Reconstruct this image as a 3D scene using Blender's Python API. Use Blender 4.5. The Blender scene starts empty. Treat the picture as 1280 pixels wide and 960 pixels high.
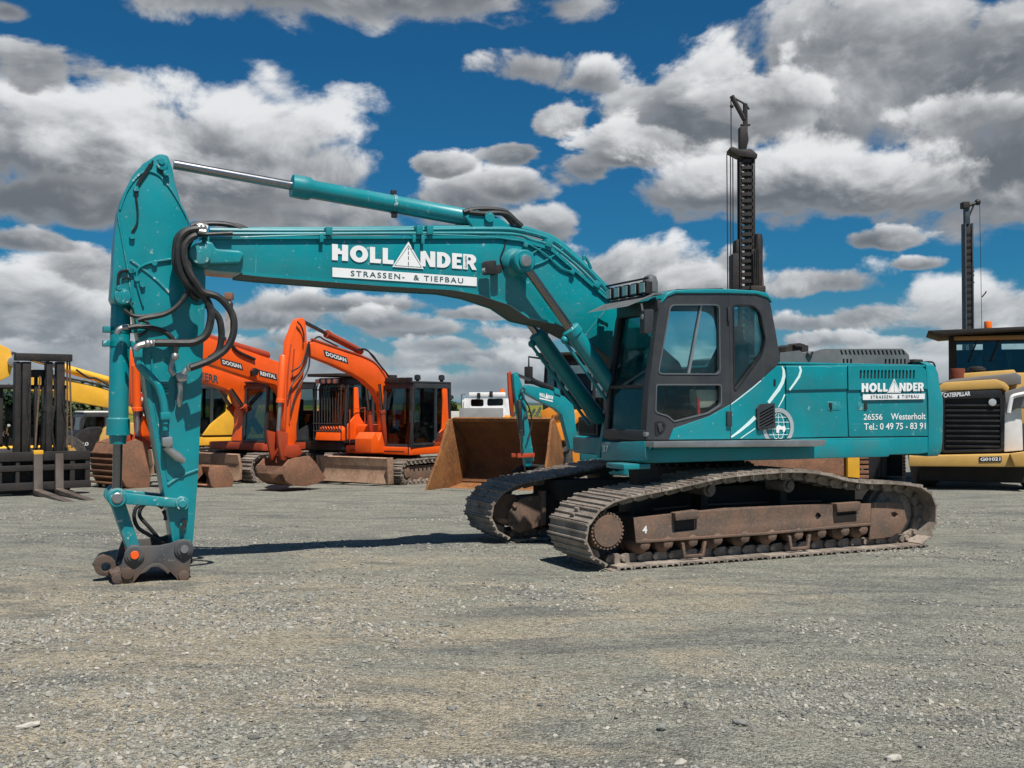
import bpy, bmesh, math, random
from mathutils import Vector, Matrix
from mathutils.geometry import tessellate_polygon
import numpy as np
R = math.radians
random.seed(7)
scene = bpy.context.scene
COL = scene.collection

# ------------------------------------------------------------------ camera
cam = bpy.data.cameras.new('camera'); cam_ob = bpy.data.objects.new('camera', cam); COL.objects.link(cam_ob)
cam_ob.location = (0, 0, 1.80); cam_ob.rotation_euler = (R(90 + 1.065), 0, 0)
cam.sensor_width = 36; cam.lens = 1329 / 1280 * 36; cam.clip_start = .1; cam.clip_end = 6000
scene.camera = cam_ob

# ------------------------------------------------------------------ light
scene.view_settings.view_transform = 'Standard'; scene.view_settings.look = 'None'
scene.view_settings.exposure = 0.35; scene.view_settings.gamma = 1
SUN_DIR = Vector((.215, -.455, 1.0)).normalized()
sun_el = math.asin(SUN_DIR.z); sun_az = math.atan2(SUN_DIR.x, SUN_DIR.y)
sl = bpy.data.lights.new('sun', 'SUN'); sl.energy = 4.9; sl.angle = R(.53); sl.color = (1, .955, .89)
so = bpy.data.objects.new('sun', sl); COL.objects.link(so)
so.rotation_euler = SUN_DIR.to_track_quat('Z', 'Y').to_euler(); so.location = (20, -20, 60)

# ------------------------------------------------------------------ node helper
class NT:
    def __init__(s, tree): s.t = tree; s.t.nodes.clear()
    def n(s, typ, ins=None, **kw):
        nd = s.t.nodes.new(typ)
        for k, v in kw.items(): setattr(nd, k, v)
        for k, v in (ins or {}).items():
            i = nd.inputs[k]
            if isinstance(v, bpy.types.NodeSocket): s.t.links.new(v, i)
            else: i.default_value = v
        return nd
    def m(s, op, a, b=0.0, c=0.0, clamp=False):
        return s.n('ShaderNodeMath', {0: a, 1: b, 2: c}, operation=op, use_clamp=clamp).outputs[0]
    def mr(s, v, a, b, c=0.0, d=1.0, smooth=True):
        return s.n('ShaderNodeMapRange', {0: v, 1: a, 2: b, 3: c, 4: d}, interpolation_type='SMOOTHSTEP' if smooth else 'LINEAR').outputs[0]
    def mix(s, f, a, b, mode='MIX'):
        nd = s.n('ShaderNodeMix', data_type='RGBA', blend_type=mode)
        for k, v in ((0, f), (6, a), (7, b)):
            if isinstance(v, bpy.types.NodeSocket): s.t.links.new(v, nd.inputs[k])
            else: nd.inputs[k].default_value = v
        return nd.outputs[2]
    def noise(s, vec, scale, detail=4, rough=.55, dist=0.0):
        nd = s.n('ShaderNodeTexNoise', {'Scale': scale, 'Detail': detail, 'Roughness': rough, 'Distortion': dist})
        if vec is not None: s.t.links.new(vec, nd.inputs['Vector'])
        return nd.outputs[0]
def c4(c): return (c[0], c[1], c[2], 1)

# ------------------------------------------------------------------ sky with cumulus clouds
world = bpy.data.worlds.new('World'); scene.world = world; world.use_nodes = True
w = NT(world.node_tree)
sky = w.n('ShaderNodeTexSky', sky_type='NISHITA', sun_disc=False, sun_elevation=sun_el, sun_rotation=sun_az, altitude=100, air_density=1.0, dust_density=.6, ozone_density=2.5)
SKY_STRENGTH = 0.10
tc = w.n('ShaderNodeTexCoord'); sep = w.n('ShaderNodeSeparateXYZ', {0: tc.outputs['Generated']})
X, Y, Z = sep.outputs
A = w.m('ARCTAN2', X, Y)
E = w.m('DIVIDE', Z, w.m('MAXIMUM', w.m('SQRT', w.m('ADD', w.m('MULTIPLY', X, X), w.m('MULTIPLY', Y, Y))), .02))
vm = w.n('ShaderNodeVectorMath', {0: tc.outputs['Generated'], 1: (1, 1, 1.5)}, operation='MULTIPLY').outputs[0]
off = w.n('ShaderNodeVectorMath', {0: vm, 1: (.022, -.004, .030)}, operation='ADD').outputs[0]
off2 = w.n('ShaderNodeVectorMath', {0: vm, 1: (.004, -.001, .009)}, operation='ADD').outputs[0]
N1 = w.noise(vm, 8.0, 7, .60, .3)
N2 = w.noise(off, 8.0, 4, .55, .3)
N3 = w.noise(off2, 8.0, 7, .60, .3)
VO = w.n('ShaderNodeTexVoronoi', {'Vector': w.n('ShaderNodeVectorMath', {0: w.n('ShaderNodeTexNoise', {'Vector': vm, 'Scale': 20.0, 'Detail': 3.0}).outputs['Color'], 1: (.045, .045, .045), 2: vm}, operation='MULTIPLY_ADD').outputs[0], 'Scale': 19.0}, feature='F1').outputs['Distance']
P1 = w.m('SUBTRACT', N1, w.m('MULTIPLY', w.m('SUBTRACT', VO, .45), .26))
P1b = w.m('SUBTRACT', P1, .49)                                            # centred billow field
REL = w.m('ADD', w.m('MULTIPLY', w.m('SUBTRACT', N1, N2), 1.15), w.m('MULTIPLY', w.m('SUBTRACT', N1, N3), 1.0))   # relief towards the sun
NF = w.noise(vm, 30, 6, .62)
NL = w.noise(vm, 3.2, 3, .5)
skycol = w.n('ShaderNodeVectorMath', {0: sky.outputs[0], 1: (.070, .33, .485)}, operation='MULTIPLY').outputs[0]
skyv = w.n('ShaderNodeVectorMath', {0: skycol, 1: (SKY_STRENGTH,) * 3}, operation='MULTIPLY').outputs[0]
# clearer, deeper air higher up
cur = skyv
WHITE = (.63, .64, .65); GREY = (.115, .128, .145)
NM = w.noise(vm, 5.5, 4, .55, .4)
FINE = w.m('ADD', w.m('ADD', w.m('MULTIPLY', w.m('SUBTRACT', NF, .5), .50), w.m('MULTIPLY', w.m('SUBTRACT', NM, .5), 1.5)), w.m('MULTIPLY', w.m('SUBTRACT', .42, VO), .62))
def cloud(cur, mask_dens, up, dark=GREY, light=WHITE, soft=.37, relief=1.45, bias=.0):
    al = w.mr(mask_dens, -.03, soft)
    sh = w.m('ADD', w.m('ADD', w.m('MULTIPLY', REL, relief), up), w.m('ADD', FINE, bias - .04))
    sh = w.mr(sh, -.70, 1.08)
    # thin edges scatter light and look bright
    edge = w.mr(mask_dens, 0.05, .7, .20, 0.0)
    sh = w.m('ADD', sh, edge, clamp=True)
    col = w.mix(sh, c4(dark), c4(light))
    return w.mix(w.m('MULTIPLY', al, .97), cur, col)
# clouds outside the view: a field of cumulus on a plane overhead, coverage like the part in view
zz = w.m('MAXIMUM', w.m('ADD', Z, .12), .03)
pl = w.n('ShaderNodeCombineXYZ', {0: w.m('DIVIDE', X, zz), 1: w.m('DIVIDE', Y, zz), 2: 3.7}).outputs[0]
g = w.noise(pl, .75, 7, .55)
infr = w.m('MULTIPLY', w.mr(w.m('ABSOLUTE', A), .50, .62, 1, 0), w.mr(E, .40, .50, 1, 0))
gd = w.m('SUBTRACT', w.m('ADD', w.m('SUBTRACT', g, .50), w.m('MULTIPLY', P1b, .12)), w.m('MULTIPLY', infr, 1.2))
cur = cloud(cur, w.m('MULTIPLY', gd, 3.0), w.m('MULTIPLY', w.m('SUBTRACT', NL, .45), 1.5))
# clouds in view, far to near: centre (azimuth, tangent of elevation), half width, half height up, half height down,
# roughness, darkness, bias
def ell(c, a, b):    # three measured points: centre, right end, top -> tuple
    return c[0], c[1], abs(a[0] - c[0]), abs(b[1] - c[1])
CLOUDS = [
  ([(-0.229,0.022),(0.068,0.023),(-0.229,0.040)], 1.2, 1.08, -0.1, 0.3),
  ([(-0.353,0.024),(-0.142,0.026),(-0.353,0.056)], 1, 1.08, -0.05, 0.4),
  ([(-0.060,0.017),(0.149,0.017),(-0.060,0.035)], 1, 1.08, -0.1, 0.3),
  ([(0.265,0.025),(0.496,0.023),(0.265,0.062)], 1, 1.08, -0.05, 0.4),
  ([(-0.164,0.039),(-0.053,0.040),(-0.164,0.054)], 0.8, 1.416, -0.1, 0.6),
  ([(-0.038,0.044),(0.060,0.044),(-0.038,0.059)], 0.8, 1.534, -0.05, 0.6),
  ([(0.015,0.065),(0.098,0.065),(0.015,0.077)], 0.9, 1.534, -0.1, 0.5),
  ([(-0.090,0.069),(-0.015,0.070),(-0.090,0.083)], 0.8, 1.652, -0.05, 0.7),
  ([(-0.222,0.078),(-0.142,0.079),(-0.222,0.105)], 0.6, 1.416, 0.08, 0.8),
  ([(-0.142,0.090),(-0.060,0.091),(-0.142,0.102)], 0.7, 1.534, -0.1, 0.6),
  ([(-0.030,0.085),(0.030,0.085),(-0.030,0.094)], 0.8, 1.652, -0.1, 0.5),
  ([(0.265,0.073),(0.326,0.072),(0.265,0.086)], 0.8, 1.416, 0.1, 0.7),
  ([(0.326,0.080),(0.373,0.079),(0.326,0.095)], 0.8, 1.416, 0.05, 0.7),
  ([(0.418,0.079),(0.514,0.075),(0.418,0.117)], 0.8, 1.18, 0.08, 0.8),
  ([(0.289,0.109),(0.357,0.106),(0.289,0.135)], 0.5, 1.298, 0.15, 0.9),
  ([(0.366,0.123),(0.392,0.121),(0.366,0.130)], 0.8, 1.77, -0.1, 0.5),
  ([(0.105,0.123),(0.200,0.121),(0.105,0.162)], 0.6, 1.298, 0.05, 0.9),
  ([(0.164,0.113),(0.215,0.112),(0.164,0.136)], 0.8, 1.416, 0, 0.7),
  ([(-0.424,0.072),(-0.333,0.074),(-0.424,0.136)], 0.8, 1.298, 0, 0.9),
  ([(-0.437,0.036),(-0.340,0.037),(-0.437,0.060)], 1, 1.298, -0.1, 0.5),
  ([(-0.379,0.122),(-0.340,0.124),(-0.379,0.143)], 0.8, 1.534, 0, 0.6),
  ([(-0.045,0.191),(0.023,0.192),(-0.045,0.223)], 0.7, 1.534, 0.05, 0.8),
  ([(0.030,0.167),(0.086,0.167),(0.030,0.190)], 0.8, 1.534, -0.05, 0.6),
  ([(0.000,0.202),(0.045,0.202),(0.000,0.220)], 0.8, 1.652, 0, 0.6),
  ([(-0.157,0.171),(-0.023,0.174),(-0.157,0.198)], 0.9, 1.298, -0.2, 0.3),
  ([(-0.323,0.214),(-0.100,0.224),(-0.323,0.299)], 0.62, 1.026, -0.12, 1.35),
  ([(-0.412,0.176),(-0.320,0.182),(-0.412,0.203)], 0.9, 1.298, -0.45, 0.3),
  ([(-0.418,0.299),(-0.351,0.307),(-0.418,0.324)], 0.9, 1.416, -0.05, 0.6),
  ([(-0.446,0.335),(-0.407,0.340),(-0.446,0.355)], 0.6, 1.416, -0.15, 0.3),
  ([(0.015,0.315),(0.083,0.314),(0.015,0.347)], 0.8, 1.534, -0.1, 0.7),
  ([(0.038,0.267),(0.074,0.266),(0.038,0.291)], 0.6, 1.652, -0.05, 0.6),
  ([(0.000,0.237),(0.027,0.237),(0.000,0.249)], 0.8, 1.888, -0.2, 0.3),
  ([(0.071,0.221),(0.109,0.220),(0.071,0.244)], 0.8, 1.77, -0.1, 0.5),
  ([(0.360,0.296),(0.547,0.270),(0.360,0.384)], 1.1, 1.08, -0.12, 0.5),
  ([(0.443,0.197),(0.569,0.184),(0.443,0.285)], 0.6, 1.08, -0.35, 0.35),
  ([(0.171,0.270),(0.265,0.265),(0.171,0.337)], 0.8, 1.416, -0.05, 0.9),
  ([(0.112,0.239),(0.171,0.237),(0.112,0.269)], 0.8, 1.534, 0, 0.7),
  ([(0.272,0.198),(0.458,0.184),(0.272,0.243)], 0.75, 1.134, -0.02, 1.3),
  ([(-0.157,0.386),(0.106,0.388),(-0.157,0.430)], 1, 1.08, -0.35, -0.35),
  ([(0.045,0.376),(0.120,0.374),(0.045,0.411)], 0.8, 1.416, -0.25, 0.3),
  ([(-0.250,0.047),(-0.164,0.048),(-0.250,0.066)], 0.8, 1.534, 0, 0.7),
  ([(0.045,0.037),(0.164,0.037),(0.045,0.054)], 0.9, 1.534, -0.05, 0.6),
  ([(-0.120,0.078),(-0.053,0.079),(-0.120,0.093)], 0.8, 1.652, 0.05, 0.8),
  ([(-0.060,0.056),(0.008,0.056),(-0.060,0.068)], 0.8, 1.652, 0.1, 0.8),
  ([(-0.193,0.059),(-0.127,0.059),(-0.193,0.072)], 0.8, 1.652, 0.1, 0.8),
  ([(-0.299,0.115),(-0.258,0.116),(-0.299,0.134)], 0.8, 1.534, 0.05, 0.7),
  ([(0.392,0.052),(0.467,0.050),(0.392,0.067)], 0.8, 1.534, 0.1, 0.7),
  ([(0.278,0.058),(0.326,0.057),(0.278,0.069)], 0.8, 1.534, 0.1, 0.7),
  ([(0.075,0.307),(0.105,0.307),(0.075,0.327)], 0.8, 1.7, 0, 0.6),
  ([(0.399,0.253),(0.467,0.245),(0.399,0.278)], 0.8, 1.3, 0.25, 0.8),
  ([(0.236,0.281),(0.299,0.277),(0.236,0.311)], 0.8, 1.3, 0.1, 0.7),
  ([(-0.075,0.225),(-0.045,0.225),(-0.075,0.240)], 0.8, 1.8, -0.1, 0.5),
  ([(0.333,0.146),(0.373,0.143),(0.333,0.157)], 0.8, 1.7, -0.1, 0.5),
  ([(0.215,0.136),(0.243,0.135),(0.215,0.149)], 0.8, 1.7, 0, 0.6),
  ([(-0.437,0.140),(-0.392,0.142),(-0.437,0.153)], 0.8, 1.6, -0.2, 0.4),
]
for (p, dn, k, bias, upk) in CLOUDS:
    a, e, ra, ru = ell(*p)
    dx = w.m('DIVIDE', w.m('SUBTRACT', A, a), ra)
    de = w.m('SUBTRACT', E, e)
    dy = w.m('MAXIMUM', w.m('DIVIDE', de, ru), w.m('DIVIDE', de, -ru * dn))
    dys = w.m('DIVIDE', de, ru)
    r = w.m('SQRT', w.m('ADD', w.m('MULTIPLY', dx, dx), w.m('MULTIPLY', dy, dy)))
    dens = w.m('ADD', w.m('SUBTRACT', 1.0, r), w.m('MULTIPLY', P1b, k*2.1))
    dens = w.m('ADD', dens, w.m('MULTIPLY', w.m('SUBTRACT', NF, .5), k * .42))
    cur = cloud(cur, dens, w.m('MULTIPLY', w.m('ADD', dys, w.m('MULTIPLY', w.m('SUBTRACT', N1, .5), 1.2)), upk), bias=bias)
# thin pale air close to the horizon
hz = w.mr(E, -.01, .12, .42, 0.0)
cur = w.mix(hz, cur, (.28, .345, .40, 1))
bg = w.n('ShaderNodeBackground', {'Color': cur, 'Strength': 1.0})
w.n('ShaderNodeOutputWorld', {0: bg.outputs[0]})
world.cycles.sampling_method = 'MANUAL'; world.cycles.sample_map_resolution = 512

# ------------------------------------------------------------------ mesh helpers
class MB:
    def __init__(s): s.v = []; s.f = []
    def add(s, vs, fs):
        o = len(s.v); s.v += [tuple(p) for p in vs]; s.f += [tuple(i + o for i in f) for f in fs]; return s
    def box(s, x0, x1, y0, y1, z0, z1):
        return s.add([(x0,y0,z0),(x1,y0,z0),(x1,y1,z0),(x0,y1,z0),(x0,y0,z1),(x1,y0,z1),(x1,y1,z1),(x0,y1,z1)],
                     [(0,3,2,1),(4,5,6,7),(0,1,5,4),(1,2,6,5),(2,3,7,6),(3,0,4,7)])
    def ext(s, poly, a0, a1, axis, holes=()):
        loops = [list(poly)] + [list(h) for h in holes]
        if axis == 'y': P = lambda p, a: (p[0], a, p[1])
        elif axis == 'x': P = lambda p, a: (a, p[0], p[1])
        else: P = lambda p, a: (p[0], p[1], a)
        flat = [p for l in loops for p in l]; n = len(flat)
        vs = [P(p, a0) for p in flat] + [P(p, a1) for p in flat]; fs = []
        if holes:
            tris = tessellate_polygon([[Vector((p[0], p[1], 0)) for p in l] for l in loops])
            for t in tris: fs += [tuple(t), tuple(i + n for i in reversed(t))]
        else:
            fs += [tuple(range(n)), tuple(range(2 * n - 1, n - 1, -1))]
        o = 0
        for l in loops:
            k = len(l)
            for i in range(k):
                j = (i + 1) % k; fs.append((o + i, o + j, n + o + j, n + o + i))
            o += k
        return s.add(vs, fs)
    def prism(s, poly, y0, y1, holes=()): return s.ext(poly, y0, y1, 'y', holes)
    def prismx(s, poly, x0, x1, holes=()): return s.ext(poly, x0, x1, 'x', holes)
    def prismz(s, poly, z0, z1, holes=()): return s.ext(poly, z0, z1, 'z', holes)
    def rings(s, pts, rs, seg=16, caps=True):
        pts = [Vector(p) for p in pts]; vs = []; fs = []; n = len(pts); up = None
        for i, p in enumerate(pts):
            d = (pts[min(i + 1, n - 1)] - pts[max(i - 1, 0)])
            if d.length < 1e-6: d = Vector(dlast)
            d.normalize(); dlast = d
            if up is None:
                up = Vector((0, 0, 1)) if abs(d.z) < .9 else Vector((1, 0, 0))
            u = (up - d * up.dot(d)).normalized(); v = d.cross(u); up = u
            for k in range(seg):
                t = 2 * math.pi * k / seg; vs.append(p + (u * math.cos(t) + v * math.sin(t)) * rs[i])
        for i in range(n - 1):
            for k in range(seg):
                k2 = (k + 1) % seg; fs.append((i*seg+k, i*seg+k2, (i+1)*seg+k2, (i+1)*seg+k))
        if caps: fs += [tuple(range(seg - 1, -1, -1)), tuple((n-1)*seg + k for k in range(seg))]
        return s.add(vs, fs)
    def cyl(s, p0, p1, r0, r1=None, seg=16):
        return s.rings([p0, p1], [r0, r0 if r1 is None else r1], seg)
    def turn(s, p0, p1, prof, seg=20):      # prof: list of (fraction along p0->p1, radius)
        p0 = Vector(p0); p1 = Vector(p1); d = p1 - p0; vs = []; fs = []; dn = d.normalized()
        up = Vector((0, 0, 1)) if abs(dn.z) < .9 else Vector((1, 0, 0))
        u = (up - dn * up.dot(dn)).normalized(); v = dn.cross(u); n = len(prof)
        for t, r in prof:
            for k in range(seg):
                a = 2 * math.pi * k / seg; vs.append(p0 + d * t + (u * math.cos(a) + v * math.sin(a)) * r)
        for i in range(n - 1):
            for k in range(seg):
                k2 = (k + 1) % seg; fs.append((i*seg+k, i*seg+k2, (i+1)*seg+k2, (i+1)*seg+k))
        fs += [tuple(range(seg - 1, -1, -1)), tuple((n-1)*seg + k for k in range(seg))]
        return s.add(vs, fs)
    def tube(s, pts, r, seg=8, sub=5):
        p = [Vector(q) for q in pts]; out = []
        if len(p) == 2 or sub <= 1: out = p
        else:
            for i in range(len(p) - 1):
                a = p[max(i-1, 0)]; b = p[i]; c = p[i+1]; d = p[min(i+2, len(p)-1)]
                for k in range(sub):
                    t = k / sub
                    out.append(.5*((2*b) + (c-a)*t + (2*a-5*b+4*c-d)*t*t + (3*b-a-3*c+d)*t*t*t))
            out.append(p[-1])
        return s.rings(out, [r] * len(out), seg)
    def ball(s, c, r, seg=12, rg=7, sc=(1, 1, 1)):
        c = Vector(c); pts = []; vs = []; fs = []
        for i in range(rg + 1):
            a = math.pi * i / rg
            for k in range(seg):
                b = 2 * math.pi * k / seg
                vs.append((c.x + r*sc[0]*math.sin(a)*math.cos(b), c.y + r*sc[1]*math.sin(a)*math.sin(b), c.z + r*sc[2]*math.cos(a)))
        for i in range(rg):
            for k in range(seg):
                k2 = (k+1) % seg; fs.append((i*seg+k, (i+1)*seg+k, (i+1)*seg+k2, i*seg+k2))
        return s.add(vs, fs)
    def mesh(s, name, mat, bevel=0, seg=2, angle=38, weld=True):
        bm = bmesh.new(); vv = [bm.verts.new(p) for p in s.v]
        for f in s.f:
            try: bm.faces.new([vv[i] for i in f])
            except ValueError: pass
        if weld: bmesh.ops.remove_doubles(bm, verts=bm.verts, dist=1e-5)
        bmesh.ops.recalc_face_normals(bm, faces=bm.faces)
        if bevel:
            ed = [e for e in bm.edges if len(e.link_faces) == 2 and e.calc_face_angle(0) > R(30)]
            bmesh.ops.bevel(bm, geom=ed, offset=bevel, offset_type='OFFSET', segments=seg, profile=.6, affect='EDGES', clamp_overlap=True)
        me = bpy.data.meshes.new(name); bm.to_mesh(me); bm.free()
        me.materials.append(mat); me.shade_smooth(); me.set_sharp_from_angle(angle=R(angle))
        return me
    def build(s, name, mat, parent=None, bevel=0, seg=2, angle=38, **kw):
        return link(name, s.mesh(name, mat, bevel, seg, angle), parent, **kw)
def link(name, me, parent=None, loc=None, rot=None):
    o = bpy.data.objects.new(name, me); COL.objects.link(o)
    if parent: o.parent = parent
    if loc: o.location = loc
    if rot: o.rotation_euler = rot
    return o
def tag(o, label=None, cat=None, group=None, kind=None):
    for k, v in (('label', label), ('category', cat), ('group', group), ('kind', kind)):
        if v: o[k] = v
    return o
def thing(name, label, cat, loc=(0, 0, 0), rz=0, group=None):
    o = bpy.data.objects.new(name, None); COL.objects.link(o); o.location = loc; o.rotation_euler = (0, 0, rz)
    o.empty_display_size = .2
    return tag(o, label, cat, group)
def arc(cx, cz, r, a0, a1, n=8, rz=None):
    rz = r if rz is None else rz
    return [(cx + r*math.cos(R(a0+(a1-a0)*i/n)), cz + rz*math.sin(R(a0+(a1-a0)*i/n))) for i in range(n+1)]
def rounded(poly, rad, n=4):
    out = []; m = len(poly)
    for i in range(m):
        p = Vector(poly[i]); a = Vector(poly[i-1]) - p; b = Vector(poly[(i+1) % m]) - p
        la, lb = a.length, b.length
        d = min(rad, la*.45, lb*.45); a.normalize(); b.normalize()
        for k in range(n+1):
            t = k/n; q0 = p + a*d; q1 = p + b*d
            out.append(tuple(q0*(1-t)**2 + p*2*t*(1-t) + q1*t*t))
    return out
def inset(poly, d):
    m = len(poly); ar = sum(poly[i-1][0]*poly[i][1] - poly[i][0]*poly[i-1][1] for i in range(m)); sgn = 1 if ar > 0 else -1; out = []
    for i in range(m):
        p = Vector(poly[i]); e0 = (p - Vector(poly[i-1])).normalized(); e1 = (Vector(poly[(i+1) % m]) - p).normalized()
        n0 = Vector((-e0.y, e0.x))*sgn; n1 = Vector((-e1.y, e1.x))*sgn; b = n0 + n1
        if b.length < 1e-4: b = n0
        b.normalize(); out.append(tuple(p + b*d/max(.4, b.dot(n0))))
    return out
def y3(pts, y): return [(p[0], y, p[1]) for p in pts]

# ------------------------------------------------------------------ materials
MATS = {}
def surf(name, col, rough=.45, metal=0.0, var=.12, dirt=0.0, dirtcol=(.19, .15, .11), dscale=3.0, chips=0.0, chipcol=(.35, .33, .30), bump=0.0, bscale=60, coat=0.0, zdirt=None, streak=0.0, spec=.5, dust=0.0, scratch=0.0):
    if name in MATS: return MATS[name]
    m = bpy.data.materials.new(name); m.use_nodes = True; t = NT(m.node_tree)
    tc = t.n('ShaderNodeTexCoord').outputs['Object']
    n1 = t.noise(tc, 1.7, 5, .6); n2 = t.noise(tc, dscale * 2.3, 8, .65)
    base = t.mix(t.mr(n1, .3, .7), c4([c*(1-var) for c in col]), c4([min(1, c*(1+var)) for c in col]))
    ro = t.m('ADD', rough - .06, t.m('MULTIPLY', n2, .12))
    if dirt:
        n3 = t.noise(tc, dscale, 9, .68)
        d = t.m('MULTIPLY', t.mr(n3, .42, .72), dirt)
        if zdirt:
            z = t.n('ShaderNodeSeparateXYZ', {0: t.n('ShaderNodeNewGeometry').outputs['Position']}).outputs[2]
            d = t.m('ADD', d, t.m('MULTIPLY', t.mr(z, zdirt, 0.0), t.mr(n2, .3, .6, .3, .9)), clamp=True)
        base = t.mix(d, base, c4(dirtcol)); ro = t.m('ADD', ro, t.m('MULTIPLY', d, .35), clamp=True)
    if streak:
        mp = t.n('ShaderNodeMapping', {'Vector': tc, 'Scale': (14, 14, .7)}).outputs[0]
        st = t.m('MULTIPLY', t.mr(t.noise(mp, 1.0, 5, .6), .52, .78), streak)
        base = t.mix(st, base, c4(dirtcol))
    if chips:
        n4 = t.noise(tc, 16, 10, .7, .3); k = t.mr(n4, .72 - chips*.1, .74 - chips*.1)
        base = t.mix(k, base, c4(chipcol))
    if dust:
        nz = t.n('ShaderNodeSeparateXYZ', {0: t.n('ShaderNodeNewGeometry').outputs['Normal']}).outputs[2]
        dd = t.m('MULTIPLY', t.m('MULTIPLY', t.mr(nz, .25, .95), t.mr(n2, .25, .65)), dust)
        base = t.mix(dd, base, (.30, .275, .235, 1)); ro = t.m('ADD', ro, t.m('MULTIPLY', dd, .4), clamp=True)
    if scratch:
        for k, rot in enumerate(((.3, .5, .2), (1.2, -.4, .9))):
            mp = t.n('ShaderNodeMapping', {'Vector': tc, 'Scale': (1.2, 1.2, 55), 'Rotation': rot}).outputs[0]
            sc = t.m('MULTIPLY', t.mr(t.noise(mp, 1.6, 3, .5), .70, .74), t.mr(t.noise(tc, 1.3 + k, 4, .6), .50, .66))
            base = t.mix(t.m('MULTIPLY', sc, scratch), base, c4(chipcol))
    ins = {'Base Color': base, 'Roughness': ro, 'Metallic': metal, 'Specular IOR Level': spec}
    if coat: ins['Coat Weight'] = coat; ins['Coat Roughness'] = .12
    if bump:
        bn = t.n('ShaderNodeBump', {'Strength': bump, 'Distance': .02, 'Height': t.noise(tc, bscale, 6, .6)}).outputs[0]
        ins['Normal'] = bn
    b = t.n('ShaderNodeBsdfPrincipled', ins); t.n('ShaderNodeOutputMaterial', {0: b.outputs[0]})
    MATS[name] = m; return m
def rusty(name, a, b, c, rough=.8, scale=2.5, bump=.35):
    if name in MATS: return MATS[name]
    m = bpy.data.materials.new(name); m.use_nodes = True; t = NT(m.node_tree)
    tc = t.n('ShaderNodeTexCoord').outputs['Object']
    rnd = t.n('ShaderNodeObjectInfo').outputs['Random']
    tc = t.n('ShaderNodeVectorMath', {0: tc, 1: t.n('ShaderNodeCombineXYZ', {0: t.m('MULTIPLY', rnd, 37), 1: t.m('MULTIPLY', rnd, 11), 2: rnd}).outputs[0]}, operation='ADD').outputs[0]
    n1 = t.noise(tc, scale, 9, .68); n2 = t.noise(tc, scale*9, 6, .7)
    col = t.mix(t.mr(n1, .36, .62), c4(a), c4(b)); col = t.mix(t.m('MULTIPLY', t.mr(n2, .48, .7), .75), col, c4(c))
    col = t.n('ShaderNodeHueSaturation', {'Value': t.m('ADD', .86, t.m('MULTIPLY', rnd, .28)), 'Color': col}).outputs[0]
    bn = t.n('ShaderNodeBump', {'Strength': bump, 'Distance': .01, 'Height': n2}).outputs[0]
    bs = t.n('ShaderNodeBsdfPrincipled', {'Base Color': col, 'Roughness': t.mr(n2, .3, .7, rough-.2, min(1, rough+.12)), 'Normal': bn, 'Specular IOR Level': .3})
    t.n('ShaderNodeOutputMaterial', {0: bs.outputs[0]}); MATS[name] = m; return m
def glass(name, tint, refl=.07):
    m = bpy.data.materials.new(name); m.use_nodes = True; t = NT(m.node_tree)
    tr = t.n('ShaderNodeBsdfTransparent', {0: c4(tint)}); gl = t.n('ShaderNodeBsdfGlossy', {0: (.9, .95, 1, 1), 'Roughness': .02})
    fr = t.n('ShaderNodeFresnel', {'IOR': 1.5}).outputs[0]
    tc = t.n('ShaderNodeTexCoord').outputs['Object']; dn = t.mr(t.noise(tc, 2.2, 7, .65), .45, .8, 0, .05)
    mx = t.n('ShaderNodeMixShader', {0: t.m('MULTIPLY', fr, refl*10, clamp=True), 1: tr.outputs[0], 2: gl.outputs[0]})
    df = t.n('ShaderNodeBsdfDiffuse', {0: (.30, .29, .27, 1)})
    m2 = t.n('ShaderNodeMixShader', {0: dn, 1: mx.outputs[0], 2: df.outputs[0]})
    t.n('ShaderNodeOutputMaterial', {0: m2.outputs[0]}); MATS[name] = m; return m
TEAL = (.000, .215, .245)
teal = surf('teal_paint', TEAL, .33, var=.10, dirt=.30, dirtcol=(.05, .165, .175), dscale=2.1, chips=.85, chipcol=(.22, .37, .38), coat=.3, streak=.2, dust=.18, scratch=.6)
teal_worn = surf('worn_teal_paint', TEAL, .42, var=.08, dirt=.35, dirtcol=(.16, .26, .26), dscale=3, chips=1.3, chipcol=(.42, .50, .50), streak=.2, dust=.5, scratch=.9)
teal_dark = surf('mottled_teal_paint', (.0, .215, .245), .4, var=.08, dirt=.4, dirtcol=(.08, .12, .12), dscale=2)  # same teal base as the body paint, with darker mottling
cabgrey = surf('charcoal_cab_paint', (.030, .033, .037), .46, var=.1, dirt=.3, dirtcol=(.075, .072, .068), dscale=2.4, streak=.25)
hoodgrey = surf('grey_hood_paint', (.105, .11, .115), .5, var=.12, dirt=.4, dirtcol=(.2, .19, .17), dscale=3)
black = surf('black_plastic', (.012, .012, .013), .45, var=.2, dirt=.25, dirtcol=(.08, .07, .06))
blackmat = surf('grimy_black_steel', (.016, .014, .013), .75, var=.3, dirt=.3, dirtcol=(.07, .052, .04))
rubber = surf('black_rubber', (.014, .014, .014), .5, var=.2, dirt=.45, dirtcol=(.06, .055, .05), dscale=8)
tyre = surf('dusty_tyre_rubber', (.035, .033, .031), .85, var=.2, dirt=.6, dirtcol=(.17, .15, .125), dscale=4)
chrome = surf('polished_rod', (.30, .30, .31), .28, 1.0, var=.05)
dark_rod = surf('oily_rod', (.22, .20, .19), .22, 1.0, var=.1)
steel = surf('worn_steel', (.42, .41, .40), .38, .85, var=.2, dirt=.4, dirtcol=(.2, .17, .14))
white = surf('white_vinyl', (.78, .78, .77), .4, var=.04, dirt=.16, dirtcol=(.45, .52, .52), dscale=5)
white_paint = surf('white_paint', (.78, .77, .75), .45, var=.04, dirt=.3, dirtcol=(.5, .46, .4))
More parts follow.
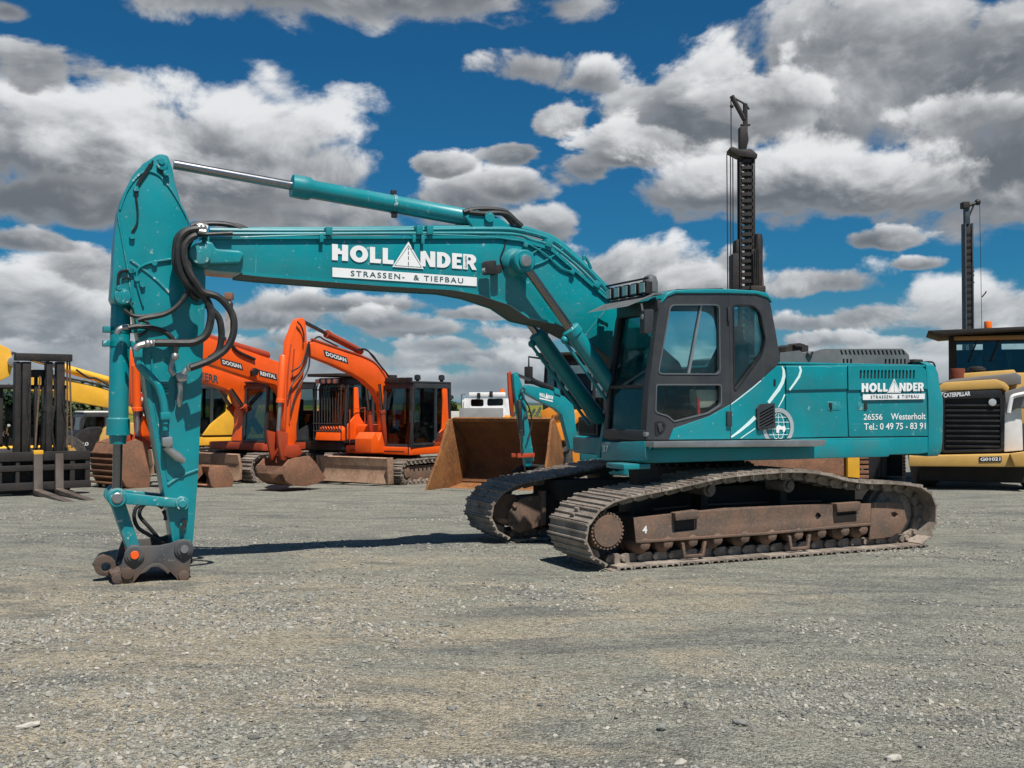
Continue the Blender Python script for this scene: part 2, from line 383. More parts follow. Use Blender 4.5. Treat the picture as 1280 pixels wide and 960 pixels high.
ink = surf('dark_print', (.03, .075, .085), .5, var=.05)
track_steel = rusty('worn_track_steel', (.170, .138, .112), (.30, .255, .212), (.085, .062, .047), .72, 3.0)
frame_rust = rusty('rusty_frame_steel', (.175, .108, .076), (.105, .080, .064), (.26, .155, .100), .78, 3.2)
coupler_steel = surf('grey_coupler_steel', (.075, .080, .083), .55, .2, var=.25, dirt=.55, dirtcol=(.14, .09, .06), dscale=4, chips=.8, chipcol=(.25, .24, .23), zdirt=.26)
orange_paint = surf('orange_paint', (.88, .105, .006), .38, var=.08, dirt=.15, dirtcol=(.40, .09, .02), dscale=2, chips=.4, chipcol=(.25, .10, .05), coat=.15, streak=.3, dust=.15)
orange_red = surf('red_orange_paint', (.40, .050, .014), .5, var=.15, dirt=.4, dirtcol=(.2, .06, .03))
yellow = surf('machine_yellow_paint', (.80, .42, .035), .42, var=.1, dirt=.3, dirtcol=(.42, .26, .08), dscale=2)
cat_yellow = surf('dusty_yellow_paint', (.56, .33, .085), .5, var=.1, dirt=.4, dirtcol=(.42, .29, .12), dscale=2)
case_orange = surf('amber_loader_paint', (.80, .27, .02), .45, var=.1, dirt=.3, dirtcol=(.4, .2, .05))
bucket_rust = rusty('brown_rusted_bucket', (.25, .120, .070), (.155, .085, .055), (.33, .185, .115), .82, 2.2)
blade_rust = rusty('dusty_blade_steel', (.36, .235, .155), (.26, .155, .10), (.47, .33, .225), .8, 1.8)
loader_rust = rusty('orange_rusted_bucket', (.27, .112, .036), (.16, .066, .026), (.36, .185, .07), .85, 1.6)
loader_inner = rusty('shaded_bucket_rust', (.13, .055, .022), (.085, .036, .016), (.17, .075, .03), .9, 1.2)  # rust darkened to carry the shade inside the bucket
mast_black = surf('black_mast_steel', (.014, .012, .011), .6, var=.3, dirt=.35, dirtcol=(.07, .04, .028), dscale=5)
mast_blue = surf('blue_grey_mast_steel', (.035, .055, .075), .55, var=.3, dirt=.5, dirtcol=(.05, .04, .035), dscale=6)
fork_steel = surf('scuffed_fork_steel', (.13, .105, .09), .5, .4, var=.3, dirt=.6, dirtcol=(.09, .06, .045), dscale=5)
seat_fab = surf('dark_seat_fabric', (.030, .028, .028), .9, var=.3)
beige = surf('beige_panel_plastic', (.46, .39, .29), .7, var=.15)
red = surf('red_paint', (.55, .02, .015), .45)
lamp_glass = surf('lamp_lens', (.60, .60, .58), .12, .4, var=.1)
amber = surf('amber_beacon_plastic', (.9, .16, .01), .3)
cab_glass = glass('tinted_cab_glass', (.78, .92, .92))
front_glass = glass('dark_windscreen_glass', (.46, .60, .59), .025)
truck_glass = glass('truck_cab_glass', (.78, .92, .92), .10)
clear_glass = glass('clear_cab_glass', (.88, .95, .95), .05)
far_glass = glass('far_cab_glass', (.50, .60, .60), .05)

# ------------------------------------------------------------------ lettering
def text_shape(txt, bold=.0, space=1.0):
    cu = bpy.data.curves.new('lettering', 'FONT'); cu.body = txt; cu.offset = bold; cu.space_character = space; cu.resolution_u = 3
    ob = bpy.data.objects.new('lettering', cu); me = ob.to_mesh()
    vs = [tuple(v.co) for v in me.vertices]; fs = [tuple(p.vertices) for p in me.polygons]
    ob.to_mesh_clear(); bpy.data.objects.remove(ob); bpy.data.curves.remove(cu)
    x0 = min(v[0] for v in vs); x1 = max(v[0] for v in vs); z0 = min(v[1] for v in vs); z1 = max(v[1] for v in vs)
    return [((v[0]-x0)/(x1-x0), (v[1]-z0)/(z1-z0)) for v in vs], fs
def decal(name, shape, BL, BR, TL, mat, parent, plane='y', at=0.0):
    """flat print laid on a side: shape in a unit box mapped on three corner points"""
    vs, fs = shape; out = []
    for a, b in vs:
        p = (BL[0] + (BR[0]-BL[0])*a + (TL[0]-BL[0])*b, BL[1] + (BR[1]-BL[1])*a + (TL[1]-BL[1])*b)
        out.append((p[0], at, p[1]) if plane == 'y' else (at, p[0], p[1]))
    return MB().add(out, fs).build(name, mat, parent)
def polys_shape(loops_list):
    vs = []; fs = []
    for loops in loops_list:
        flat = [p for l in loops for p in l]; o = len(vs); vs += flat
        for t in tessellate_polygon([[Vector((p[0], p[1], 0)) for p in l] for l in loops]): fs.append(tuple(i+o for i in t))
    return vs, fs
def logo_shape():
    """heavy block lettering HOLL(road triangle)NDER in a unit box (x 0..1, cap height 0..1)"""
    W = 1103.0
    def X(l, w): return [[(((x)+0)/W, y) for x, y in p] for p in l]
    L = []
    def add(x0, wd, loops): L.append([[((x0 + x*wd)/W, y) for x, y in p] for p in loops])
    add(0, 116, [[(0,0),(.36,0),(.36,.40),(.62,.40),(.62,0),(1,0),(1,1),(.62,1),(.62,.62),(.50,.62),(.50,.74),(.36,.74),(.36,1),(0,1)]])
    add(130, 133, [arc(.5,.5,.5,0,350,22,.53), arc(.5,.5,.19,350,0,14,.25)])
    for x0 in (276, 371): add(x0, 84, [[(0,0),(.95,0),(1,.26),(.46,.26),(.46,1),(0,1)]])
    add(658, 115, [[(0,0),(.34,0),(.34,.55),(.64,0),(1,0),(1,1),(.66,1),(.66,.45),(.34,1),(0,1)]])
    add(786, 107, [[(0,0)] + arc(.42,.5,.58,-90,90,12,.5) + [(0,1)], [(.36,.24),(.36,.76)] + arc(.42,.5,.2,90,-90,8,.26)])
    add(905, 80, [[(0,0),(1,0),(1,.22),(.46,.22),(.46,.40),(.85,.40),(.85,.60),(.46,.60),(.46,.78),(1,.78),(1,1),(0,1)]])
    add(993, 110, [[(0,0),(.34,0),(.34,.36),(.44,.36),(.66,0),(1,0),(.76,.40)] + arc(.56,.68,.40,-50,90,8,.32) + [(0,1)], [(.36,.58),(.36,.80),(.52,.80),(.58,.69),(.52,.58)]])
    return polys_shape(L)
def road_shapes():
    W = 1103.0
    tri = [(443/W,-.17),(565/W,1.52),(683/W,-.17)]
    line = [(458/W,-.085),(565/W,1.30),(668/W,-.085)]; li = [(463/W,-.06),(565/W,1.24),(663/W,-.06)]
    dash = [[[(562/W,a),(568/W,a),(568/W,b),(562/W,b)]] for a, b in ((-.02,.22),(.34,.58),(.68,.90),(.98,1.12))]
    return polys_shape([[tri]]), polys_shape([[line, li[::-1]]] + dash)
LOGO = logo_shape(); ROAD, ROADLINE = road_shapes()
STRASSEN = text_shape('STRASSEN-  & TIEFBAU', .012, 1.28)
BAND = polys_shape([[rounded([(0,0),(1,0),(1,1),(0,1)], .012)]])
def company_logo(BL, BR, TL, bBL, bBR, bTL, parent, y):
    decal('logo_lettering', LOGO, BL, BR, TL, white, parent, at=y)
    decal('logo_road_triangle', ROAD, BL, BR, TL, white, parent, at=y + .002)
    decal('logo_road_line', ROADLINE, BL, BR, TL, ink, parent, at=y + .004)
    decal('logo_band', BAND, bBL, bBR, bTL, white, parent, at=y)
    q = lambda a, b: (bBL[0] + (bBR[0]-bBL[0])*a + (bTL[0]-bBL[0])*b, bBL[1] + (bBR[1]-bBL[1])*a + (bTL[1]-bBL[1])*b)
    decal('logo_band_lettering', STRASSEN, q(.12, .22), q(.90, .22), q(.12, .80), ink, parent, at=y + .003)

# ================================================================== the teal excavator
loc, rz = ((2.371,13.935,0.000),3.5727)
ex = thing('excavator', 'large teal crawler excavator with lettered boom standing in the foreground', 'excavator', loc, rz)

# ---- undercarriage
loop = [(2.039,0.015),(0.189,0.015),(-2.059,0.008),(-2.259,0.031),(-2.394,0.099),(-2.490,0.234),(-2.526,0.394),(-2.507,0.556),(-2.427,0.680),(-2.226,0.791),(-1.830,0.843),(-1.380,0.867),(-1.067,0.910),(-0.760,0.981),(-0.459,1.022),(-0.164,1.034),(0.126,1.028),(0.467,1.014),(0.799,0.987),(1.124,0.938),(1.442,0.890),(1.753,0.847),(2.057,0.802),(2.256,0.740),(2.413,0.635),(2.501,0.520),(2.540,0.412),(2.521,0.275),(2.453,0.160),(2.336,0.077),(2.198,0.029)]
loop = [(x, max(z, 0.0)) if i > 2 else (x, 0.0) for i, (x, z) in enumerate(loop)]
def resample(lp, n, closed=True):
    P = [Vector(p) for p in lp] + ([Vector(lp[0])] if closed else []); sm = []
    for i in range(len(P) - 1):
        a = P[i-1] if i else P[-2]; b = P[i]; c = P[i+1]; d = P[i+2] if i + 2 < len(P) else P[1]
        straight = b.y == 0 and c.y == 0
        for k in range(10):
            t = k/10
            sm.append(b.lerp(c, t) if straight else .5*((2*b)+(c-a)*t+(2*a-5*b+4*c-d)*t*t+(3*b-a-3*c+d)*t*t*t))
    sm.append(P[-1]); L = [0]
    for i in range(1, len(sm)): L.append(L[-1] + (sm[i]-sm[i-1]).length)
    out = []; j = 0
    for k in range(n):
        s = L[-1]*k/n
        while L[j+1] < s: j += 1
        f = (s-L[j])/max(1e-9, L[j+1]-L[j]); out.append((sm[j].lerp(sm[j+1], f), (sm[j+1]-sm[j]).normalized()))
    return out, L[-1]
_, plen = resample(loop, 10)
NSH = int(round(plen / .205)); PITCH = plen / NSH
SW = .88
def shoe_mesh(pitch, width, mat, name='track_shoe', th=.014, gr=.027):
    # profile along the path (u), outwards (w); three grouser bars, then the link pair inside
    p = pitch*.5
    prof = [(-p*1.02, 0), (-p*.98, gr), (-p*.80, gr), (-p*.70, .004), (-p*.15, .002), (-p*.09, gr*.8), (p*.09, gr*.8), (p*.15, .002),
            (p*.62, .004), (p*.70, gr), (p*.84, gr), (p*.93, 0.0), (p*.93, -th), (-p*1.02, -th)]
    mb = MB().ext([(a, b) for a, b in prof], -width/2, width/2, 'y')
    for s in (-1, 1):
        y = s*.17
        mb.ext([(-p*.85, -th), (p*.85, -th), (p*1.05, -.075), (p*.6, -.115), (-p*.75, -.105), (-p*1.1, -.06)], y-.022, y+.022, 'y')
    mb.cyl((-p*.9, -.23, -.062), (-p*.9, .23, -.062), .034, seg=8)
    return mb.mesh(name, mat)
SHOE = shoe_mesh(PITCH, SW, track_steel)
area = sum(loop[i-1][0]*loop[i][1] - loop[i][0]*loop[i-1][1] for i in range(len(loop)))
def build_track(side):
    yc = side*(1.70 - SW/2); yo = yc + side*.0
    face = 1                                   # both frames show their outer face to +y or their inner face to +y
    tr = thing('track', None, None); tr.parent = ex
    pts, _ = resample(loop, NSH)
    for pos, tan in pts:
        # inwards offset so that the grouser tips lie on the measured outline
        o = Vector((tan.y, -tan.x)) * (1 if area > 0 else -1)
        s = link('track_shoe', SHOE, tr)
        t3 = Vector((tan.x, 0, tan.y)); o3 = Vector((o.x, 0, o.y)); y3v = o3.cross(t3); p = pos - o*.027
        s.matrix_local = Matrix(((t3.x, y3v.x, o3.x, p.x), (0, y3v.y, 0, yc), (t3.z, y3v.z, o3.z, p.y), (0, 0, 0, 1)))
    return tr, yc
trackL, ycL = build_track(1); trackR, ycR = build_track(-1)

fr_outer = [(1.864,0.548),(1.386,0.571),(0.659,0.604),(-0.438,0.597),(-1.542,0.573),(-1.527,0.298),(0.036,0.265),(1.834,0.261)]
pocket1 = [(1.343,0.552),(1.032,0.565),(1.033,0.375),(1.333,0.363)]
pocket2 = [(-0.999,0.580),(-1.350,0.581),(-1.337,0.454),(-0.997,0.440)]
hole = [(-0.666,0.454),(-0.690,0.491),(-0.727,0.490),(-0.763,0.450),(-0.726,0.413),(-0.690,0.415)]
step1 = [(1.372,0.585),(1.052,0.603),(1.052,0.509),(1.362,0.496)]
step2 = [(-0.933,0.597),(-1.308,0.607),(-1.307,0.500),(-0.944,0.491)]
flange_p = [(1.846,0.299),(0.051,0.301),(-1.508,0.336),(-1.508,0.306),(0.052,0.273),(1.846,0.269)]
idl = [(-1.580,0.578),(-2.092,0.558),(-2.130,0.436),(-2.170,0.314),(-2.062,0.198),(-1.902,0.136),(-1.537,0.121),(-1.565,0.292)]
idl_hole = [(-1.900,0.438),(-1.966,0.445),(-2.019,0.412),(-1.979,0.374),(-1.913,0.397)]
cap_c = [(2.234,0.426)]
top_plate = [(1.672,0.513),(-1.712,0.551),(-1.711,0.501),(1.672,0.477)]
lower_roll = [(1.721,0.215),(1.419,0.220),(1.088,0.225),(0.749,0.224),(0.369,0.227),(-0.022,0.225),(-0.411,0.223),(-0.762,0.224),(-1.121,0.230),(-1.411,0.230)]
carriers = [(0.730,0.804),(-0.419,0.814)]
def undercarriage(tr, s):
    m = lambda y: s*y
    def ext(mb, poly, y0, y1, holes=()): return mb.prism(poly, min(m(y0), m(y1)), max(m(y0), m(y1)), holes)
    mb = MB(); ext(mb, fr_outer, 1.565, 1.58, (pocket1, pocket2, hole)); ext(mb, fr_outer, 1.02, 1.06); 
    mb.build('side_frame', frame_rust, tr, .008)
    mb = MB(); ext(mb, inset(fr_outer, .02), 1.07, 1.555); mb.build('frame_core', blackmat, tr)
    for q in (step1, step2): mb = MB(); ext(mb, q, 1.53, 1.655); mb.build('frame_step', frame_rust, tr, .012)
    mb = MB(); ext(mb, flange_p, 1.581, 1.61); mb.build('frame_flange', frame_rust, tr, .006)
    mb = MB(); ext(mb, idl, 1.52, 1.545, (idl_hole,)); ext(mb, idl, 1.05, 1.075); mb.build('idler_bracket', frame_rust, tr, .006)
    ic = (idl[1][0] + .05, .41)
    mb = MB(); mb.turn((ic[0]-.05, m(1.10), ic[1]), (ic[0]-.05, m(1.42), ic[1]), [(0,.22),(.12,.33),(.3,.34),(.36,.38),(.64,.38),(.7,.34),(.88,.33),(1,.22)], 28)
    mb.build('idler_wheel', track_steel, tr)
    # final drive with its bolted cover
    c = (cap_c[0][0], cap_c[0][1])
    mb = MB(); mb.turn((c[0], m(1.0), c[1]), (c[0], m(1.665), c[1]), [(0,.20),(.45,.21),(.46,.205),(.86,.205),(.93,.205),(.94,.18),(1,.17)], 32)
    mb.build('final_drive', frame_rust, tr)
    mb = MB()
    for k in range(28):
        a = 2*math.pi*k/28; mb.cyl((c[0]+.19*math.cos(a), m(1.63), c[1]+.19*math.sin(a)), (c[0]+.19*math.cos(a), m(1.655), c[1]+.19*math.sin(a)), .014, seg=6)
    mb.build('cover_bolts', frame_rust, tr)
    mb = MB(); pr = []
    for k in range(23):
        a0 = 360*k/23
        for da, r in ((0,.245),(4,.285),(8,.285),(12,.245)): pr.append((c[0]+r*math.cos(R(a0+da)), c[1]+r*math.sin(R(a0+da))))
    ext(mb, pr, 1.22, 1.30); mb.build('sprocket', track_steel, tr)
    for x, z in lower_roll:
        mb = MB(); mb.turn((x, m(1.04), z+.01), (x, m(1.55), z+.01), [(0,.06),(.1,.09),(.15,.105),(.38,.105),(.4,.085),(.6,.085),(.62,.105),(.85,.105),(.9,.08),(1,.05)], 16)
        mb.turn((x, m(1.54), z+.03), (x, m(1.60), z+.03), [(0,.075),(.8,.07),(1,.05)], 8)
        mb.build('track_roller', frame_rust, tr)
    for x in (lower_roll[2][0], lower_roll[6][0]):
        z = lower_roll[2][1]
        mb = MB(); ext(mb, [(x-.17,.24),(x-.14,.07),(x+.14,.07),(x+.17,.24),(x+.13,.24),(x+.11,.10),(x-.11,.10),(x-.13,.24)], 1.57, 1.61); mb.build('track_guard', frame_rust, tr, .006)
    for x, z in carriers:
        mb = MB(); mb.cyl((x, m(1.05), z), (x, m(1.40), z), .085); mb.cyl((x, m(1.40), z), (x, m(1.44), z), .05); mb.build('carrier_roller', track_steel, tr)
        mb = MB(); mb.box(x-.05, x+.05, min(m(1.1), m(1.3)), max(m(1.1), m(1.3)), .55, z); mb.build('carrier_bracket', blackmat, tr)
undercarriage(trackL, 1); undercarriage(trackR, -1)
# inner face of the far track: bolted motor guard
guard = [(2.271,0.278),(2.260,0.370),(2.203,0.471),(2.100,0.555),(1.985,0.598),(1.775,0.595),(1.775,0.223),(1.938,0.158),(2.100,0.125),(2.203,0.161)]
mb = MB().prism(guard, -.90, -.86); gd_o = mb.build('motor_guard', frame_rust, trackR, .01)
for q in [(2.203,0.213),(1.973,0.212),(2.180,0.491),(1.961,0.565)]: MB().cyl((q[0], -.86, q[1]), (q[0], -.835, q[1]), .035, seg=8).build('guard_bolt', frame_rust, trackR)
post = [(1.797,0.655),(1.738,0.664),(1.739,0.213),(1.797,0.206)]
MB().prism(post, -.96, -.82).build('guard_post', frame_rust, trackR, .006)
innerp = [(1.708,0.595),(1.495,0.619),(0.764,0.637),(-3.981,0.600),(-3.897,0.136),(1.255,0.248),(1.614,0.212),(1.709,0.227)]
MB().prism(innerp, -1.3, -.92).build('inner_frame_shade', blackmat, trackR)  # inner frame, stretched rearward as a black stand-in for the shaded gap
decal('stencil_mark', text_shape('4', .03), *[(1.754,0.367),(1.692,0.368),(1.753,0.451)], white, trackL, at=1.584)
# car body between the tracks
mb = MB()
mb.prismz([(1.1,.95),(1.7,1.30),(1.55,.72),(.75,.45),(.75,-.45),(1.55,-.72),(1.7,-1.30),(1.1,-.95),(-1.0,-.95),(-1.6,-1.25),(-1.4,-.7),(-.8,-.4),(-.8,.4),(-1.4,.7),(-1.6,1.25),(-1.0,.95)], .52, .80)
mb.build('car_body', blackmat, ex, .02)
mb = MB(); mb.cyl((0,0,.78), (0,0,1.02), .78, seg=40); mb.cyl((0,0,1.0), (0,0,1.06), .66, seg=40); mb.build('slew_ring', blackmat, ex)
mb = MB()
for k in range(36):
    a = 2*math.pi*k/36; mb.cyl((.72*math.cos(a), .72*math.sin(a), 1.01), (.72*math.cos(a), .72*math.sin(a), 1.05), .022, seg=6)
mb.build('slew_bolts', frame_rust, ex)

# ---- upper frame
zb = 1.13
mb = MB()
mb.prismz([(1.62,.45),(1.62,1.30),(1.50,1.42),(-2.0,1.42),(-2.0,-1.42),(1.0,-1.42),(1.06,-1.3),(1.06,-.42),(.9,-.40),(.9,.45)], zb, zb+.22)
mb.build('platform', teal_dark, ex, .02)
sk = [(1.601,1.284),(-0.693,1.277),(-0.693,1.156),(-0.570,1.134),(1.601,1.150)]
MB().prism(sk, 1.40, 1.432).build('platform_skirt', teal_dark, ex, .006)
fpl = [(0.475,1.335),(1.454,1.380),(1.487,1.189),(1.453,1.161),(0.532,1.116),(0.474,1.132)]
MB().prismx(fpl, 1.58, 1.645).build('platform_front', teal, ex, .012)
decal('unit_number', text_shape('37', .02), *[(0.519,1.221),(0.654,1.227),(0.519,1.298)], white, ex, 'x', 1.650)
sp = [(1.637,1.380),(-0.796,1.364),(-0.771,1.301),(-0.648,1.289),(1.638,1.317)]
MB().prism(sp, 1.435, 1.64).build('walkway_step', steel, ex, .006)
MB().box(1.5, 1.85, .95, 1.35, 1.06, 1.12).build('tread_plate', teal, ex, .01)
mb = MB().prism([(1.55,.62),(1.6,1.10),(1.35,1.14),(1.2,.75)], 1.02, 1.2); mb.build('tread_bracket', blackmat, ex)
# boom bracket and right hand tool box
mb = MB()
for s in (-1, 1): mb.prism([(1.20,1.1),(1.05,1.9),(.75,2.05),(.45,1.9),(.2,1.1)], s*.40-.04, s*.40+.04)
mb.build('boom_bracket', teal_dark, ex, .01)
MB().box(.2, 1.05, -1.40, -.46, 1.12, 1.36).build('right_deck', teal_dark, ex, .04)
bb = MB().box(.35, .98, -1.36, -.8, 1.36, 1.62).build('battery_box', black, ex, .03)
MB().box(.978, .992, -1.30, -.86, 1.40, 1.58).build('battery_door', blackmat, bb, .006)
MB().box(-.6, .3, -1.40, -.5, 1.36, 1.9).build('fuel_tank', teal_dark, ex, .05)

# ---- engine house, left side panels
P1_ = [(0.447,1.797),(0.006,2.083),(-0.113,2.256),(-0.358,2.259),(-0.352,1.374),(1.300,1.388),(1.235,1.524),(0.752,1.658)]
P2_ = [(-0.370,2.260),(-1.296,2.278),(-1.332,1.387),(-0.364,1.387)]
P3_ = [(-1.308,2.279),(-2.527,2.297),(-2.624,2.252),(-2.664,1.379),(-1.345,1.387)]
P4_ = [(-0.364,1.380),(-2.670,1.371),(-2.689,1.166),(-2.516,1.154),(-0.685,1.151),(-0.363,1.153)]
def panel(name, poly, y0=1.36, y1=1.42, b=.012, mat=teal): return MB().prism(poly, y0, y1).build(name, mat, ex, b, 3)
fender = panel('cab_side_panel', P1_); d2 = panel('pump_door', P2_); d3 = panel('radiator_door', P3_); p4 = panel('lower_panel', P4_, 1.36, 1.415)
# raised upper band and pressed crease
cr = [(-0.366,2.254),(-1.301,2.273),(-1.308,1.976),(-0.364,1.956)]
MB().prism(cr, 1.40, 1.440).build('pressed_band', teal, d2, .016, 3)
cr = [(-1.314,2.274),(-2.522,2.292),(-2.611,2.241),(-2.632,1.993),(-1.321,1.971)]
slots = [
 [(-1.505,2.220),(-1.536,2.221),(-1.529,2.115),(-1.498,2.114)],
 [(-1.563,2.221),(-1.594,2.222),(-1.586,2.115),(-1.555,2.115)],
 [(-1.620,2.222),(-1.651,2.222),(-1.644,2.116),(-1.613,2.116)],
 [(-1.678,2.223),(-1.709,2.223),(-1.702,2.116),(-1.670,2.116)],
 [(-1.736,2.224),(-1.767,2.224),(-1.760,2.117),(-1.728,2.117)],
 [(-1.794,2.224),(-1.826,2.225),(-1.818,2.118),(-1.786,2.117)],
 [(-1.852,2.225),(-1.884,2.225),(-1.876,2.118),(-1.845,2.118)],
 [(-1.911,2.226),(-1.943,2.226),(-1.935,2.119),(-1.903,2.118)],
 [(-1.970,2.227),(-2.002,2.227),(-1.994,2.119),(-1.962,2.119)],
 [(-2.029,2.227),(-2.061,2.228),(-2.053,2.120),(-2.021,2.120)],
 [(-2.088,2.228),(-2.120,2.229),(-2.112,2.121),(-2.080,2.120)],
 [(-2.147,2.229),(-2.179,2.229),(-2.172,2.121),(-2.139,2.121)],
 [(-2.207,2.230),(-2.239,2.230),(-2.231,2.122),(-2.199,2.121)],
 [(-2.267,2.231),(-2.299,2.231),(-2.291,2.122),(-2.259,2.122)],
 [(-2.327,2.231),(-2.359,2.232),(-2.352,2.123),(-2.319,2.123)],
 [(-2.387,2.232),(-2.420,2.233),(-2.412,2.124),(-2.379,2.123)],
]
MB().prism(cr, 1.40, 1.440, slots).build('pressed_band', teal, d3, 0)
MB().prism(inset(cr, .06), 1.385, 1.424).build('grille_backing', blackmat, d3)
mb = MB(); mb.box(-2.60, -.25, -1.34, 1.35, 1.16, 2.27); mb.build('engine_bay', blackmat, ex)
MB().box(-2.7, -.2, -1.40, -1.34, 1.15, 2.32).build('right_panel', teal, ex, .01)
roofp = [(-0.129,2.252),(-2.645,2.289),(-2.644,2.253),(-0.129,2.218)]
MB().box(roofp[1][0], -.22, -1.38, 1.40, 2.275, 2.305).build('house_top', teal, ex, .012)
# counterweight
ctop = 2.32; cwp = [(-2.66,1.425),(-2.76,1.425),(-2.92,1.40),(-3.12,1.22),(-3.28,.75),(-3.34,0),(-3.28,-.75),(-3.12,-1.22),(-2.92,-1.40),(-2.66,-1.42)]
mb = MB(); n = len(cwp); vs = []; fs = []
levels = [(1.12,.05),(1.17,.015),(1.30,0),(1.70,-.012),(1.86,-.01),(2.02,.025),(2.2,.05),(2.30,.09),(2.345,.17)]
for z, d in levels:
    for i, (x, y) in enumerate(cwp):
        k = 0 if i in (0, n-1) else 1
        vs.append((x + d*k*(1.0 if x < -2.7 else .3), y*(1 - d*.30), z))
for l in range(len(levels)-1):
    for i in range(n): j = (i+1) % n; fs.append((l*n+i, l*n+j, (l+1)*n+j, (l+1)*n+i))
fs += [tuple(range(n)), tuple(range((len(levels)-1)*n, len(levels)*n))]
mb.add(vs, fs); mb.build('counterweight', teal, ex, .012, 2, 50)
mb = MB(); q = [(-2.700,2.316),(-2.714,2.390),(-2.856,2.387),(-2.884,2.318)]
mb.prism(q, .9, 1.15); mb.build('exhaust_stub', blackmat, ex, .01)
mb = MB()
q = [(-2.781,2.324),(-2.838,2.351),(-2.980,2.348),(-3.022,2.285)]
mb.tube(y3(q, 1.2), .012, 6); mb.tube(y3(q, .3), .012, 6); mb.build('lifting_loop', blackmat, ex)
# engine hood
hp = [(-0.498,2.428),(-0.808,2.464),(-0.883,2.411),(-1.189,2.492),(-2.497,2.523),(-2.608,2.444),(-2.635,2.297),(-0.497,2.265)]
hin = [
 [(-1.447,2.482),(-1.479,2.482),(-1.502,2.424),(-1.470,2.423)],
 [(-1.515,2.483),(-1.546,2.484),(-1.569,2.425),(-1.538,2.425)],
 [(-1.582,2.485),(-1.614,2.485),(-1.637,2.426),(-1.605,2.426)],
 [(-1.650,2.486),(-1.682,2.487),(-1.705,2.428),(-1.673,2.427)],
 [(-1.718,2.487),(-1.750,2.488),(-1.773,2.429),(-1.742,2.428)],
 [(-1.787,2.489),(-1.818,2.490),(-1.842,2.430),(-1.810,2.430)],
 [(-1.855,2.490),(-1.887,2.491),(-1.911,2.432),(-1.879,2.431)],
 [(-1.924,2.492),(-1.956,2.493),(-1.980,2.433),(-1.948,2.432)],
 [(-1.993,2.493),(-2.026,2.494),(-2.050,2.434),(-2.017,2.434)],
 [(-2.063,2.495),(-2.096,2.495),(-2.120,2.436),(-2.087,2.435)],
 [(-2.133,2.496),(-2.166,2.497),(-2.190,2.437),(-2.157,2.436)],
 [(-2.203,2.498),(-2.236,2.498),(-2.260,2.438),(-2.227,2.438)],
 [(-2.274,2.499),(-2.307,2.500),(-2.331,2.440),(-2.298,2.439)],
 [(-2.344,2.501),(-2.377,2.501),(-2.402,2.441),(-2.369,2.441)],
 [(-2.415,2.502),(-2.449,2.503),(-2.473,2.443),(-2.440,2.442)],
 [(-2.487,2.504),(-2.520,2.504),(-2.545,2.444),(-2.511,2.443)],
 [(-1.492,2.372),(-1.521,2.372),(-1.520,2.308),(-1.492,2.308)],
 [(-1.552,2.373),(-1.581,2.373),(-1.581,2.309),(-1.552,2.309)],
 [(-1.613,2.374),(-1.642,2.374),(-1.641,2.310),(-1.612,2.309)],
 [(-2.193,2.384),(-2.223,2.385),(-2.223,2.319),(-2.193,2.319)],
 [(-2.259,2.385),(-2.289,2.386),(-2.288,2.320),(-2.258,2.320)],
 [(-2.325,2.386),(-2.355,2.387),(-2.354,2.321),(-2.324,2.321)],
 [(-2.391,2.388),(-2.421,2.388),(-2.421,2.322),(-2.390,2.322)],
 [(-2.457,2.389),(-2.488,2.389),(-2.487,2.323),(-2.457,2.323)],
 [(-2.524,2.390),(-2.555,2.390),(-2.554,2.324),(-2.523,2.324)],
]
MB().prism(hp, 1.10, 1.15, hin).build('hood_side', hoodgrey, ex, 0)
hp2 = inset(hp, .02); MB().prism(hp2, -.9, 1.09).build('engine_hood', hoodgrey, ex, .03)
MB().prism(inset(hp, .03), 1.092, 1.102).build('hood_backing', blackmat, ex)
mb = MB()
mb.prism([(-0.700,2.443),(-0.725,2.514),(-0.826,2.547),(-0.941,2.534),(-0.992,2.551),(-1.069,2.537),(-1.068,2.461)], .75, 1.0); mb.prism([(-0.814,2.537),(-0.890,2.564),(-0.966,2.550),(-0.966,2.520),(-0.826,2.517)], .85, 1.05)
mb.build('hood_pipework', blackmat, ex)
mb = MB(); q = [(-0.900,2.436),(-0.950,2.387),(-0.989,2.448)]; mb.tube(y3(q, 1.17), .014, 6, 3); mb.build('hood_latch', black, ex)

# door handles on the panels
for q in ([(-0.999,1.827),(-1.201,1.827),(-1.200,1.718),(-0.998,1.718)], [(-1.482,1.822),(-1.645,1.822),(-1.644,1.722),(-1.482,1.722)]):
    h = MB().prism(q, 1.414, 1.424).build('handle_plate', teal_worn, ex, .003)
    x0 = q[1][0]; z0 = (q[0][1] + q[2][1])/2
q = [(-1.015,1.812),(-1.065,1.812),(-1.065,1.728),(-1.040,1.728),(-1.028,1.777),(-1.015,1.787)]; MB().prism(q, 1.424, 1.436).build('door_latch', black, d2, .003)
q = [(-1.577,1.812),(-1.629,1.812),(-1.628,1.732),(-1.582,1.732)]; MB().prism(q, 1.424, 1.436).build('door_latch', black, d3, .003)
q = [(-0.181,2.094),(-0.211,2.094),(-0.211,2.017),(-0.181,2.017)]; MB().prism(q, 1.415, 1.428).build('door_latch', black, fender, .003)

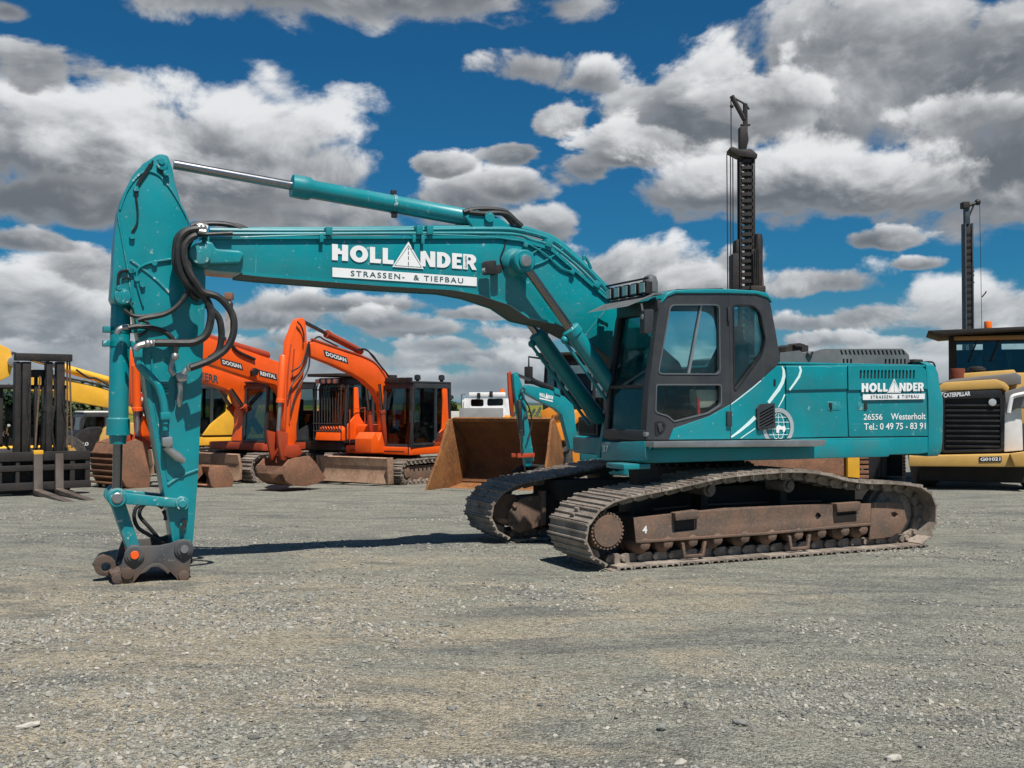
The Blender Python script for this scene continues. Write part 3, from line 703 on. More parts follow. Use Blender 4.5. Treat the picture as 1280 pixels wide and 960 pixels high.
# panel print: swooshes, emblem, lettering
def ribbon(name, c, wds, mat, parent, y):
    out = []; fs = []
    for i, (x, z) in enumerate(c):
        a = Vector(c[max(i-1, 0)]); b = Vector(c[min(i+1, len(c)-1)]); d = (b-a).normalized(); nn = Vector((-d.y, d.x))*wds[i]/2
        out += [(x+nn.x, y, z+nn.y), (x-nn.x, y, z-nn.y)]
        if i: fs.append((2*i-2, 2*i-1, 2*i+1, 2*i))
    return MB().add(out, fs).build(name, mat, parent)
mint = surf('pale_mint_vinyl', (.62, .80, .78), .4, var=.04)
ribbon('white_stripe', [(-0.307,2.254),(-0.332,2.201),(-0.336,2.134),(-0.312,2.057),(-0.252,1.970),(-0.168,1.883),(-0.102,1.811)], [.012,.035,.048,.05,.05,.045,.04], mint, fender, 1.4235)
ribbon('white_stripe', [(0.092,1.641),(0.197,1.561),(0.313,1.482),(0.439,1.409)], [.05,.042,.034,.02], mint, fender, 1.4235)
ribbon('white_stripe', [(-0.556,2.254),(-0.577,2.204),(-0.549,2.131),(-0.488,2.058),(-0.403,1.966)], [.03,.035,.034,.03,.026], mint, d2, 1.4425)
ribbon('white_stripe', [(-0.347,1.913),(-0.311,1.845),(-0.250,1.759)], [.022,.018,.012], mint, fender, 1.4235)
ribbon('white_stripe', [(0.093,1.508),(0.256,1.420),(0.302,1.393)], [.012,.011,.01], mint, fender, 1.4235)
ribbon('white_edge_line', [(0.002,2.078),(0.137,1.982),(0.300,1.877),(0.437,1.793)], [.012,.012,.012,.01], mint, fender, 1.4235)
ec = [(-0.248,1.519)]; ec = ec[0]; er = .225
zlo = [(-0.247,1.385)]; zlo = zlo[0][1]
def clipz(pl):
    return [(x, max(z, zlo)) for x, z in pl]
silver = surf('silver_vinyl', (.55, .58, .58), .3, .5, var=.1)
def ring_shape(cx, cz, r0, r1, y, name, mat, parent, a0=0, a1=360, n=40):
    vs = []; fs = []
    for i in range(n+1):
        a = R(a0 + (a1-a0)*i/n)
        for r in (r0, r1): vs.append((cx+r*math.cos(a), y, max(cz+r*math.sin(a), zlo)))
        if i: fs.append((2*i-2, 2*i-1, 2*i+1, 2*i))
    return MB().add(vs, fs).build(name, mat, parent)
ring_shape(ec[0], ec[1], .178, .232, 1.4240, 'emblem_ring', silver, fender)
ring_shape(ec[0], ec[1], .171, .180, 1.4260, 'emblem_ring_line', ink, fender)
for k in (-.5, 0, .5):
    pl = [(ec[0] + k*.17*math.cos(R(a)), ec[1] + .17*math.sin(R(a))) for a in range(-80, 81, 10)]
    ribbon('emblem_meridian', clipz(pl), [.007]*len(pl), mint, fender, 1.4240)
for k in (-.09, -.02, .06, .12):
    hw = math.sqrt(.17**2 - k*k); ribbon('emblem_parallel', [(ec[0]-hw, ec[1]+k), (ec[0]+hw, ec[1]+k)], [.007, .007], mint, fender, 1.4242)
ep = [(-0.212,1.510),(-0.225,1.539),(-0.266,1.543),(-0.296,1.528),(-0.344,1.538),(-0.356,1.499),(-0.338,1.461),(-0.314,1.461),(-0.308,1.490),(-0.260,1.490),(-0.254,1.452),(-0.218,1.453)]
MB().add(y3(ep, 1.4265), [tuple(range(len(ep)))]).build('emblem_figure', white, fender)
company_logo(*[(-1.526,1.947),(-2.568,1.964),(-1.527,2.056)], *[(-1.545,1.847),(-2.580,1.861),(-1.546,1.917)], d3, 1.4445)
decal('address_lettering', text_shape('26556', .012), *[(-1.574,1.597),(-1.882,1.597),(-1.575,1.673)], white, d3, at=1.4245)
decal('address_lettering', text_shape('Westerholt', .012), *[(-2.022,1.596),(-2.613,1.599),(-2.022,1.679)], white, d3, at=1.4245)
decal('phone_lettering', text_shape('Tel.: 0 49 75 - 83 91', .012), *[(-1.579,1.473),(-2.612,1.473),(-1.580,1.557)], white, d3, at=1.4245)
# side vent
vp = [(0.085,1.740),(0.027,1.797),(-0.174,1.807),(-0.184,1.515),(0.075,1.508)]
vin = [
 [(0.051,1.690),(-0.156,1.778),(-0.156,1.757),(0.051,1.669)],
 [(0.051,1.653),(-0.156,1.741),(-0.155,1.720),(0.051,1.632)],
 [(0.051,1.616),(-0.155,1.704),(-0.155,1.683),(0.051,1.595)],
 [(0.051,1.579),(-0.155,1.666),(-0.155,1.645),(0.051,1.558)],
 [(0.051,1.542),(-0.155,1.629),(-0.155,1.608),(0.052,1.521)],
 [(0.052,1.505),(-0.155,1.592),(-0.155,1.571),(0.052,1.484)],
]
MB().prism(vp, 1.415, 1.452, vin).build('side_vent', cabgrey, fender, 0)
MB().prism(inset(vp, .02), 1.418, 1.430).build('vent_backing', blackmat, fender)

# ---- cab
cab = MB().box(-.18, 1.55, .47, 1.40, 1.36, 1.42).build('cab', cabgrey, ex, .01)
side_o = [(1.608,1.397),(1.586,1.662),(1.559,1.978),(1.516,2.313),(1.445,2.804),(1.402,2.933),(1.316,3.023),(1.208,3.064),(0.486,3.096),(0.071,3.104),(-0.070,3.077),(-0.141,2.994),(-0.211,2.689),(-0.280,2.345),(-0.238,2.258),(0.006,2.083),(0.447,1.797),(0.752,1.658),(1.235,1.524),(1.300,1.392)]
win_u = rounded([(1.279,2.938),(0.594,2.965),(0.586,2.138),(1.453,2.132)], .07)
win_l = rounded([(1.474,2.024),(0.570,2.031),(0.571,1.779),(0.751,1.686),(1.235,1.587),(1.310,1.652),(1.486,1.698)], .04)
win_r = rounded([(0.409,2.967),(0.106,2.974),(0.001,2.893),(-0.073,2.570),(-0.025,2.397),(0.157,2.185),(0.372,1.948),(0.400,1.976)], .05)
MB().prism(side_o, 1.345, 1.42, (win_u, win_l, win_r)).build('cab_side_frame', cabgrey, cab, .008)
flip = lambda pl: pl
win_f = rounded([(1.273,2.929),(0.130,2.969),(0.001,2.893),(-0.068,2.570),(0.134,2.224),(0.525,2.124),(1.453,2.114)], .06)
MB().prism(side_o, .47, .53, (win_f, win_l)).build('cab_right_frame', cabgrey, cab, .008)
pr_ = surf('window_seal_rubber', (.022,.023,.024), .4)
chs = surf('bright_window_trim', (.16,.165,.17), .3, .5)
for wn, mt in ((win_u, chs), (win_l, chs), (win_r, black)):
    MB().prism(wn, 1.385, 1.428, (inset(wn, .016),)).build('window_seal', mt, cab)
    MB().prism(inset(wn, .004), 1.375, 1.381).build('side_window', clear_glass if wn is win_l else cab_glass, cab)
q = [(0.844,2.947),(0.821,2.948),(0.996,2.138),(1.029,2.138)]; MB().prism(q, 1.36, 1.40).build('sliding_window_bar', steel, cab)
MB().prism(inset(win_f, -.01), .498, .504).build('far_side_window', cab_glass, cab)
# door gap and hinges
ribbon('door_gap', [(0.475,3.095),(0.455,2.594),(0.447,1.797),(0.447,1.395)], [.008]*4, blackmat, cab, 1.4215)
for q in ([(0.494,2.930),(0.460,2.932),(0.461,2.763),(0.495,2.762)], [(0.511,1.713),(0.443,1.713),(0.444,1.535),(0.512,1.536)]): MB().prism(q, 1.42, 1.45).build('door_hinge', cabgrey, cab, .006)
q = rounded([(1.491,1.598),(1.385,1.607),(1.332,1.552),(1.385,1.471),(1.481,1.436)], .03); MB().prism(q, 1.41, 1.428, (inset(q, .03),)).build('handle_surround', black, cab)
q = [(1.460,1.571),(1.406,1.580),(1.385,1.498),(1.439,1.471)]; MB().prism(q, 1.42, 1.44).build('door_handle', cabgrey, cab, .008)
q = [(1.635,1.474),(1.593,1.482),(1.583,1.455),(1.625,1.429)]; MB().prism(q, 1.40, 1.46).build('door_catch', steel, cab, .004)
# roof: teal cap over charcoal frame
rp = [(1.397,2.942),(1.327,3.059),(1.230,3.100),(0.812,3.133),(0.474,3.146),(0.070,3.144),(-0.082,3.125),(-0.147,3.061),(-0.159,3.004),(-0.094,3.064),(0.071,3.100),(0.486,3.091),(1.208,3.060),(1.316,3.019)]
MB().prism(rp, .45, 1.435).build('cab_roof', teal, cab, .02, 3)
rp2 = [(1.194,3.100),(1.085,3.132),(0.444,3.171),(0.444,3.142),(1.173,3.073)]; MB().prism(rp2, .6, 1.3).build('roof_hatch', black, cab, .02)
# windscreen, pillars, front frame  (the front slants back towards the top)
fb = [(1.606,1.401)]; ft = [(1.411,2.862)]
(xb, zb0), (xt, zt0) = fb[0], ft[0]
zk = zb0 + (zt0-zb0)*.41; xk = xb + (xt-xb)*.20
def slab(name, y0, y1, pts2, th, mat, par, bev=0):
    return MB().prism([(x, z) for x, z in pts2] + [(x-th, z) for x, z in reversed(pts2)], y0, y1).build(name, mat, par, bev)
prof = [(xb, zb0), (xk, zk), (xt, zt0)]
slab('front_pillar', 1.30, 1.415, prof, .12, cabgrey, cab, .01); slab('front_pillar', .47, .555, prof, .12, black, cab, .01)
slab('windscreen', .555, 1.30, [(p[0]-.03, p[1]) for p in prof[1:]], .008, front_glass, cab); slab('lower_windscreen', .555, 1.30, [(p[0]-.03, p[1]) for p in prof[:2]], .008, front_glass, cab)
MB().box(xk-.05, xk+.005, .555, 1.30, zk-.02, zk+.02).build('windscreen_rail', black, cab, .006)
MB().box(xb-.10, xb+.012, .47, 1.40, zb0-.02, zb0+.10).build('front_sill', cabgrey, cab, .012)
MB().box(xt-.12, xt+.02, .47, 1.40, zt0-.03, zt0+.12).build('front_header', cabgrey, cab, .02)
mb = MB(); mb.prism([(-0.157,2.996),(-0.226,2.691),(-0.296,2.346),(-0.248,2.345),(-0.167,2.689),(-0.097,2.974)], .5, 1.36); mb.build('rear_window', front_glass, cab)
# interior
st = MB(); st.prism([(.15,1.62),(.72,1.66),(.74,1.80),(.25,1.80),(.12,2.52),(-.02,2.55),(-.02,1.75)], .72, 1.18); st.build('driver_seat', seat_fab, cab, .04)
MB().prism([(.07,2.50),(.10,2.74),(.0,2.76),(-.03,2.5)], .82, 1.08).build('headrest', seat_fab, cab, .03)
MB().box(.15, .70, .74, 1.16, 1.42, 1.62).build('seat_base', beige, cab, .03)
for y in (.62, 1.22): 
    MB().box(.2, .85, y-.06, y+.06, 1.42, 1.90).build('side_console', black, cab, .03)
    MB().tube([(.80,y,1.88),(.83,y,2.05),(.80,y,2.12)], .022, 8).build('joystick', black, cab)
MB().box(1.05, 1.25, .58, .82, 1.42, 2.1).build('monitor_column', black, cab, .03)
q = [(0.867,1.863),(0.834,1.863),(0.823,1.666),(0.857,1.666)]; MB().prism(q, 1.335, 1.355).build('red_strap', red, cab)
q = [(0.868,1.965),(0.541,1.967),(0.553,1.844),(0.678,1.760),(0.846,1.741)]; MB().prism(q, 1.18, 1.335).build('door_pocket', beige, cab, .02)
MB().box(.95, 1.5, .55, 1.3, 1.36, 1.45).build('foot_well', blackmat, cab)
for y in (.85, 1.05): MB().tube([(1.25,y,1.45),(1.38,y,1.62),(1.36,y,1.78)], .015, 6).build('travel_lever', black, cab)
# sun visor, lights, mirror
vz = [(2.099,2.807),(1.758,2.886),(1.526,2.995),(1.473,3.025),(1.473,2.988),(1.695,2.871),(1.914,2.836)]
MB().prism([(xt+.42, zt0+.03), (xt+.05, zt0+.20), (xt-.05, zt0+.20), (xt-.05, zt0+.18), (xt+.05, zt0+.175)], .45, 1.40).build('sun_visor', hoodgrey, cab, .004)
for k in range(5):
    y = .55 + k*.19
    l = MB().box(xt+.07, xt+.17, y-.065, y+.065, zt0+.19, zt0+.33).build('work_light', black, cab, .012)
    MB().box(xt+.17, xt+.176, y-.052, y+.052, zt0+.205, zt0+.315).build('light_lens', lamp_glass, l)
mb = MB(); mb.tube([(xt+.16,.47,zt0+.36),(xt+.16,1.42,zt0+.36)], .012, 6); mb.tube([(xt+.02,.47,zt0+.30),(xt+.16,.47,zt0+.36)], .012, 6); mb.build('light_rail', black, cab)
MB().turn((xt+.02,1.24,zt0+.22), (xt+.02,1.24,zt0+.42), [(0,.09),(.6,.09),(.9,.07),(1,.03)], 14).build('beacon', hoodgrey, cab)
mp = rounded([(1.685,2.852),(1.559,2.862),(1.581,2.614),(1.613,2.581),(1.691,2.584)], .03)
MB().prism(mp, 1.43, 1.53).build('side_mirror', cabgrey, cab, .015)
q = [(1.685,2.924),(1.670,2.853),(1.665,2.773)]; mb = MB().tube(y3(q, 1.46), .012, 6); mb.ball((q[2][0], 1.48, q[2][1]), .04); mb.build('mirror_arm', steel, cab)

# ---- boom
boom_o = [(6.348,3.476),(6.244,3.542),(5.655,3.586),(4.869,3.637),(4.132,3.690),(3.355,3.746),(2.847,3.775),(2.733,3.763),(2.225,3.662),(1.844,3.431),(1.465,3.116),(0.393,2.336),(0.090,1.848),(0.201,1.725),(0.443,1.706),(1.477,2.421),(1.767,2.596),(2.172,2.778),(2.513,2.834),(2.774,2.985),(3.163,3.086),(3.483,3.128),(4.319,3.135),(4.868,3.148),(5.653,3.170),(5.880,3.184),(6.128,3.192),(6.242,3.207),(6.331,3.252),(6.388,3.349)]
boom = MB().prism(boom_o, -.27, .27).build('boom', teal, ex, .010)
lip = [(5.882,3.166),(5.655,3.152),(4.870,3.130),(4.322,3.115),(3.487,3.108),(3.167,3.066),(2.779,2.965),(2.518,2.814),(2.177,2.758),(2.198,2.786),(2.539,2.851),(2.800,3.002),(3.188,3.108),(3.487,3.148),(4.322,3.154),(4.871,3.167),(5.655,3.186),(5.882,3.196)]
for s in (-1, 1): MB().prism(lip, s*.285-.012, s*.285+.012).build('boom_weld_edge', teal, boom)
MB().prism([(6.219,3.547),(2.743,3.786),(2.214,3.681),(1.442,3.117),(1.465,3.086),(2.236,3.642),(2.764,3.752),(6.219,3.518)], .272, .300).build('boom_top_edge', teal, boom)
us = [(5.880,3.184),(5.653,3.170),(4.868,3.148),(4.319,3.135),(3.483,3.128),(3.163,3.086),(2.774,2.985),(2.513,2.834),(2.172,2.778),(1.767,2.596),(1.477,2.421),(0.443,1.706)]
under = surf('dark_underside_paint', (.055, .075, .072), .75, var=.2, dirt=.7, dirtcol=(.11, .095, .08), dscale=3)  # dark grey-brown tone for the separate sheet under the boom
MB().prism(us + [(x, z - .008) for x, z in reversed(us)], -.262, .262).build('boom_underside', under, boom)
# nose: boss, cover, pin
nose = [(6.417,3.309),(6.402,3.393),(6.354,3.462),(6.258,3.493),(6.193,3.481),(6.160,3.416),(5.913,3.414),(5.863,3.375),(5.913,3.271),(6.224,3.245),(6.288,3.208),(6.369,3.229)]
for s in (-1, 1): MB().prism(nose, s*.30-.045, s*.30+.045).build('boom_nose_plate', teal, boom, .03, 3)
pc = [(6.329,3.347)]; pc = pc[0]
MB().cyl((pc[0], -.42, pc[1]), (pc[0], .42, pc[1]), .11, seg=24).build('arm_pin', teal_worn, boom, .01)
# weld seam plates & stiffener seam
for q in ([(1.881,2.506),(1.251,3.206),(1.234,3.197),(1.864,2.497)], [(5.719,3.578),(5.734,3.176),(5.751,3.175),(5.736,3.577)]): MB().prism(q, .270, .2735).build('weld_seam', teal_worn, boom)
company_logo(*[(4.911,3.376),(3.190,3.356),(4.911,3.553)], *[(4.906,3.191),(3.190,3.167),(4.906,3.295)], boom, .2815)
decal('logo_lettering', text_shape('GmbH', .0), *[(3.313,3.378),(3.313,3.513),(3.344,3.378)], ink, boom, at=.287)
# work lamp
wl = [(3.160,3.293),(3.140,3.461),(3.019,3.440),(2.947,3.398),(2.978,3.331),(3.039,3.290)]
wlo = MB().prism([(p[0], p[1]) for p in rounded([(3.170,3.441),(3.029,3.458),(3.019,3.301),(3.160,3.284)], .03)], .36, .48).build('boom_work_lamp', black, boom, .01)
MB().box(max(p[0] for p in wl)-.015, max(p[0] for p in wl)+.005, .375, .465, wl[0][1]+.02, wl[0][1]+.13).build('light_lens', lamp_glass, wlo)
q = [(3.017,3.409),(2.935,3.423),(2.915,3.330),(3.007,3.297)]; MB().prism(q, .27, .40).build('lamp_bracket', blackmat, boom, .006)
q = [(2.811,3.759),(2.832,3.654),(2.884,3.519),(2.863,3.426),(2.842,3.380)]; MB().tube(y3(q, .278), .010, 6).build('lamp_cable', black, boom)
# rise cylinders
bp = [(2.684,3.461)]; bp = bp[0]
lowp = [(1.131,1.571)]; lowp = lowp[0]
MB().cyl((bp[0], -.60, bp[1]), (bp[0], .56, bp[1]), .085, seg=20).build('boom_cylinder_pin', teal, boom, .01)
MB().turn((bp[0], .25, bp[1]), (bp[0], .355, bp[1]), [(0,.19),(.6,.17),(1,.12)], 20).build('pin_boss', teal, boom)
MB().turn((bp[0], .555, bp[1]), (bp[0], .570, bp[1]), [(0,.07),(.8,.065),(1,.05)], 16).build('pin_cap', steel, boom)
for s in (1, -1):
    y = s*.45; A_ = Vector((bp[0], y, bp[1])); B_ = Vector((lowp[0], y, lowp[1])); L_ = (B_-A_).length
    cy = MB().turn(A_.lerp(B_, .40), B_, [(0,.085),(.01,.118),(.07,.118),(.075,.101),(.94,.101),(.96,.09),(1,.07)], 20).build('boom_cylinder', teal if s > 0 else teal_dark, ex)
    MB().cyl(A_, A_.lerp(B_, .42), .052, seg=16).build('cylinder_rod', dark_rod if s > 0 else chrome, cy)
    MB().turn((bp[0], y-.085, bp[1]), (bp[0], y+.085, bp[1]), [(0,.12),(.1,.135),(.9,.135),(1,.12)], 20).build('rod_eye', teal, cy)
    dr = (B_-A_).normalized(); nv = Vector((-dr.z, 0, dr.x))
    if nv.z > 0: nv = -nv
    pp = [A_.lerp(B_, t) + nv*.155 for t in (.44, .6, .8, .97)]
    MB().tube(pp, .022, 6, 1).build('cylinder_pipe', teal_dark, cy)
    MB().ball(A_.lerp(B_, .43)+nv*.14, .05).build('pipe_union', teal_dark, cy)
# arm cylinder along the top
A_ = [(6.622,4.337)]; B_ = [(2.906,3.986)]; A_ = Vector((A_[0][0], 0, A_[0][1])); B_ = Vector((B_[0][0], 0, B_[0][1]))
ac = MB().turn(A_.lerp(B_, .355), B_, [(0,.09),(.004,.126),(.05,.130),(.085,.128),(.10,.103),(.93,.103),(.94,.118),(1,.118)], 24).build('arm_cylinder', teal, ex)
MB().cyl(A_.lerp(B_, .02), A_.lerp(B_, .36), .052, seg=16).build('cylinder_rod', chrome, ac)
for t in (.675,): 
    c = A_.lerp(B_, t); d = (B_-A_).normalized()
    MB().turn(c - d*.02, c + d*.02, [(0,.112),(1,.112)], 20).build('cylinder_clamp', teal_worn, ac)
    MB().box(c.x-.03, c.x+.03, -.03, .03, c.z+.09, c.z+.16).build('clamp_bolt', black, ac, .006); MB().box(c.x-.03, c.x+.03, .0, .06, c.z-.16, c.z-.09).build('clamp_bolt', black, ac, .006)
ey = B_
mb = MB()
for s in (-1, 1): mb.prism([(3.298,3.986),(3.155,4.073),(2.989,4.047),(2.801,3.974),(2.610,3.822),(3.134,3.788)], s*.17-.03, s*.17+.03)
mb.build('arm_cylinder_bracket', teal, boom, .008)
MB().cyl((ey.x+.10, -.24, ey.z+.01), (ey.x+.10, .24, ey.z+.01), .06).build('arm_cylinder_pin', teal_worn, boom)
for k, (pl, y) in enumerate((([(3.288,4.053),(3.134,4.098),(2.906,4.116),(2.737,4.099),(2.610,4.007),(2.524,3.945)], .10), ([(3.257,4.037),(3.072,4.036),(2.906,4.058),(2.758,4.045),(2.652,3.965),(2.588,3.921)], .2), ([(3.268,4.074),(3.072,4.117),(2.885,4.132),(2.695,4.098),(2.556,3.972)], -.06))):
    MB().tube(y3(pl, y), .030, 8).build('hydraulic_hose', rubber, boom)
# boom top pipes
for k, (pl, y, r) in enumerate((
    ([(6.206,3.625),(5.551,3.665),(4.385,3.746),(3.518,3.818),(2.910,3.864),(2.649,3.868),(2.384,3.833),(2.168,3.774),(1.895,3.605),(1.616,3.394),(1.322,3.120)], .20, .032),
    ([(6.219,3.573),(4.869,3.667),(3.553,3.760),(2.743,3.805),(2.481,3.751),(2.214,3.691),(1.888,3.487),(1.498,3.164),(1.374,3.050)], .285, .020),
    ([(5.863,3.679),(4.338,3.793),(3.052,3.901),(2.580,3.929),(2.289,3.885),(2.070,3.821),(1.759,3.612),(1.476,3.398),(1.212,3.159)], .04, .030),
    ([(4.763,3.777),(2.988,3.937),(2.477,3.968),(2.183,3.919),(1.972,3.859),(1.656,3.647),(1.101,3.177)], -.12, .028),
    ([(5.903,3.558),(4.407,3.697),(3.145,3.748),(2.734,3.737),(2.577,3.719),(2.311,3.592),(2.096,3.440),(1.910,3.391)], .290, .013))):
    MB().tube(y3(pl, y), r, 8, 4).build('hydraulic_pipe', teal, boom)
for u in (0,):
    for pl in ([(4.989,3.728),(4.917,3.733),(4.917,3.645),(4.988,3.640)], [(3.945,3.819),(3.868,3.824),(3.868,3.724),(3.945,3.719)], [(3.820,3.828),(3.743,3.833),(3.743,3.732),(3.820,3.727)], [(6.294,3.637),(6.238,3.641),(6.237,3.532),(6.294,3.529)], [(5.059,3.644),(5.015,3.647),(5.015,3.560),(5.059,3.557)], [(3.993,3.706),(3.955,3.709),(3.955,3.627),(3.993,3.625)], [(3.888,3.713),(3.849,3.716),(3.849,3.616),(3.887,3.613)], [(2.283,3.782),(2.208,3.758),(2.241,3.669),(2.316,3.693)], [(1.616,3.314),(1.549,3.278),(1.594,3.208),(1.661,3.244)], [(2.591,3.714),(2.538,3.698),(2.560,3.649),(2.602,3.666)], [(1.948,3.434),(1.904,3.407),(1.937,3.357),(1.981,3.384)]):
        MB().prism(pl, .05, .325).build('pipe_clamp', teal_dark, boom, .006)
q = [(1.728,3.615),(1.672,3.549),(1.627,3.463)]; MB().tube([(q[0][0], .2, q[0][1]-.05), (q[0][0], .2, q[0][1]), (q[1][0], .2, q[1][1]), (q[2][0], .2, q[2][1])], .02, 8).build('boom_hand_hold', teal_dark, boom)
for pl in ([(2.502,3.568),(2.417,3.631),(2.332,3.674)], [(2.470,3.446),(2.321,3.502),(2.171,3.597),(2.062,3.671)]): MB().tube(y3(pl, .285), .011, 6).build('grease_line', teal_dark, boom)

# ---- arm (stick)
arm_o = [(7.153,3.216),(7.143,3.460),(7.111,3.772),(7.074,3.913),(6.983,4.126),(6.883,4.258),(6.789,4.333)] + arc(*([(6.687,4.268)][0]), .115, 60, 120, 4) + [(6.608,4.309),(6.583,4.237),(6.559,4.097),(6.477,3.820),(6.387,3.567),(6.289,3.305),(6.243,3.131),(6.253,2.677),(6.281,1.839),(6.309,1.047),(6.347,0.508),(6.358,0.376),(6.378,0.278),(6.433,0.231),(6.497,0.243),(6.553,0.321),(6.570,0.420),(6.611,0.685),(6.659,0.926),(6.813,1.798),(6.895,2.411),(6.959,2.768),(6.990,2.816),(7.074,2.801),(7.151,2.826),(7.174,2.882)]
arm = MB().prism(arm_o, -.21, .21).build('arm', teal, ex, .012)
# raised welded border and stiffeners
ribb = lambda pl, y, wd, name, mat, par: ribbon(name, pl, [wd]*len(pl), mat, par, y)
for pl, r in (([(7.096,3.773),(7.036,3.957),(6.944,4.113),(6.843,4.188),(6.741,4.172),(6.662,4.105),(6.550,3.948),(6.453,3.772),(6.412,3.674)], .012), ([(7.118,3.722),(7.071,3.465),(7.015,3.142),(6.967,2.833)], .012), ([(6.993,3.265),(6.782,3.112),(6.608,2.947)], .013), ([(6.612,0.965),(6.494,1.044),(6.309,1.114)], .013), ([(6.831,2.207),(6.759,1.839),(6.613,1.015)], .008)):
    MB().tube(y3(pl, .213), r, 6, 3).build('weld_bead', teal_worn, arm)
tp = [(6.689,4.264)]; tp = tp[0]
MB().cyl((tp[0], -.26, tp[1]), (tp[0], .25, tp[1]), .055, seg=16).build('arm_end_pin', teal_worn, arm, .006)
lk = rounded([(6.729,4.327),(6.674,4.340),(6.618,4.271),(6.625,4.179),(6.657,4.159),(6.720,4.236)], .04); MB().prism(lk, .205, .235).build('pin_lock_plate', teal, arm, .008)
for q in [(6.697,4.297),(6.649,4.185)]: MB().cyl((q[0], .235, q[1]), (q[0], .262, q[1]), .032, seg=12).build('lock_bolt', teal_worn, arm)
# small lines on the arm side
for pl, r, mt in (([(6.781,4.301),(6.820,4.206),(6.905,4.067),(6.943,3.949),(6.927,3.786),(6.933,3.638),(6.979,3.552),(6.971,3.471)], .010, black), ([(6.726,4.314),(6.718,4.216),(6.655,4.164)], .011, black), ([(6.805,4.266),(6.859,4.170),(6.928,4.048),(6.935,3.966)], .013, black),
                  ([(6.594,3.296),(6.783,3.252),(6.884,3.206),(6.930,3.146),(6.922,3.007),(6.866,2.805)], .012, teal_dark), ([(6.969,3.144),(6.929,3.015),(6.898,2.918)], .008, teal_dark), ([(7.106,2.990),(7.107,3.096),(7.077,3.146),(6.977,3.160)], .014, black), ([(7.076,3.065),(7.030,3.084),(6.992,3.069)], .010, black),
                  ([(6.777,2.331),(6.777,2.167),(6.752,1.937)], .010, teal_dark)):
    MB().tube(y3(pl, .226), r, 6, 3).build('grease_line', mt, arm)
for q in [(6.979,3.503),(6.943,3.998),(6.759,3.245),(6.875,3.017),(6.930,3.072),(6.969,3.160),(7.098,2.974),(6.984,3.155)]: MB().cyl((q[0], .205, q[1]), (q[0], .245, q[1]), .028, seg=8).build('line_fitting', teal_worn, arm)
# hydraulic pipe with elbow and valve on the lower arm
for pl, r in (([(6.941,2.389),(6.917,2.276),(6.893,2.179),(6.737,2.002),(6.682,1.863),(6.658,1.740),(6.649,1.593)], .044), ([(6.665,1.675),(6.649,1.528)], .030)):
    MB().tube(y3(pl, .27), r, 10).build('arm_pipe', teal, arm)
for pl in ([(6.971,2.372),(6.879,2.374),(6.878,2.269),(6.963,2.267)], [(6.704,1.708),(6.603,1.716),(6.602,1.642),(6.696,1.634)]): MB().prism(pl, .20, .33).build('pipe_clamp', teal, arm, .01)
for pl in ([(6.687,1.454),(6.585,1.465),(6.577,1.379),(6.616,1.355),(6.679,1.364)],): MB().prism(pl, .21, .34).build('shut_off_valve', steel, arm, .015)
vh = [(6.632,1.364),(6.592,1.306),(6.529,1.255),(6.457,1.204)]; MB().rings(y3(vh, .28), [.05,.045,.05,.03], 10).build('valve_spout', steel, arm)
for z in [(6.677,2.011),(6.677,1.978),(6.677,1.941),(6.676,1.908)]:
    MB().cyl((z[0]+.06, .23, z[1]), (z[0]-.06, .23, z[1]), .018, seg=8).build('grease_nipple', teal_worn, arm)
MB().prism([(6.729,2.028),(6.705,2.028),(6.704,1.888),(6.728,1.888)], .21, .24).build('grease_block', teal_dark, arm)
q = rounded([(6.557,2.102),(6.478,2.144),(6.422,2.087),(6.446,2.029),(6.533,2.020)], .03); MB().prism(q, .20, .32).build('valve_block', steel, arm, .015)
q = [(6.510,2.020),(6.501,1.921),(6.512,1.822),(6.512,1.765)]; MB().rings(y3(q, .27), [.035,.03,.035,.02], 8).build('valve_stem', steel, arm)
# big hose loops from boom nose to arm
hoses = [
 ([(6.381,3.599),(6.476,3.568),(6.546,3.498),(6.569,3.373),(6.568,3.226),(6.529,3.130),(6.473,3.051),(6.401,2.923),(6.337,2.876)], .040, .38),
 ([(6.357,3.593),(6.468,3.561),(6.538,3.474),(6.553,3.309),(6.529,3.163),(6.465,3.043),(6.369,2.957),(6.281,2.878),(6.232,2.764),(6.232,2.648),(6.271,2.515),(6.351,2.447),(6.438,2.420),(6.603,2.416),(6.781,2.412)], .040, .46),
 ([(6.365,3.559),(6.444,3.505),(6.491,3.428),(6.482,3.313),(6.442,3.217),(6.426,3.070),(6.464,2.936),(6.550,2.802),(6.683,2.707),(6.875,2.660),(6.936,2.634)], .026, .42),
 ([(6.380,3.517),(6.444,3.480),(6.499,3.394),(6.498,3.263),(6.450,3.134),(6.386,3.039),(6.313,2.943),(6.168,2.899),(6.062,2.796),(6.005,2.672),(6.012,2.505),(6.085,2.362),(6.230,2.252),(6.365,2.192),(6.437,2.166)], .037, .50),
 ([(6.396,3.023),(6.315,2.936),(6.168,2.800),(6.086,2.702),(6.061,2.552),(6.068,2.443),(6.101,2.341),(6.182,2.273)], .036, .10),
 ([(6.398,3.497),(6.445,3.378),(6.429,3.213),(6.404,3.065),(6.459,2.896),(6.593,2.759),(6.773,2.703),(6.958,2.689),(7.058,2.750)], .020, .30),
 ([(7.018,2.565),(6.926,2.584),(6.787,2.572),(6.670,2.535),(6.583,2.455),(6.559,2.357),(6.566,2.274)], .027, .33),
 ([(6.454,3.543),(6.509,3.407),(6.500,3.201),(6.452,3.062)], .018, .30),
 ([(6.942,2.689),(6.896,2.650),(6.826,2.620),(6.849,2.530),(6.926,2.487)], .016, .30),
]
for pl, r, y in hoses: MB().tube(y3(pl, y), r, 8).build('hydraulic_hose', rubber, arm)
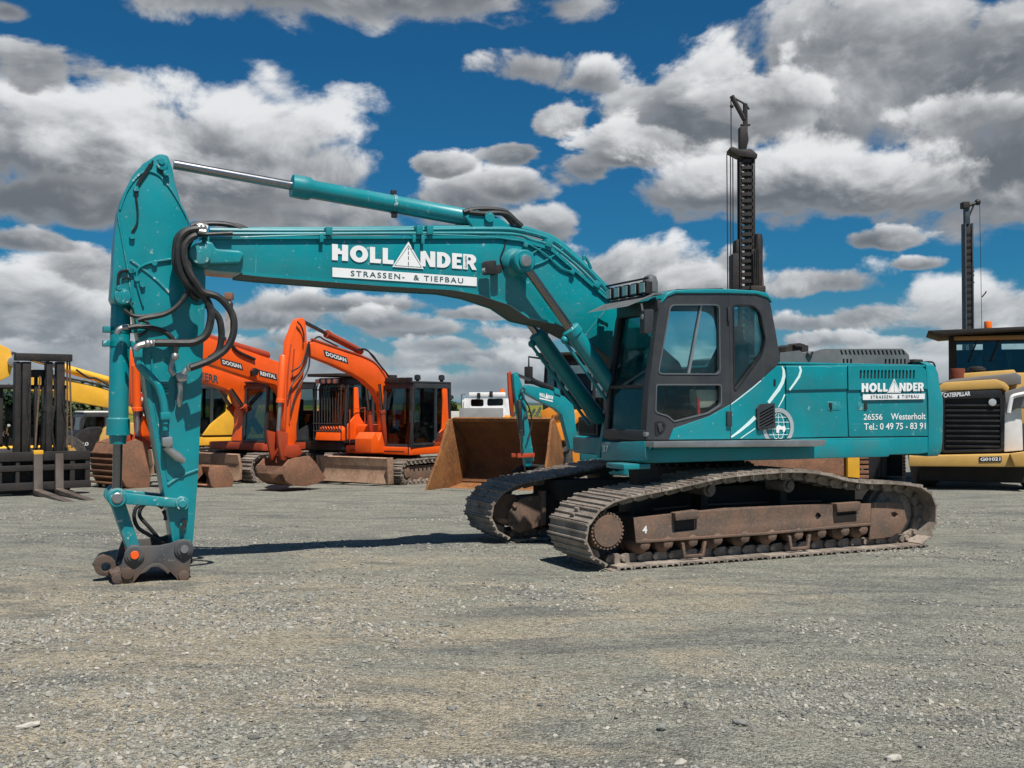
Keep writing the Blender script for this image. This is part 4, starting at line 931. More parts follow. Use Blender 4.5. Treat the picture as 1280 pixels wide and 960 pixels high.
for pl, r, y in (([(6.766,2.412),(6.858,2.402),(6.934,2.376),(6.965,2.335)], .034, .44), ([(6.421,2.175),(6.468,2.141),(6.491,2.100)], .028, .42), ([(6.579,2.270),(6.602,2.205),(6.609,2.147),(6.570,2.091)], .026, .33), ([(7.003,2.582),(7.064,2.572),(7.102,2.547),(7.117,2.506)], .03, .2), ([(6.269,3.599),(6.317,3.612),(6.365,3.605)], .05, .42), ([(6.285,3.565),(6.365,3.568)], .03, .46)):
    MB().tube(y3(pl, y), r, 8).build('hose_fitting', steel, arm)
for q in [(6.774,2.412),(6.843,2.403),(6.429,2.170),(6.579,2.278),(6.309,3.604),(6.349,3.602)]: MB().ball((q[0], .45, q[1]), .042, 8, 5).build('hose_coupling', steel, arm)
# hoses over the boom nose
for pl, y, r in (([(6.385,3.671),(6.288,3.703),(6.099,3.717),(5.958,3.710),(5.849,3.692),(5.739,3.639)], .12, .028), ([(6.336,3.658),(6.206,3.696),(6.016,3.697),(5.891,3.663),(5.722,3.623)], .2, .026), ([(6.398,3.530),(6.318,3.552),(6.196,3.568),(5.992,3.591)], .33, .02)):
    MB().tube(y3(pl, y), r, 8).build('hydraulic_hose', rubber, boom)

# bucket cylinder, links, quick coupler
A_ = [(7.065,2.890)]; B_ = [(7.091,0.842)]; A_ = Vector((A_[0][0], 0, A_[0][1])); B_ = Vector((B_[0][0], 0, B_[0][1]))
MB().cyl((A_.x, -.24, A_.z), (A_.x, .24, A_.z), .08, seg=20).build('bucket_cylinder_pin', teal_worn, arm, .01)
bc = MB().turn(A_, A_.lerp(B_, .70), [(0,.075),(.02,.096),(.14,.096),(.15,.099),(.86,.099),(.87,.115),(.985,.117),(.99,.09),(1.05,.08)], 24).build('bucket_cylinder', teal, ex)
MB().cyl(A_.lerp(B_, .68), A_.lerp(B_, .97), .048, seg=18).build('cylinder_rod', dark_rod, bc)
for t in (.16, .23):
    c = A_.lerp(B_, t); d = (B_-A_).normalized(); MB().turn(c-d*.03, c+d*.03, [(0,.105),(1,.105)], 20).build('cylinder_clamp', teal, bc)
    MB().box(c.x+.10, c.x+.17, -.05, .12, c.z-.03, c.z+.03).build('clamp_bolt', teal_worn, bc, .006); MB().box(c.x-.16, c.x-.1, -.02, .12, c.z-.03, c.z+.03).build('clamp_bolt', teal_worn, bc, .006)
MB().turn((B_.x, -.10, B_.z), (B_.x, .10, B_.z), [(0,.085),(.1,.095),(.9,.095),(1,.085)], 20).build('rod_eye', teal_worn, bc)
l0 = [(7.109,0.853)]; l1 = [(6.479,0.772)]; l2 = [(6.913,0.249)]; l0, l1, l2 = l0[0], l1[0], l2[0]
def bar2(a, b, wa, wb, y0, y1, name, mat, bev=.015):
    a = Vector(a); b = Vector(b); d = (b-a).normalized(); n2 = Vector((-d.y, d.x))
    p = [tuple(a+n2*wa), tuple(a-n2*wa), tuple(b-n2*wb), tuple(b+n2*wb)]
    return MB().prism(p, y0, y1).build(name, mat, ex, bev)
for s in (1, -1):
    gl_ = bar2(l0, l1, .058, .042, s*.255-.04, s*.255+.04, 'guide_link', teal_worn)
    for c, r in ((l0, .092), (l1, .070)):
        MB().turn((c[0], s*.205, c[1]), (c[0], s*.31, c[1]), [(0,r*.95),(.1,r),(.85,r),(1,r*.9)], 24).build('link_eye', teal_worn, gl_)
        MB().turn((c[0], s*.30, c[1]), (c[0], s*.325, c[1]), [(0,r*.62),(.7,r*.60),(1,r*.5)], 20).build('link_pin', steel if r > .08 else teal_worn, gl_)
for k in (0,):
    ml = bar2(l0, l2, .066, .062, -.17, .17, 'bucket_link', teal_worn, .02)
MB().cyl((l2[0], -.3, l2[1]), (l2[0], .3, l2[1]), .05).build('link_pin', steel, ml)
q = rounded([(6.491,0.581),(6.451,0.612),(6.419,0.594),(6.427,0.504),(6.475,0.473),(6.499,0.499)], .03); MB().prism(q, .205, .24).build('lug_plate', teal, arm, .008)
for z in [(6.450,0.577),(6.470,0.524)]: MB().cyl((z[0], .24, z[1]), (z[0], .262, z[1]), .026, seg=10).build('lug_bolt', black, arm)
for pl, y in (([(6.652,0.742),(6.755,0.763),(6.850,0.759),(6.912,0.720),(6.927,0.622),(6.887,0.522),(6.793,0.451),(6.690,0.388),(6.634,0.360)], .08), ([(6.636,0.709),(6.708,0.753),(6.811,0.757),(6.865,0.685),(6.857,0.619),(6.786,0.533),(6.706,0.430),(6.650,0.361)], .0), ([(6.628,0.675),(6.604,0.624),(6.604,0.574)], -.05)):
    MB().tube(y3(pl, y), .020, 8).build('hydraulic_hose', rubber, arm)
cpl = [(7.022,0.328),(6.999,0.367),(6.938,0.380),(6.877,0.360),(6.700,0.359),(6.591,0.377),(6.528,0.402),(6.465,0.411),(6.409,0.392),(6.377,0.341),(6.392,0.210),(6.415,0.048),(6.431,-0.025),(6.470,-0.039),(6.518,-0.027),(6.542,0.024),(6.597,0.084),(6.644,0.136),(6.706,0.177),(6.768,0.176),(6.837,0.132),(6.891,0.079),(6.959,-0.004),(7.019,-0.036),(7.110,-0.025),(7.125,0.023),(7.081,0.108),(7.059,0.219)]
qc = MB()
for s in (1, -1): qc.prism(cpl, s*.31-.03, s*.31+.03)
qc.build('quick_coupler', coupler_steel, ex, .010)
qc_o = ex.children[-1]
MB().prism([(6.900,0.264),(6.380,0.284),(6.363,0.148),(6.541,0.109),(6.662,0.175),(6.820,0.143),(6.938,0.059)], -.27, .27).build('coupler_body', blackmat, qc_o, .02)
MB().prism([(6.894,0.084),(6.841,0.145),(6.772,0.185),(6.702,0.184),(6.648,0.145),(6.601,0.093),(6.624,0.066),(6.663,0.109),(6.717,0.145),(6.779,0.149),(6.833,0.104)], .335, .355).build('coupler_rib', coupler_steel, qc_o, .006)
for c, mt in (([(6.947,0.282)], orange_paint), ([(6.467,0.315)], coupler_steel)):
    c = c[0]
    MB().turn((c[0], .33, c[1]), (c[0], .375, c[1]), [(0,.096),(.6,.096),(.7,.088),(.72,.07),(1,.07)], 24).build('coupler_boss', coupler_steel, qc_o)
    MB().turn((c[0], -.36, c[1]), (c[0], .395, c[1]), [(0,.046),(.95,.046),(1,.038)], 18).build('coupler_pin', steel if mt is coupler_steel else mt, qc_o)
rs = rusty('earthy_brown_steel', (.11,.072,.052), (.085,.066,.056), (.17,.11,.075), .8, 5)
hk = arc(*[(7.205,0.149)][0], .105, 0, 345, 20); hh = arc(*[(7.194,0.136)][0], .046, 0, 345, 14)
MB().prism(hk[:-1], -.07, .07, (hh[:-1],)).build('lifting_eye', rs, qc_o, .01)
MB().prism([(7.177,0.104),(7.071,0.129),(6.994,0.084),(7.009,-0.012),(7.100,-0.063),(7.123,0.012)], -.26, .30).build('coupler_jaw', rs, qc_o, .02)
MB().cyl(([(7.011,0.058)][0][0], -.33, .10), ([(7.011,0.058)][0][0], .37, .10), .06, seg=12).build('jaw_pin', rs, qc_o, .008)
MB().cyl(([(7.108,0.025)][0][0], -.33, .05), ([(7.108,0.025)][0][0], .35, .05), .05, seg=12).build('jaw_pin', rs, qc_o, .008)
MB().prism([(6.526,0.071),(6.448,0.197),(6.416,0.162),(6.431,-0.025),(6.478,-0.054),(6.526,-0.035)], -.33, -.10).build('rear_hook', rs, qc_o, .015)
MB().cyl(([(6.467,0.006)][0][0], -.33, .04), ([(6.467,0.006)][0][0], .36, .04), .055, seg=12).build('hook_tip', coupler_steel, qc_o, .01)

# ================================================================== shared builders for the machines behind
def small_tracks(root, L, Hh, yi, yo, mat, frame_mat, single=False):
    r = Hh/2; n = 38 if single else 30
    lp = [(-L/2+r, 0), (L/2-r, 0)] + arc(L/2-r, r, r, -70, 70, 6) + [(L/2-r, Hh), (0, Hh+.02), (-L/2+r, Hh)] + arc(-L/2+r, r, r, 110, 250, 6)
    pts, ln = resample(lp, n); pitch = ln/n
    me = shoe_mesh(pitch, yo-yi, mat, 'track_shoe', .012, .03)
    for s in (-1, 1):
        tr = MB(); tr.prism([(-L/2+r, .12), (L/2-r, .12), (L/2-r+.1, Hh*.35), (L/2-r, Hh*.74), (-L/2+r, Hh*.74)], s*(yi+yo)/2-.14, s*(yi+yo)/2+.14)
        for k in (-1, 1): tr.turn((k*(L/2-r), s*(yi+.06), r), (k*(L/2-r), s*(yo-.04), r), [(0,.14),(.2,r*.78),(.7,r*.78),(.72,r*.4),(1,r*.38)], 18)
        for k in range(5): 
            x = -L/2+r+.1+(L-2*r-.2)*k/4; tr.cyl((x, s*(yi+.08), .11), (x, s*(yo-.03), .11), .075, seg=10)
        t = tr.build('track', frame_mat, root, .006)
        for pos, tan in pts:
            o = Vector((tan.y, -tan.x)); sh = link('track_shoe', me, t); p = pos - o*.03
            t3 = Vector((tan.x, 0, tan.y)); o3 = Vector((o.x, 0, o.y)); yv = o3.cross(t3)
            sh.matrix_local = Matrix(((t3.x, yv.x, o3.x, p.x), (0, yv.y, 0, s*(yi+yo)/2), (t3.z, yv.z, o3.z, p.y), (0, 0, 0, 1)))
def cab_shell(root, x0, x1, y0, y1, z0, z1, mat, pillar, slope=.12, glassm=None, rear=True, name='cab'):
    """cab of five framed faces with panes; x1 is the front"""
    glassm = glassm or far_glass; w_ = .07; xm = x0 + (x1-x0)*.38
    c = MB().box(x0, x1, y0, y1, z0, z0+.08).build(name, mat, root, .01)
    so = rounded([(x0, z0), (x1, z0), (x1, z0+.5), (x1-slope, z1), (x0+.05, z1), (x0, z1-.2)], .10)
    wa = rounded([(xm+w_, z0+.10), (x1-w_-.01, z0+.10), (x1-w_-.01, z0+.5), (x1-slope-w_, z1-.13), (xm+w_, z1-.13)], .06)
    wb = rounded([(x0+w_, z0+.55), (xm-.02, z0+.30), (xm-.02, z1-.13), (x0+w_+.03, z1-.13)], .05)
    for y in (y0, y1-.05):
        MB().prism(so, y, y+.05, (wa, wb)).build('side_frame', pillar, c, .006)
        for wn in (wa, wb): MB().prism(inset(wn, -.01), y+.02, y+.026).build('side_window', glassm, c)
    fo = [(y0, z0), (y1, z0), (y1, z1), (y0, z1)]
    fw = rounded([(y0+w_, z0+.06), (y1-w_, z0+.06), (y1-w_, z1-.14), (y0+w_, z1-.14)], .05)
    sh = lambda me: None
    f = MB().prismx(fo, x1-.05, x1, (fw,)); 
    f.v = [(x - slope*max(0, (z-z0-.5)/(z1-z0-.5)), y, z) for x, y, z in f.v]; f.build('front_frame', pillar, c, .006)
    g_ = MB().prismx(inset(fw, -.01), x1-.03, x1-.024); g_.v = [(x - slope*max(0, (z-z0-.5)/(z1-z0-.5)), y, z) for x, y, z in g_.v]
    g_.build('windscreen', glassm, c)
    b = MB().prismx(fo, x0, x0+.05, (rounded([(y0+w_, z0+.7), (y1-w_, z0+.7), (y1-w_, z1-.14), (y0+w_, z1-.14)], .05),)); b.build('rear_frame', pillar, c, .006)
    MB().box(x0, x1-slope+.04, y0-.01, y1+.01, z1, z1+.05).build('cab_roof', mat, c, .02)
    ym = (y0+y1)/2; xs = x0+.35
    MB().prism([(xs,z0+.35),(xs+.5,z0+.38),(xs+.5,z0+.5),(xs+.1,z0+.5),(xs,z0+1.15),(xs-.12,z0+1.15),(xs-.12,z0+.45)], ym-.22, ym+.22).build('driver_seat', seat_fab, c, .03)
    for s in (-1, 1): MB().box(xs, xs+.55, ym+s*.34-.07, ym+s*.34+.07, z0+.08, z0+.58).build('side_console', black, c, .02)
    return c
def ram(parent, a, b, r, mb_, mr_, f=.5, rr=.55):
    a = Vector(a); b = Vector(b)
    c = MB().turn(a, a.lerp(b, f), [(0,r*.8),(.02,r),(.92,r),(.93,r*1.18),(1,r*1.18)], 14).build('hydraulic_cylinder', mb_, parent)
    MB().cyl(a.lerp(b, f*.98), b, r*rr, seg=10).build('cylinder_rod', mr_, c)
    return c
def plane_logo(parent, txt, quad, y, back=None, bold=.02, mat=None, pad=.12):
    BL, BR, TL = quad
    if back:
        decal('logo_plate', BAND, BL, BR, TL, back, parent, at=y)
    q = lambda a, b: (BL[0]+(BR[0]-BL[0])*a+(TL[0]-BL[0])*b, BL[1]+(BR[1]-BL[1])*a+(TL[1]-BL[1])*b)
    decal('logo_lettering', text_shape(txt, bold), q(pad*.6, pad*1.6), q(1-pad*.6, pad*1.6), q(pad*.6, 1-pad*1.6), mat or white, parent, at=y+.004)
def hose_set(parent, lst, r=.02, mat=None):
    for pl, y in lst: MB().tube(y3(pl, y), r, 6, 4).build('hydraulic_hose', mat or rubber, parent)

# ------------------------------------------------------------------ small orange excavator, nearest of the orange ones
l_, r_ = ((-2.956,28.100,-0.254),4.1364)
d2m = thing('excavator', 'small orange excavator with upright arm, dozer blade and square black cab', 'excavator', l_, r_, 'orange crawler excavators')
small_tracks(d2m, 2.75, .66, .68, 1.13, track_steel, frame_rust, True)
MB().box(-1.0, 1.1, -.66, .66, .25, .60).build('car_body', blackmat, d2m, .03)
MB().cyl((0,0,.58), (0,0,.80), .45, seg=28).build('slew_ring', blackmat, d2m)
MB().prismz(rounded([(.95,-1.1),(.95,1.1),(-1.1,1.15),(-1.35,.7),(-1.4,0),(-1.35,-.7),(-1.1,-1.15)], .12), .76, .96).build('platform', orange_paint, d2m, .03)
MB().prism([(0.049,0.934),(-0.087,1.177),(-0.363,1.400),(-0.397,2.152),(-0.361,2.497),(-0.589,2.469),(-0.644,1.731),(-0.680,1.393),(-0.895,1.241),(-0.788,0.884),(-0.434,0.875)], .35, 1.12).build('rear_body', orange_paint, d2m, .03)
MB().prismz(rounded([(-.75,-1.1),(-.7,.9),(-1.1,1.12),(-1.35,.7),(-1.42,0),(-1.35,-.7),(-1.1,-1.12)], .15), .95, 1.55).build('counterweight', orange_paint, d2m, .06)
MB().box(-.8, .5, -1.1, -.35, .95, 1.5).build('right_housing', orange_paint, d2m, .06)
c = cab_shell(d2m, -.75, .92, .16, 1.12, .95, 2.58, cabgrey, cabgrey, .10)
for y in (.30, .52, .74, .96): MB().box(.78, .90, y-.08, y+.08, 2.60, 2.72).build('work_light', black, c, .02)
for x, y in ((-.1, .5), (-.62, .9)): MB().turn((x, y, 2.62), (x, y, 2.82), [(0,.05),(.3,.05),(.35,.09),(.9,.08),(1,.03)], 10).build('beacon', black, c)
MB().box(.72, .74, .45, .70, 1.5, 1.9).build('warning_sheet', red, c)
boom_s = [(3.486,3.470),(3.378,3.551),(3.160,3.572),(2.342,3.347),(1.601,3.216),(1.077,3.071),(0.728,2.854),(0.469,2.485),(0.403,2.152),(0.433,1.526),(0.431,0.776),(0.785,0.790),(0.787,1.532),(0.884,2.068),(1.168,2.415),(1.599,2.662),(1.989,2.804),(2.712,3.010),(3.457,3.186)]
bm2 = MB().prism(boom_s, -.11, .11).build('boom', orange_paint, d2m, .02)
plane_logo(bm2, 'DOOSAN', [(3.000,3.191),(2.157,3.035),(3.056,3.352)], .114, cabgrey, .03)
arm2 = MB().prism([(3.715,4.077),(3.873,4.029),(3.977,3.873),(4.156,3.528),(4.205,3.211),(4.279,2.693),(4.302,2.140),(4.298,1.552),(4.245,1.183),(4.117,1.013),(3.988,1.027),(3.912,1.583),(3.810,2.048),(3.669,2.856),(3.565,3.237),(3.594,3.707),(3.635,3.988)], -.09, .09).build('arm', orange_paint, d2m, .02)
ram(d2m, *[(p[0], 0, p[1]) for p in [(1.541,3.360),(3.622,3.993)]], .085, orange_red, dark_rod, .62)
ram(d2m, *[(p[0], .05, p[1]) for p in [(4.319,3.172),(4.461,1.407)]], .085, orange_paint, steel, .62)
for y in (-.22, .22): ram(d2m, *[(p[0], y, p[1]) for p in [(0.848,0.874),(1.106,2.559)]], .07, orange_red, dark_rod, .6)
hose_set(arm2, (([(3.599,3.516),(3.571,3.272),(3.596,2.932),(3.754,2.666),(3.936,2.439),(4.065,2.178),(4.166,1.864)], .16), ([(3.625,3.477),(3.650,3.175),(3.755,2.890),(3.964,2.661),(4.169,2.473),(4.270,2.214)], .17), ([(3.970,3.963),(3.839,3.860),(3.759,3.677),(3.758,3.490)], .15), ([(3.652,3.438),(3.756,3.152),(3.913,2.923),(4.171,2.805)], .18)), .020)
for pl in ([(4.123,3.435),(4.222,2.693),(4.291,1.406)], [(4.019,3.328),(4.092,2.511),(4.165,1.587)]): MB().tube(y3(pl, .10), .018, 6, 3).build('arm_pipe', orange_red, arm2)
hose_set(bm2, (([(1.902,3.405),(1.541,3.420),(1.234,3.291),(0.983,3.074),(0.599,2.774),(0.437,2.569)], .1), ([(1.723,3.433),(1.358,3.428),(1.109,3.254),(0.792,3.018),(0.535,2.776)], .0), ([(3.432,3.510),(3.161,3.658),(2.939,3.592),(2.487,3.458)], .05)), .022)
hose_set(bm2, (([(3.429,3.583),(2.453,3.398),(1.656,3.252),(1.101,3.068),(0.655,2.668)], .10), ([(3.266,3.592),(2.308,3.385),(1.564,3.235),(1.006,3.030),(0.590,2.566)], -.08)), .028, orange_red)
MB().prism([(1.440,0.815),(1.441,1.178),(1.288,1.337),(1.163,1.130),(1.039,1.331),(0.976,1.166),(0.848,0.792)], -.3, .25).build('boom_bracket', orange_paint, d2m, .02)
for s in (-.16, .16): MB().prism([(4.611,1.447),(4.284,1.385),(4.307,1.036),(4.356,0.762),(4.482,0.768),(4.584,1.137)], s-.03, s+.03).build('bucket_link', orange_red, d2m, .01)
MB().prism([(4.358,1.111),(3.949,1.098),(3.817,0.907),(4.102,0.788),(4.407,0.856)], -.2, .2).build('quick_coupler', orange_red, d2m, .01)
bk = [(4.205,0.829),(3.843,0.852),(3.658,0.713),(3.362,0.396),(3.281,0.296),(3.549,0.199),(3.943,0.149),(4.328,0.192),(4.579,0.299),(4.679,0.468),(4.656,0.648),(4.482,0.786)]
bi = inset(bk, .05)
b2 = MB().prism(bk, -.42, -.38).prism(bk, .38, .42).prism(bk[3:11] + bi[3:11][::-1], -.38, .38).build('bucket', bucket_rust, d2m, .008)
bl = [(-1.226,0.739),(1.298,0.805),(1.299,0.281),(-1.307,0.184)]
xb_ = [(1.72,.12),(1.86,.10),(1.80,.3),(1.80,.52),(1.88,.72),(1.80,.74),(1.72,.5),(1.70,.3)]
MB().prism(xb_, -1.15, 1.15).build('dozer_blade', blade_rust, d2m, .006)
for y in (-1.16, 1.16): MB().prism([(1.70,.10),(1.90,.10),(1.92,.74),(1.72,.74)], y-.02, y+.02).build('blade_end_plate', blade_rust, d2m, .004)
for y in (-.55, .55): MB().prism([(.6,.3),(1.75,.25),(1.75,.45),(.6,.48)], y-.06, y+.06).build('blade_arm', frame_rust, d2m, .01)

MB().tube([(1.0,1.12,.96),(1.0,1.16,1.6),(.95,1.16,2.1)], .016, 6, 3).build('grab_rail', black, d2m)
MB().tube([(.80,-1.05,.96),(.80,-1.05,1.9),(.2,-1.05,1.95),(.2,-1.05,1.5)], .016, 6, 1).build('handrail', orange_red, d2m)
MB().box(-.66,-.5,1.118,1.128,1.1,1.22).build('side_sticker', white, d2m)
MB().box(.93,.955,-.9,.9,.84,.86).build('platform_seam', blackmat, d2m)

# ------------------------------------------------------------------ orange excavator with a caged black cab
l_, r_ = ((-4.734,29.719,-0.283),4.1015)
d1m = thing('excavator', 'orange excavator with barred black forestry cab and two lettered boom plates', 'excavator', l_, r_, 'orange crawler excavators')
small_tracks(d1m, 3.6, .8, .85, 1.4, track_steel, frame_rust)
MB().box(-1.2, 1.3, -.85, .85, .3, .75).build('car_body', blackmat, d1m, .03)
MB().prismz(rounded([(1.3,-1.25),(1.3,1.25),(-1.4,1.3),(-1.9,.8),(-2.0,0),(-1.9,-.8),(-1.4,-1.3)], .15), .85, 1.08).build('platform', black, d1m, .03)
c = cab_shell(d1m, -.55, 1.25, .30, 1.30, 1.05, 2.72, black, cabgrey, .08)
mb = MB()
for k in range(11): y = .30+k*.1; mb.tube([(1.40,y,1.1),(1.40,y,2.5),(1.3,y,2.72)], .015, 5, 1)
for z in (1.15,1.35,1.55,2.45): mb.tube([(1.40,.28,z),(1.40,1.32,z)], .018, 5, 1)
mb.build('cab_guard_bars', blackmat, c)
MB().prismz([(-.7,.2),(1.55,.2),(1.55,1.4),(-.7,1.4)], 2.80, 2.88).build('roof_guard', blackmat, c, .01)
for y in (.42,.64,.86,1.08): MB().box(1.32, 1.42, y-.07, y+.07, 2.62, 2.74).build('work_light', lamp_glass, c, .02)
MB().prism([(1.467,1.116),(1.408,1.345),(1.080,1.591),(0.898,1.758),(0.901,2.523),(0.748,2.525),(0.716,2.183),(0.683,1.756),(0.306,1.321),(0.274,1.061)], .4, 1.3).build('rear_body', orange_paint, d1m, .03)
MB().prismz(rounded([(-.9,-1.25),(-.85,1.0),(-1.4,1.28),(-1.9,.8),(-2.0,0),(-1.9,-.8),(-1.4,-1.28)], .2), 1.06, 1.9).build('counterweight', orange_paint, d1m, .08)
MB().box(-1.2, 1.0, -1.2, -.35, 1.06, 1.8).build('right_housing', orange_paint, d1m, .06)
bm1 = MB().prism([(6.053,3.662),(5.720,3.812),(5.145,3.767),(4.620,3.659),(3.671,3.445),(2.388,3.142),(2.050,2.942),(1.906,2.500),(1.870,1.123),(2.096,0.919),(2.209,0.923),(2.213,1.762),(2.327,2.286),(2.605,2.575),(3.091,2.650),(4.616,3.014),(5.140,3.153),(5.940,3.294)], -.15, .15).build('boom', orange_paint, d1m, .02)
plane_logo(bm1, 'DOOSAN', [(4.373,3.038),(3.694,2.918),(4.423,3.203)], .156, cabgrey, .03)
plane_logo(bm1, 'RENTAL', [(3.172,2.789),(2.564,2.688),(3.199,2.951)], .156, cabgrey, .03)
MB().prism([(3.531,2.901),(3.427,2.984),(3.296,2.948),(3.348,2.805),(3.504,2.781)], .2, .30).build('boom_work_lamp', black, bm1, .01)
am1 = MB().prism([(6.491,3.916),(6.276,4.114),(6.012,4.076),(5.741,3.679),(5.603,3.307),(5.458,2.172),(5.312,1.029),(5.171,0.737),(5.402,0.690),(5.723,1.043),(6.043,2.171),(6.357,3.277)], -.16, .16).build('arm', orange_paint, d1m, .02)
ram(d1m, *[(p[0], 0, p[1]) for p in [(2.745,3.318),(6.144,3.955)]], .11, orange_red, dark_rod, .6)
hose_set(bm1, (([(4.699,3.399),(4.260,3.496),(3.960,3.410),(3.498,3.247),(3.288,3.193)], .1), ([(3.602,3.324),(3.183,3.319),(2.862,3.167),(2.589,3.010)], .0), ([(3.289,3.275),(2.970,3.266),(2.753,3.108),(2.616,2.988)], -.1), ([(4.061,3.525),(3.858,3.374),(3.341,3.212)], .18)), .035)
MB().box([(4.302,3.675)][0][0]-.12, [(4.302,3.675)][0][0]+.12, -.1, .1, [(4.301,3.556)][0][1], [(4.302,3.734)][0][1]).build('valve_block', black, bm1, .02)
bkp = [(4.982,0.575),(4.454,0.588),(4.255,0.244),(4.352,-0.025),(4.764,0.002),(4.955,0.130),(5.028,0.404)]
bi = inset(bkp, .05)
MB().prism(bkp, -.5, -.46).prism(bkp, .46, .5).prism(bkp[1:6] + bi[1:6][::-1], -.46, .46).build('bucket', bucket_rust, d1m, .008)

# ------------------------------------------------------------------ orange excavator partly behind the teal arm
l_, r_ = ((-6.648,29.297,-0.275),4.0492)
lm = thing('excavator', 'orange excavator with black lettered boom, ribbed brown bucket left of the teal arm', 'excavator', l_, r_, 'orange crawler excavators')
small_tracks(lm, 3.4, .8, .8, 1.3, track_steel, frame_rust)
MB().box(-1.2, 1.3, -.8, .8, .3, .75).build('car_body', blackmat, lm, .03)
MB().prismz(rounded([(1.2,-1.2),(1.2,1.2),(-1.4,1.2),(-1.8,.7),(-1.9,0),(-1.8,-.7),(-1.4,-1.2)], .15), .85, 1.05).build('platform', orange_red, lm, .03)
c = cab_shell(lm, -.6, 1.15, .25, 1.2, 1.05, 2.62, cabgrey, cabgrey, .1)
MB().prismz(rounded([(-.7,-1.2),(-.65,1.1),(-1.4,1.2),(-1.8,.7),(-1.9,0),(-1.8,-.7),(-1.4,-1.2)], .2), 1.04, 1.9).build('counterweight', orange_paint, lm, .08)
bml = MB().prism([(4.160,3.421),(3.985,3.527),(3.490,3.429),(2.283,3.083),(1.040,2.798),(0.480,2.656),(0.370,2.396),(0.716,1.745),(0.951,1.082),(1.186,1.088),(1.085,1.534),(1.113,1.962),(1.271,2.303),(1.656,2.469),(2.280,2.638),(3.486,2.909),(4.026,3.053)], -.2, .2).build('boom', orange_paint, lm, .03)
decal('logo_lettering', text_shape('LIEBHERR', .03), *[(2.950,2.787),(1.881,2.600),(2.951,2.989)], ink, bml, at=.206)
for y in (-.26, .26): ram(lm, *[(p[0], y, p[1]) for p in [(0.553,1.309),(1.529,2.449)]], .10, orange_red, dark_rod, .62)
aml = MB().prism([(4.375,3.101),(4.247,3.379),(4.029,3.545),(3.716,3.400),(3.601,3.065),(3.638,1.970),(3.811,1.061),(3.988,0.988),(4.101,1.384),(4.150,1.972),(4.368,2.070)], -.16, .16).build('arm', orange_paint, lm, .02)
ram(lm, *[(p[0], .2, p[1]) for p in [(4.288,3.025),(4.232,1.289)]], .10, orange_paint, steel, .65)
hose_set(aml, tuple(([(4.156,3.337),(4.284,2.943),(4.151,2.557),(4.235,2.167),(4.101,1.777)], y) for y in (.2,)) + (([(3.935,3.228),(4.109,2.831),(3.974,2.442),(4.103,2.050),(3.923,1.579)], .22), ([(3.846,3.152),(3.887,2.757),(4.061,2.363),(3.881,1.873)], .19), ([(4.283,2.749),(4.060,2.167),(4.187,1.583),(4.272,1.293)], .2)), .028)
for k in range(5):
    z0 = 480+k*7; MB().prism([(p[0], p[1]) for p in ([(4.149,2.362),(4.039,2.363),(3.991,1.776),(4.101,1.777)])], .20, .21).build('warning_board', white_paint, aml); break
wq = [(4.149,2.362),(4.039,2.363),(3.991,1.776),(4.101,1.777)]
mb = MB()
for k in range(3):
    a = k/3+.03; b = a+.16
    L0 = lambda t: (wq[0][0]+(wq[3][0]-wq[0][0])*t, wq[0][1]+(wq[3][1]-wq[0][1])*t); R0 = lambda t: (wq[1][0]+(wq[2][0]-wq[1][0])*t, wq[1][1]+(wq[2][1]-wq[1][1])*t)
    mb.prism([L0(a), R0(min(1, a+.08)), R0(min(1, b+.08)), L0(b)], .211, .214)
mb.build('warning_stripes', red, aml)
for s in (-.15, .15): MB().prism([(4.276,1.387),(4.101,1.286),(3.834,1.121),(3.877,0.945),(4.142,0.993),(4.361,1.156)], s-.03, s+.03).build('bucket_link', orange_red, lm, .01)
# bucket standing with its ribbed back towards the camera
bx = [(0.399,1.199),(1.364,1.239),(1.376,0.246),(0.447,0.203)]
zt_ = max(p[1] for p in bx); yb0, yb1 = -.62, .62
bcx = [(4.530,0.716)][0][0]
prof = [(bcx+.30, zt_-.1), (bcx+.42, zt_-.35), (bcx+.44, zt_*.45), (bcx+.36, .28), (bcx+.25, .10), (bcx-.35, .02), (bcx-.40, .30), (bcx-.30, zt_-.15), (bcx, zt_)]
pin_ = inset(prof, .05)
bkt = MB().prism(prof, yb0, yb0+.05).prism(prof, yb1-.05, yb1).prism(prof[0:6] + pin_[0:6][::-1], yb0+.05, yb1-.05).build('bucket', bucket_rust, lm, .008)
for k in range(6):
    z = zt_ - .32 - k*.14; MB().box(bcx+.38, bcx+.475, yb0+.02, yb1-.02, z-.045, z).build('wear_strip', bucket_rust, bkt, .008)
for k in range(4):
    y = yb0+.16+k*.3; MB().prism([(bcx+.25,.16),(bcx+.38,.14),(bcx+.34,-.02),(bcx+.30,-.02)], y-.05, y+.05).build('bucket_tooth', steel, bkt, .008)
MB().prism([(1.85,.15),(2.0,.12),(1.92,.35),(1.93,.55),(2.0,.78),(1.92,.80),(1.84,.5)], -1.15, 1.15).build('dozer_blade', blade_rust, lm, .006)
for y in (-.5, .5): MB().prism([(.6,.3),(1.9,.25),(1.9,.45),(.6,.48)], y-.06, y+.06).build('blade_arm', frame_rust, lm, .01)

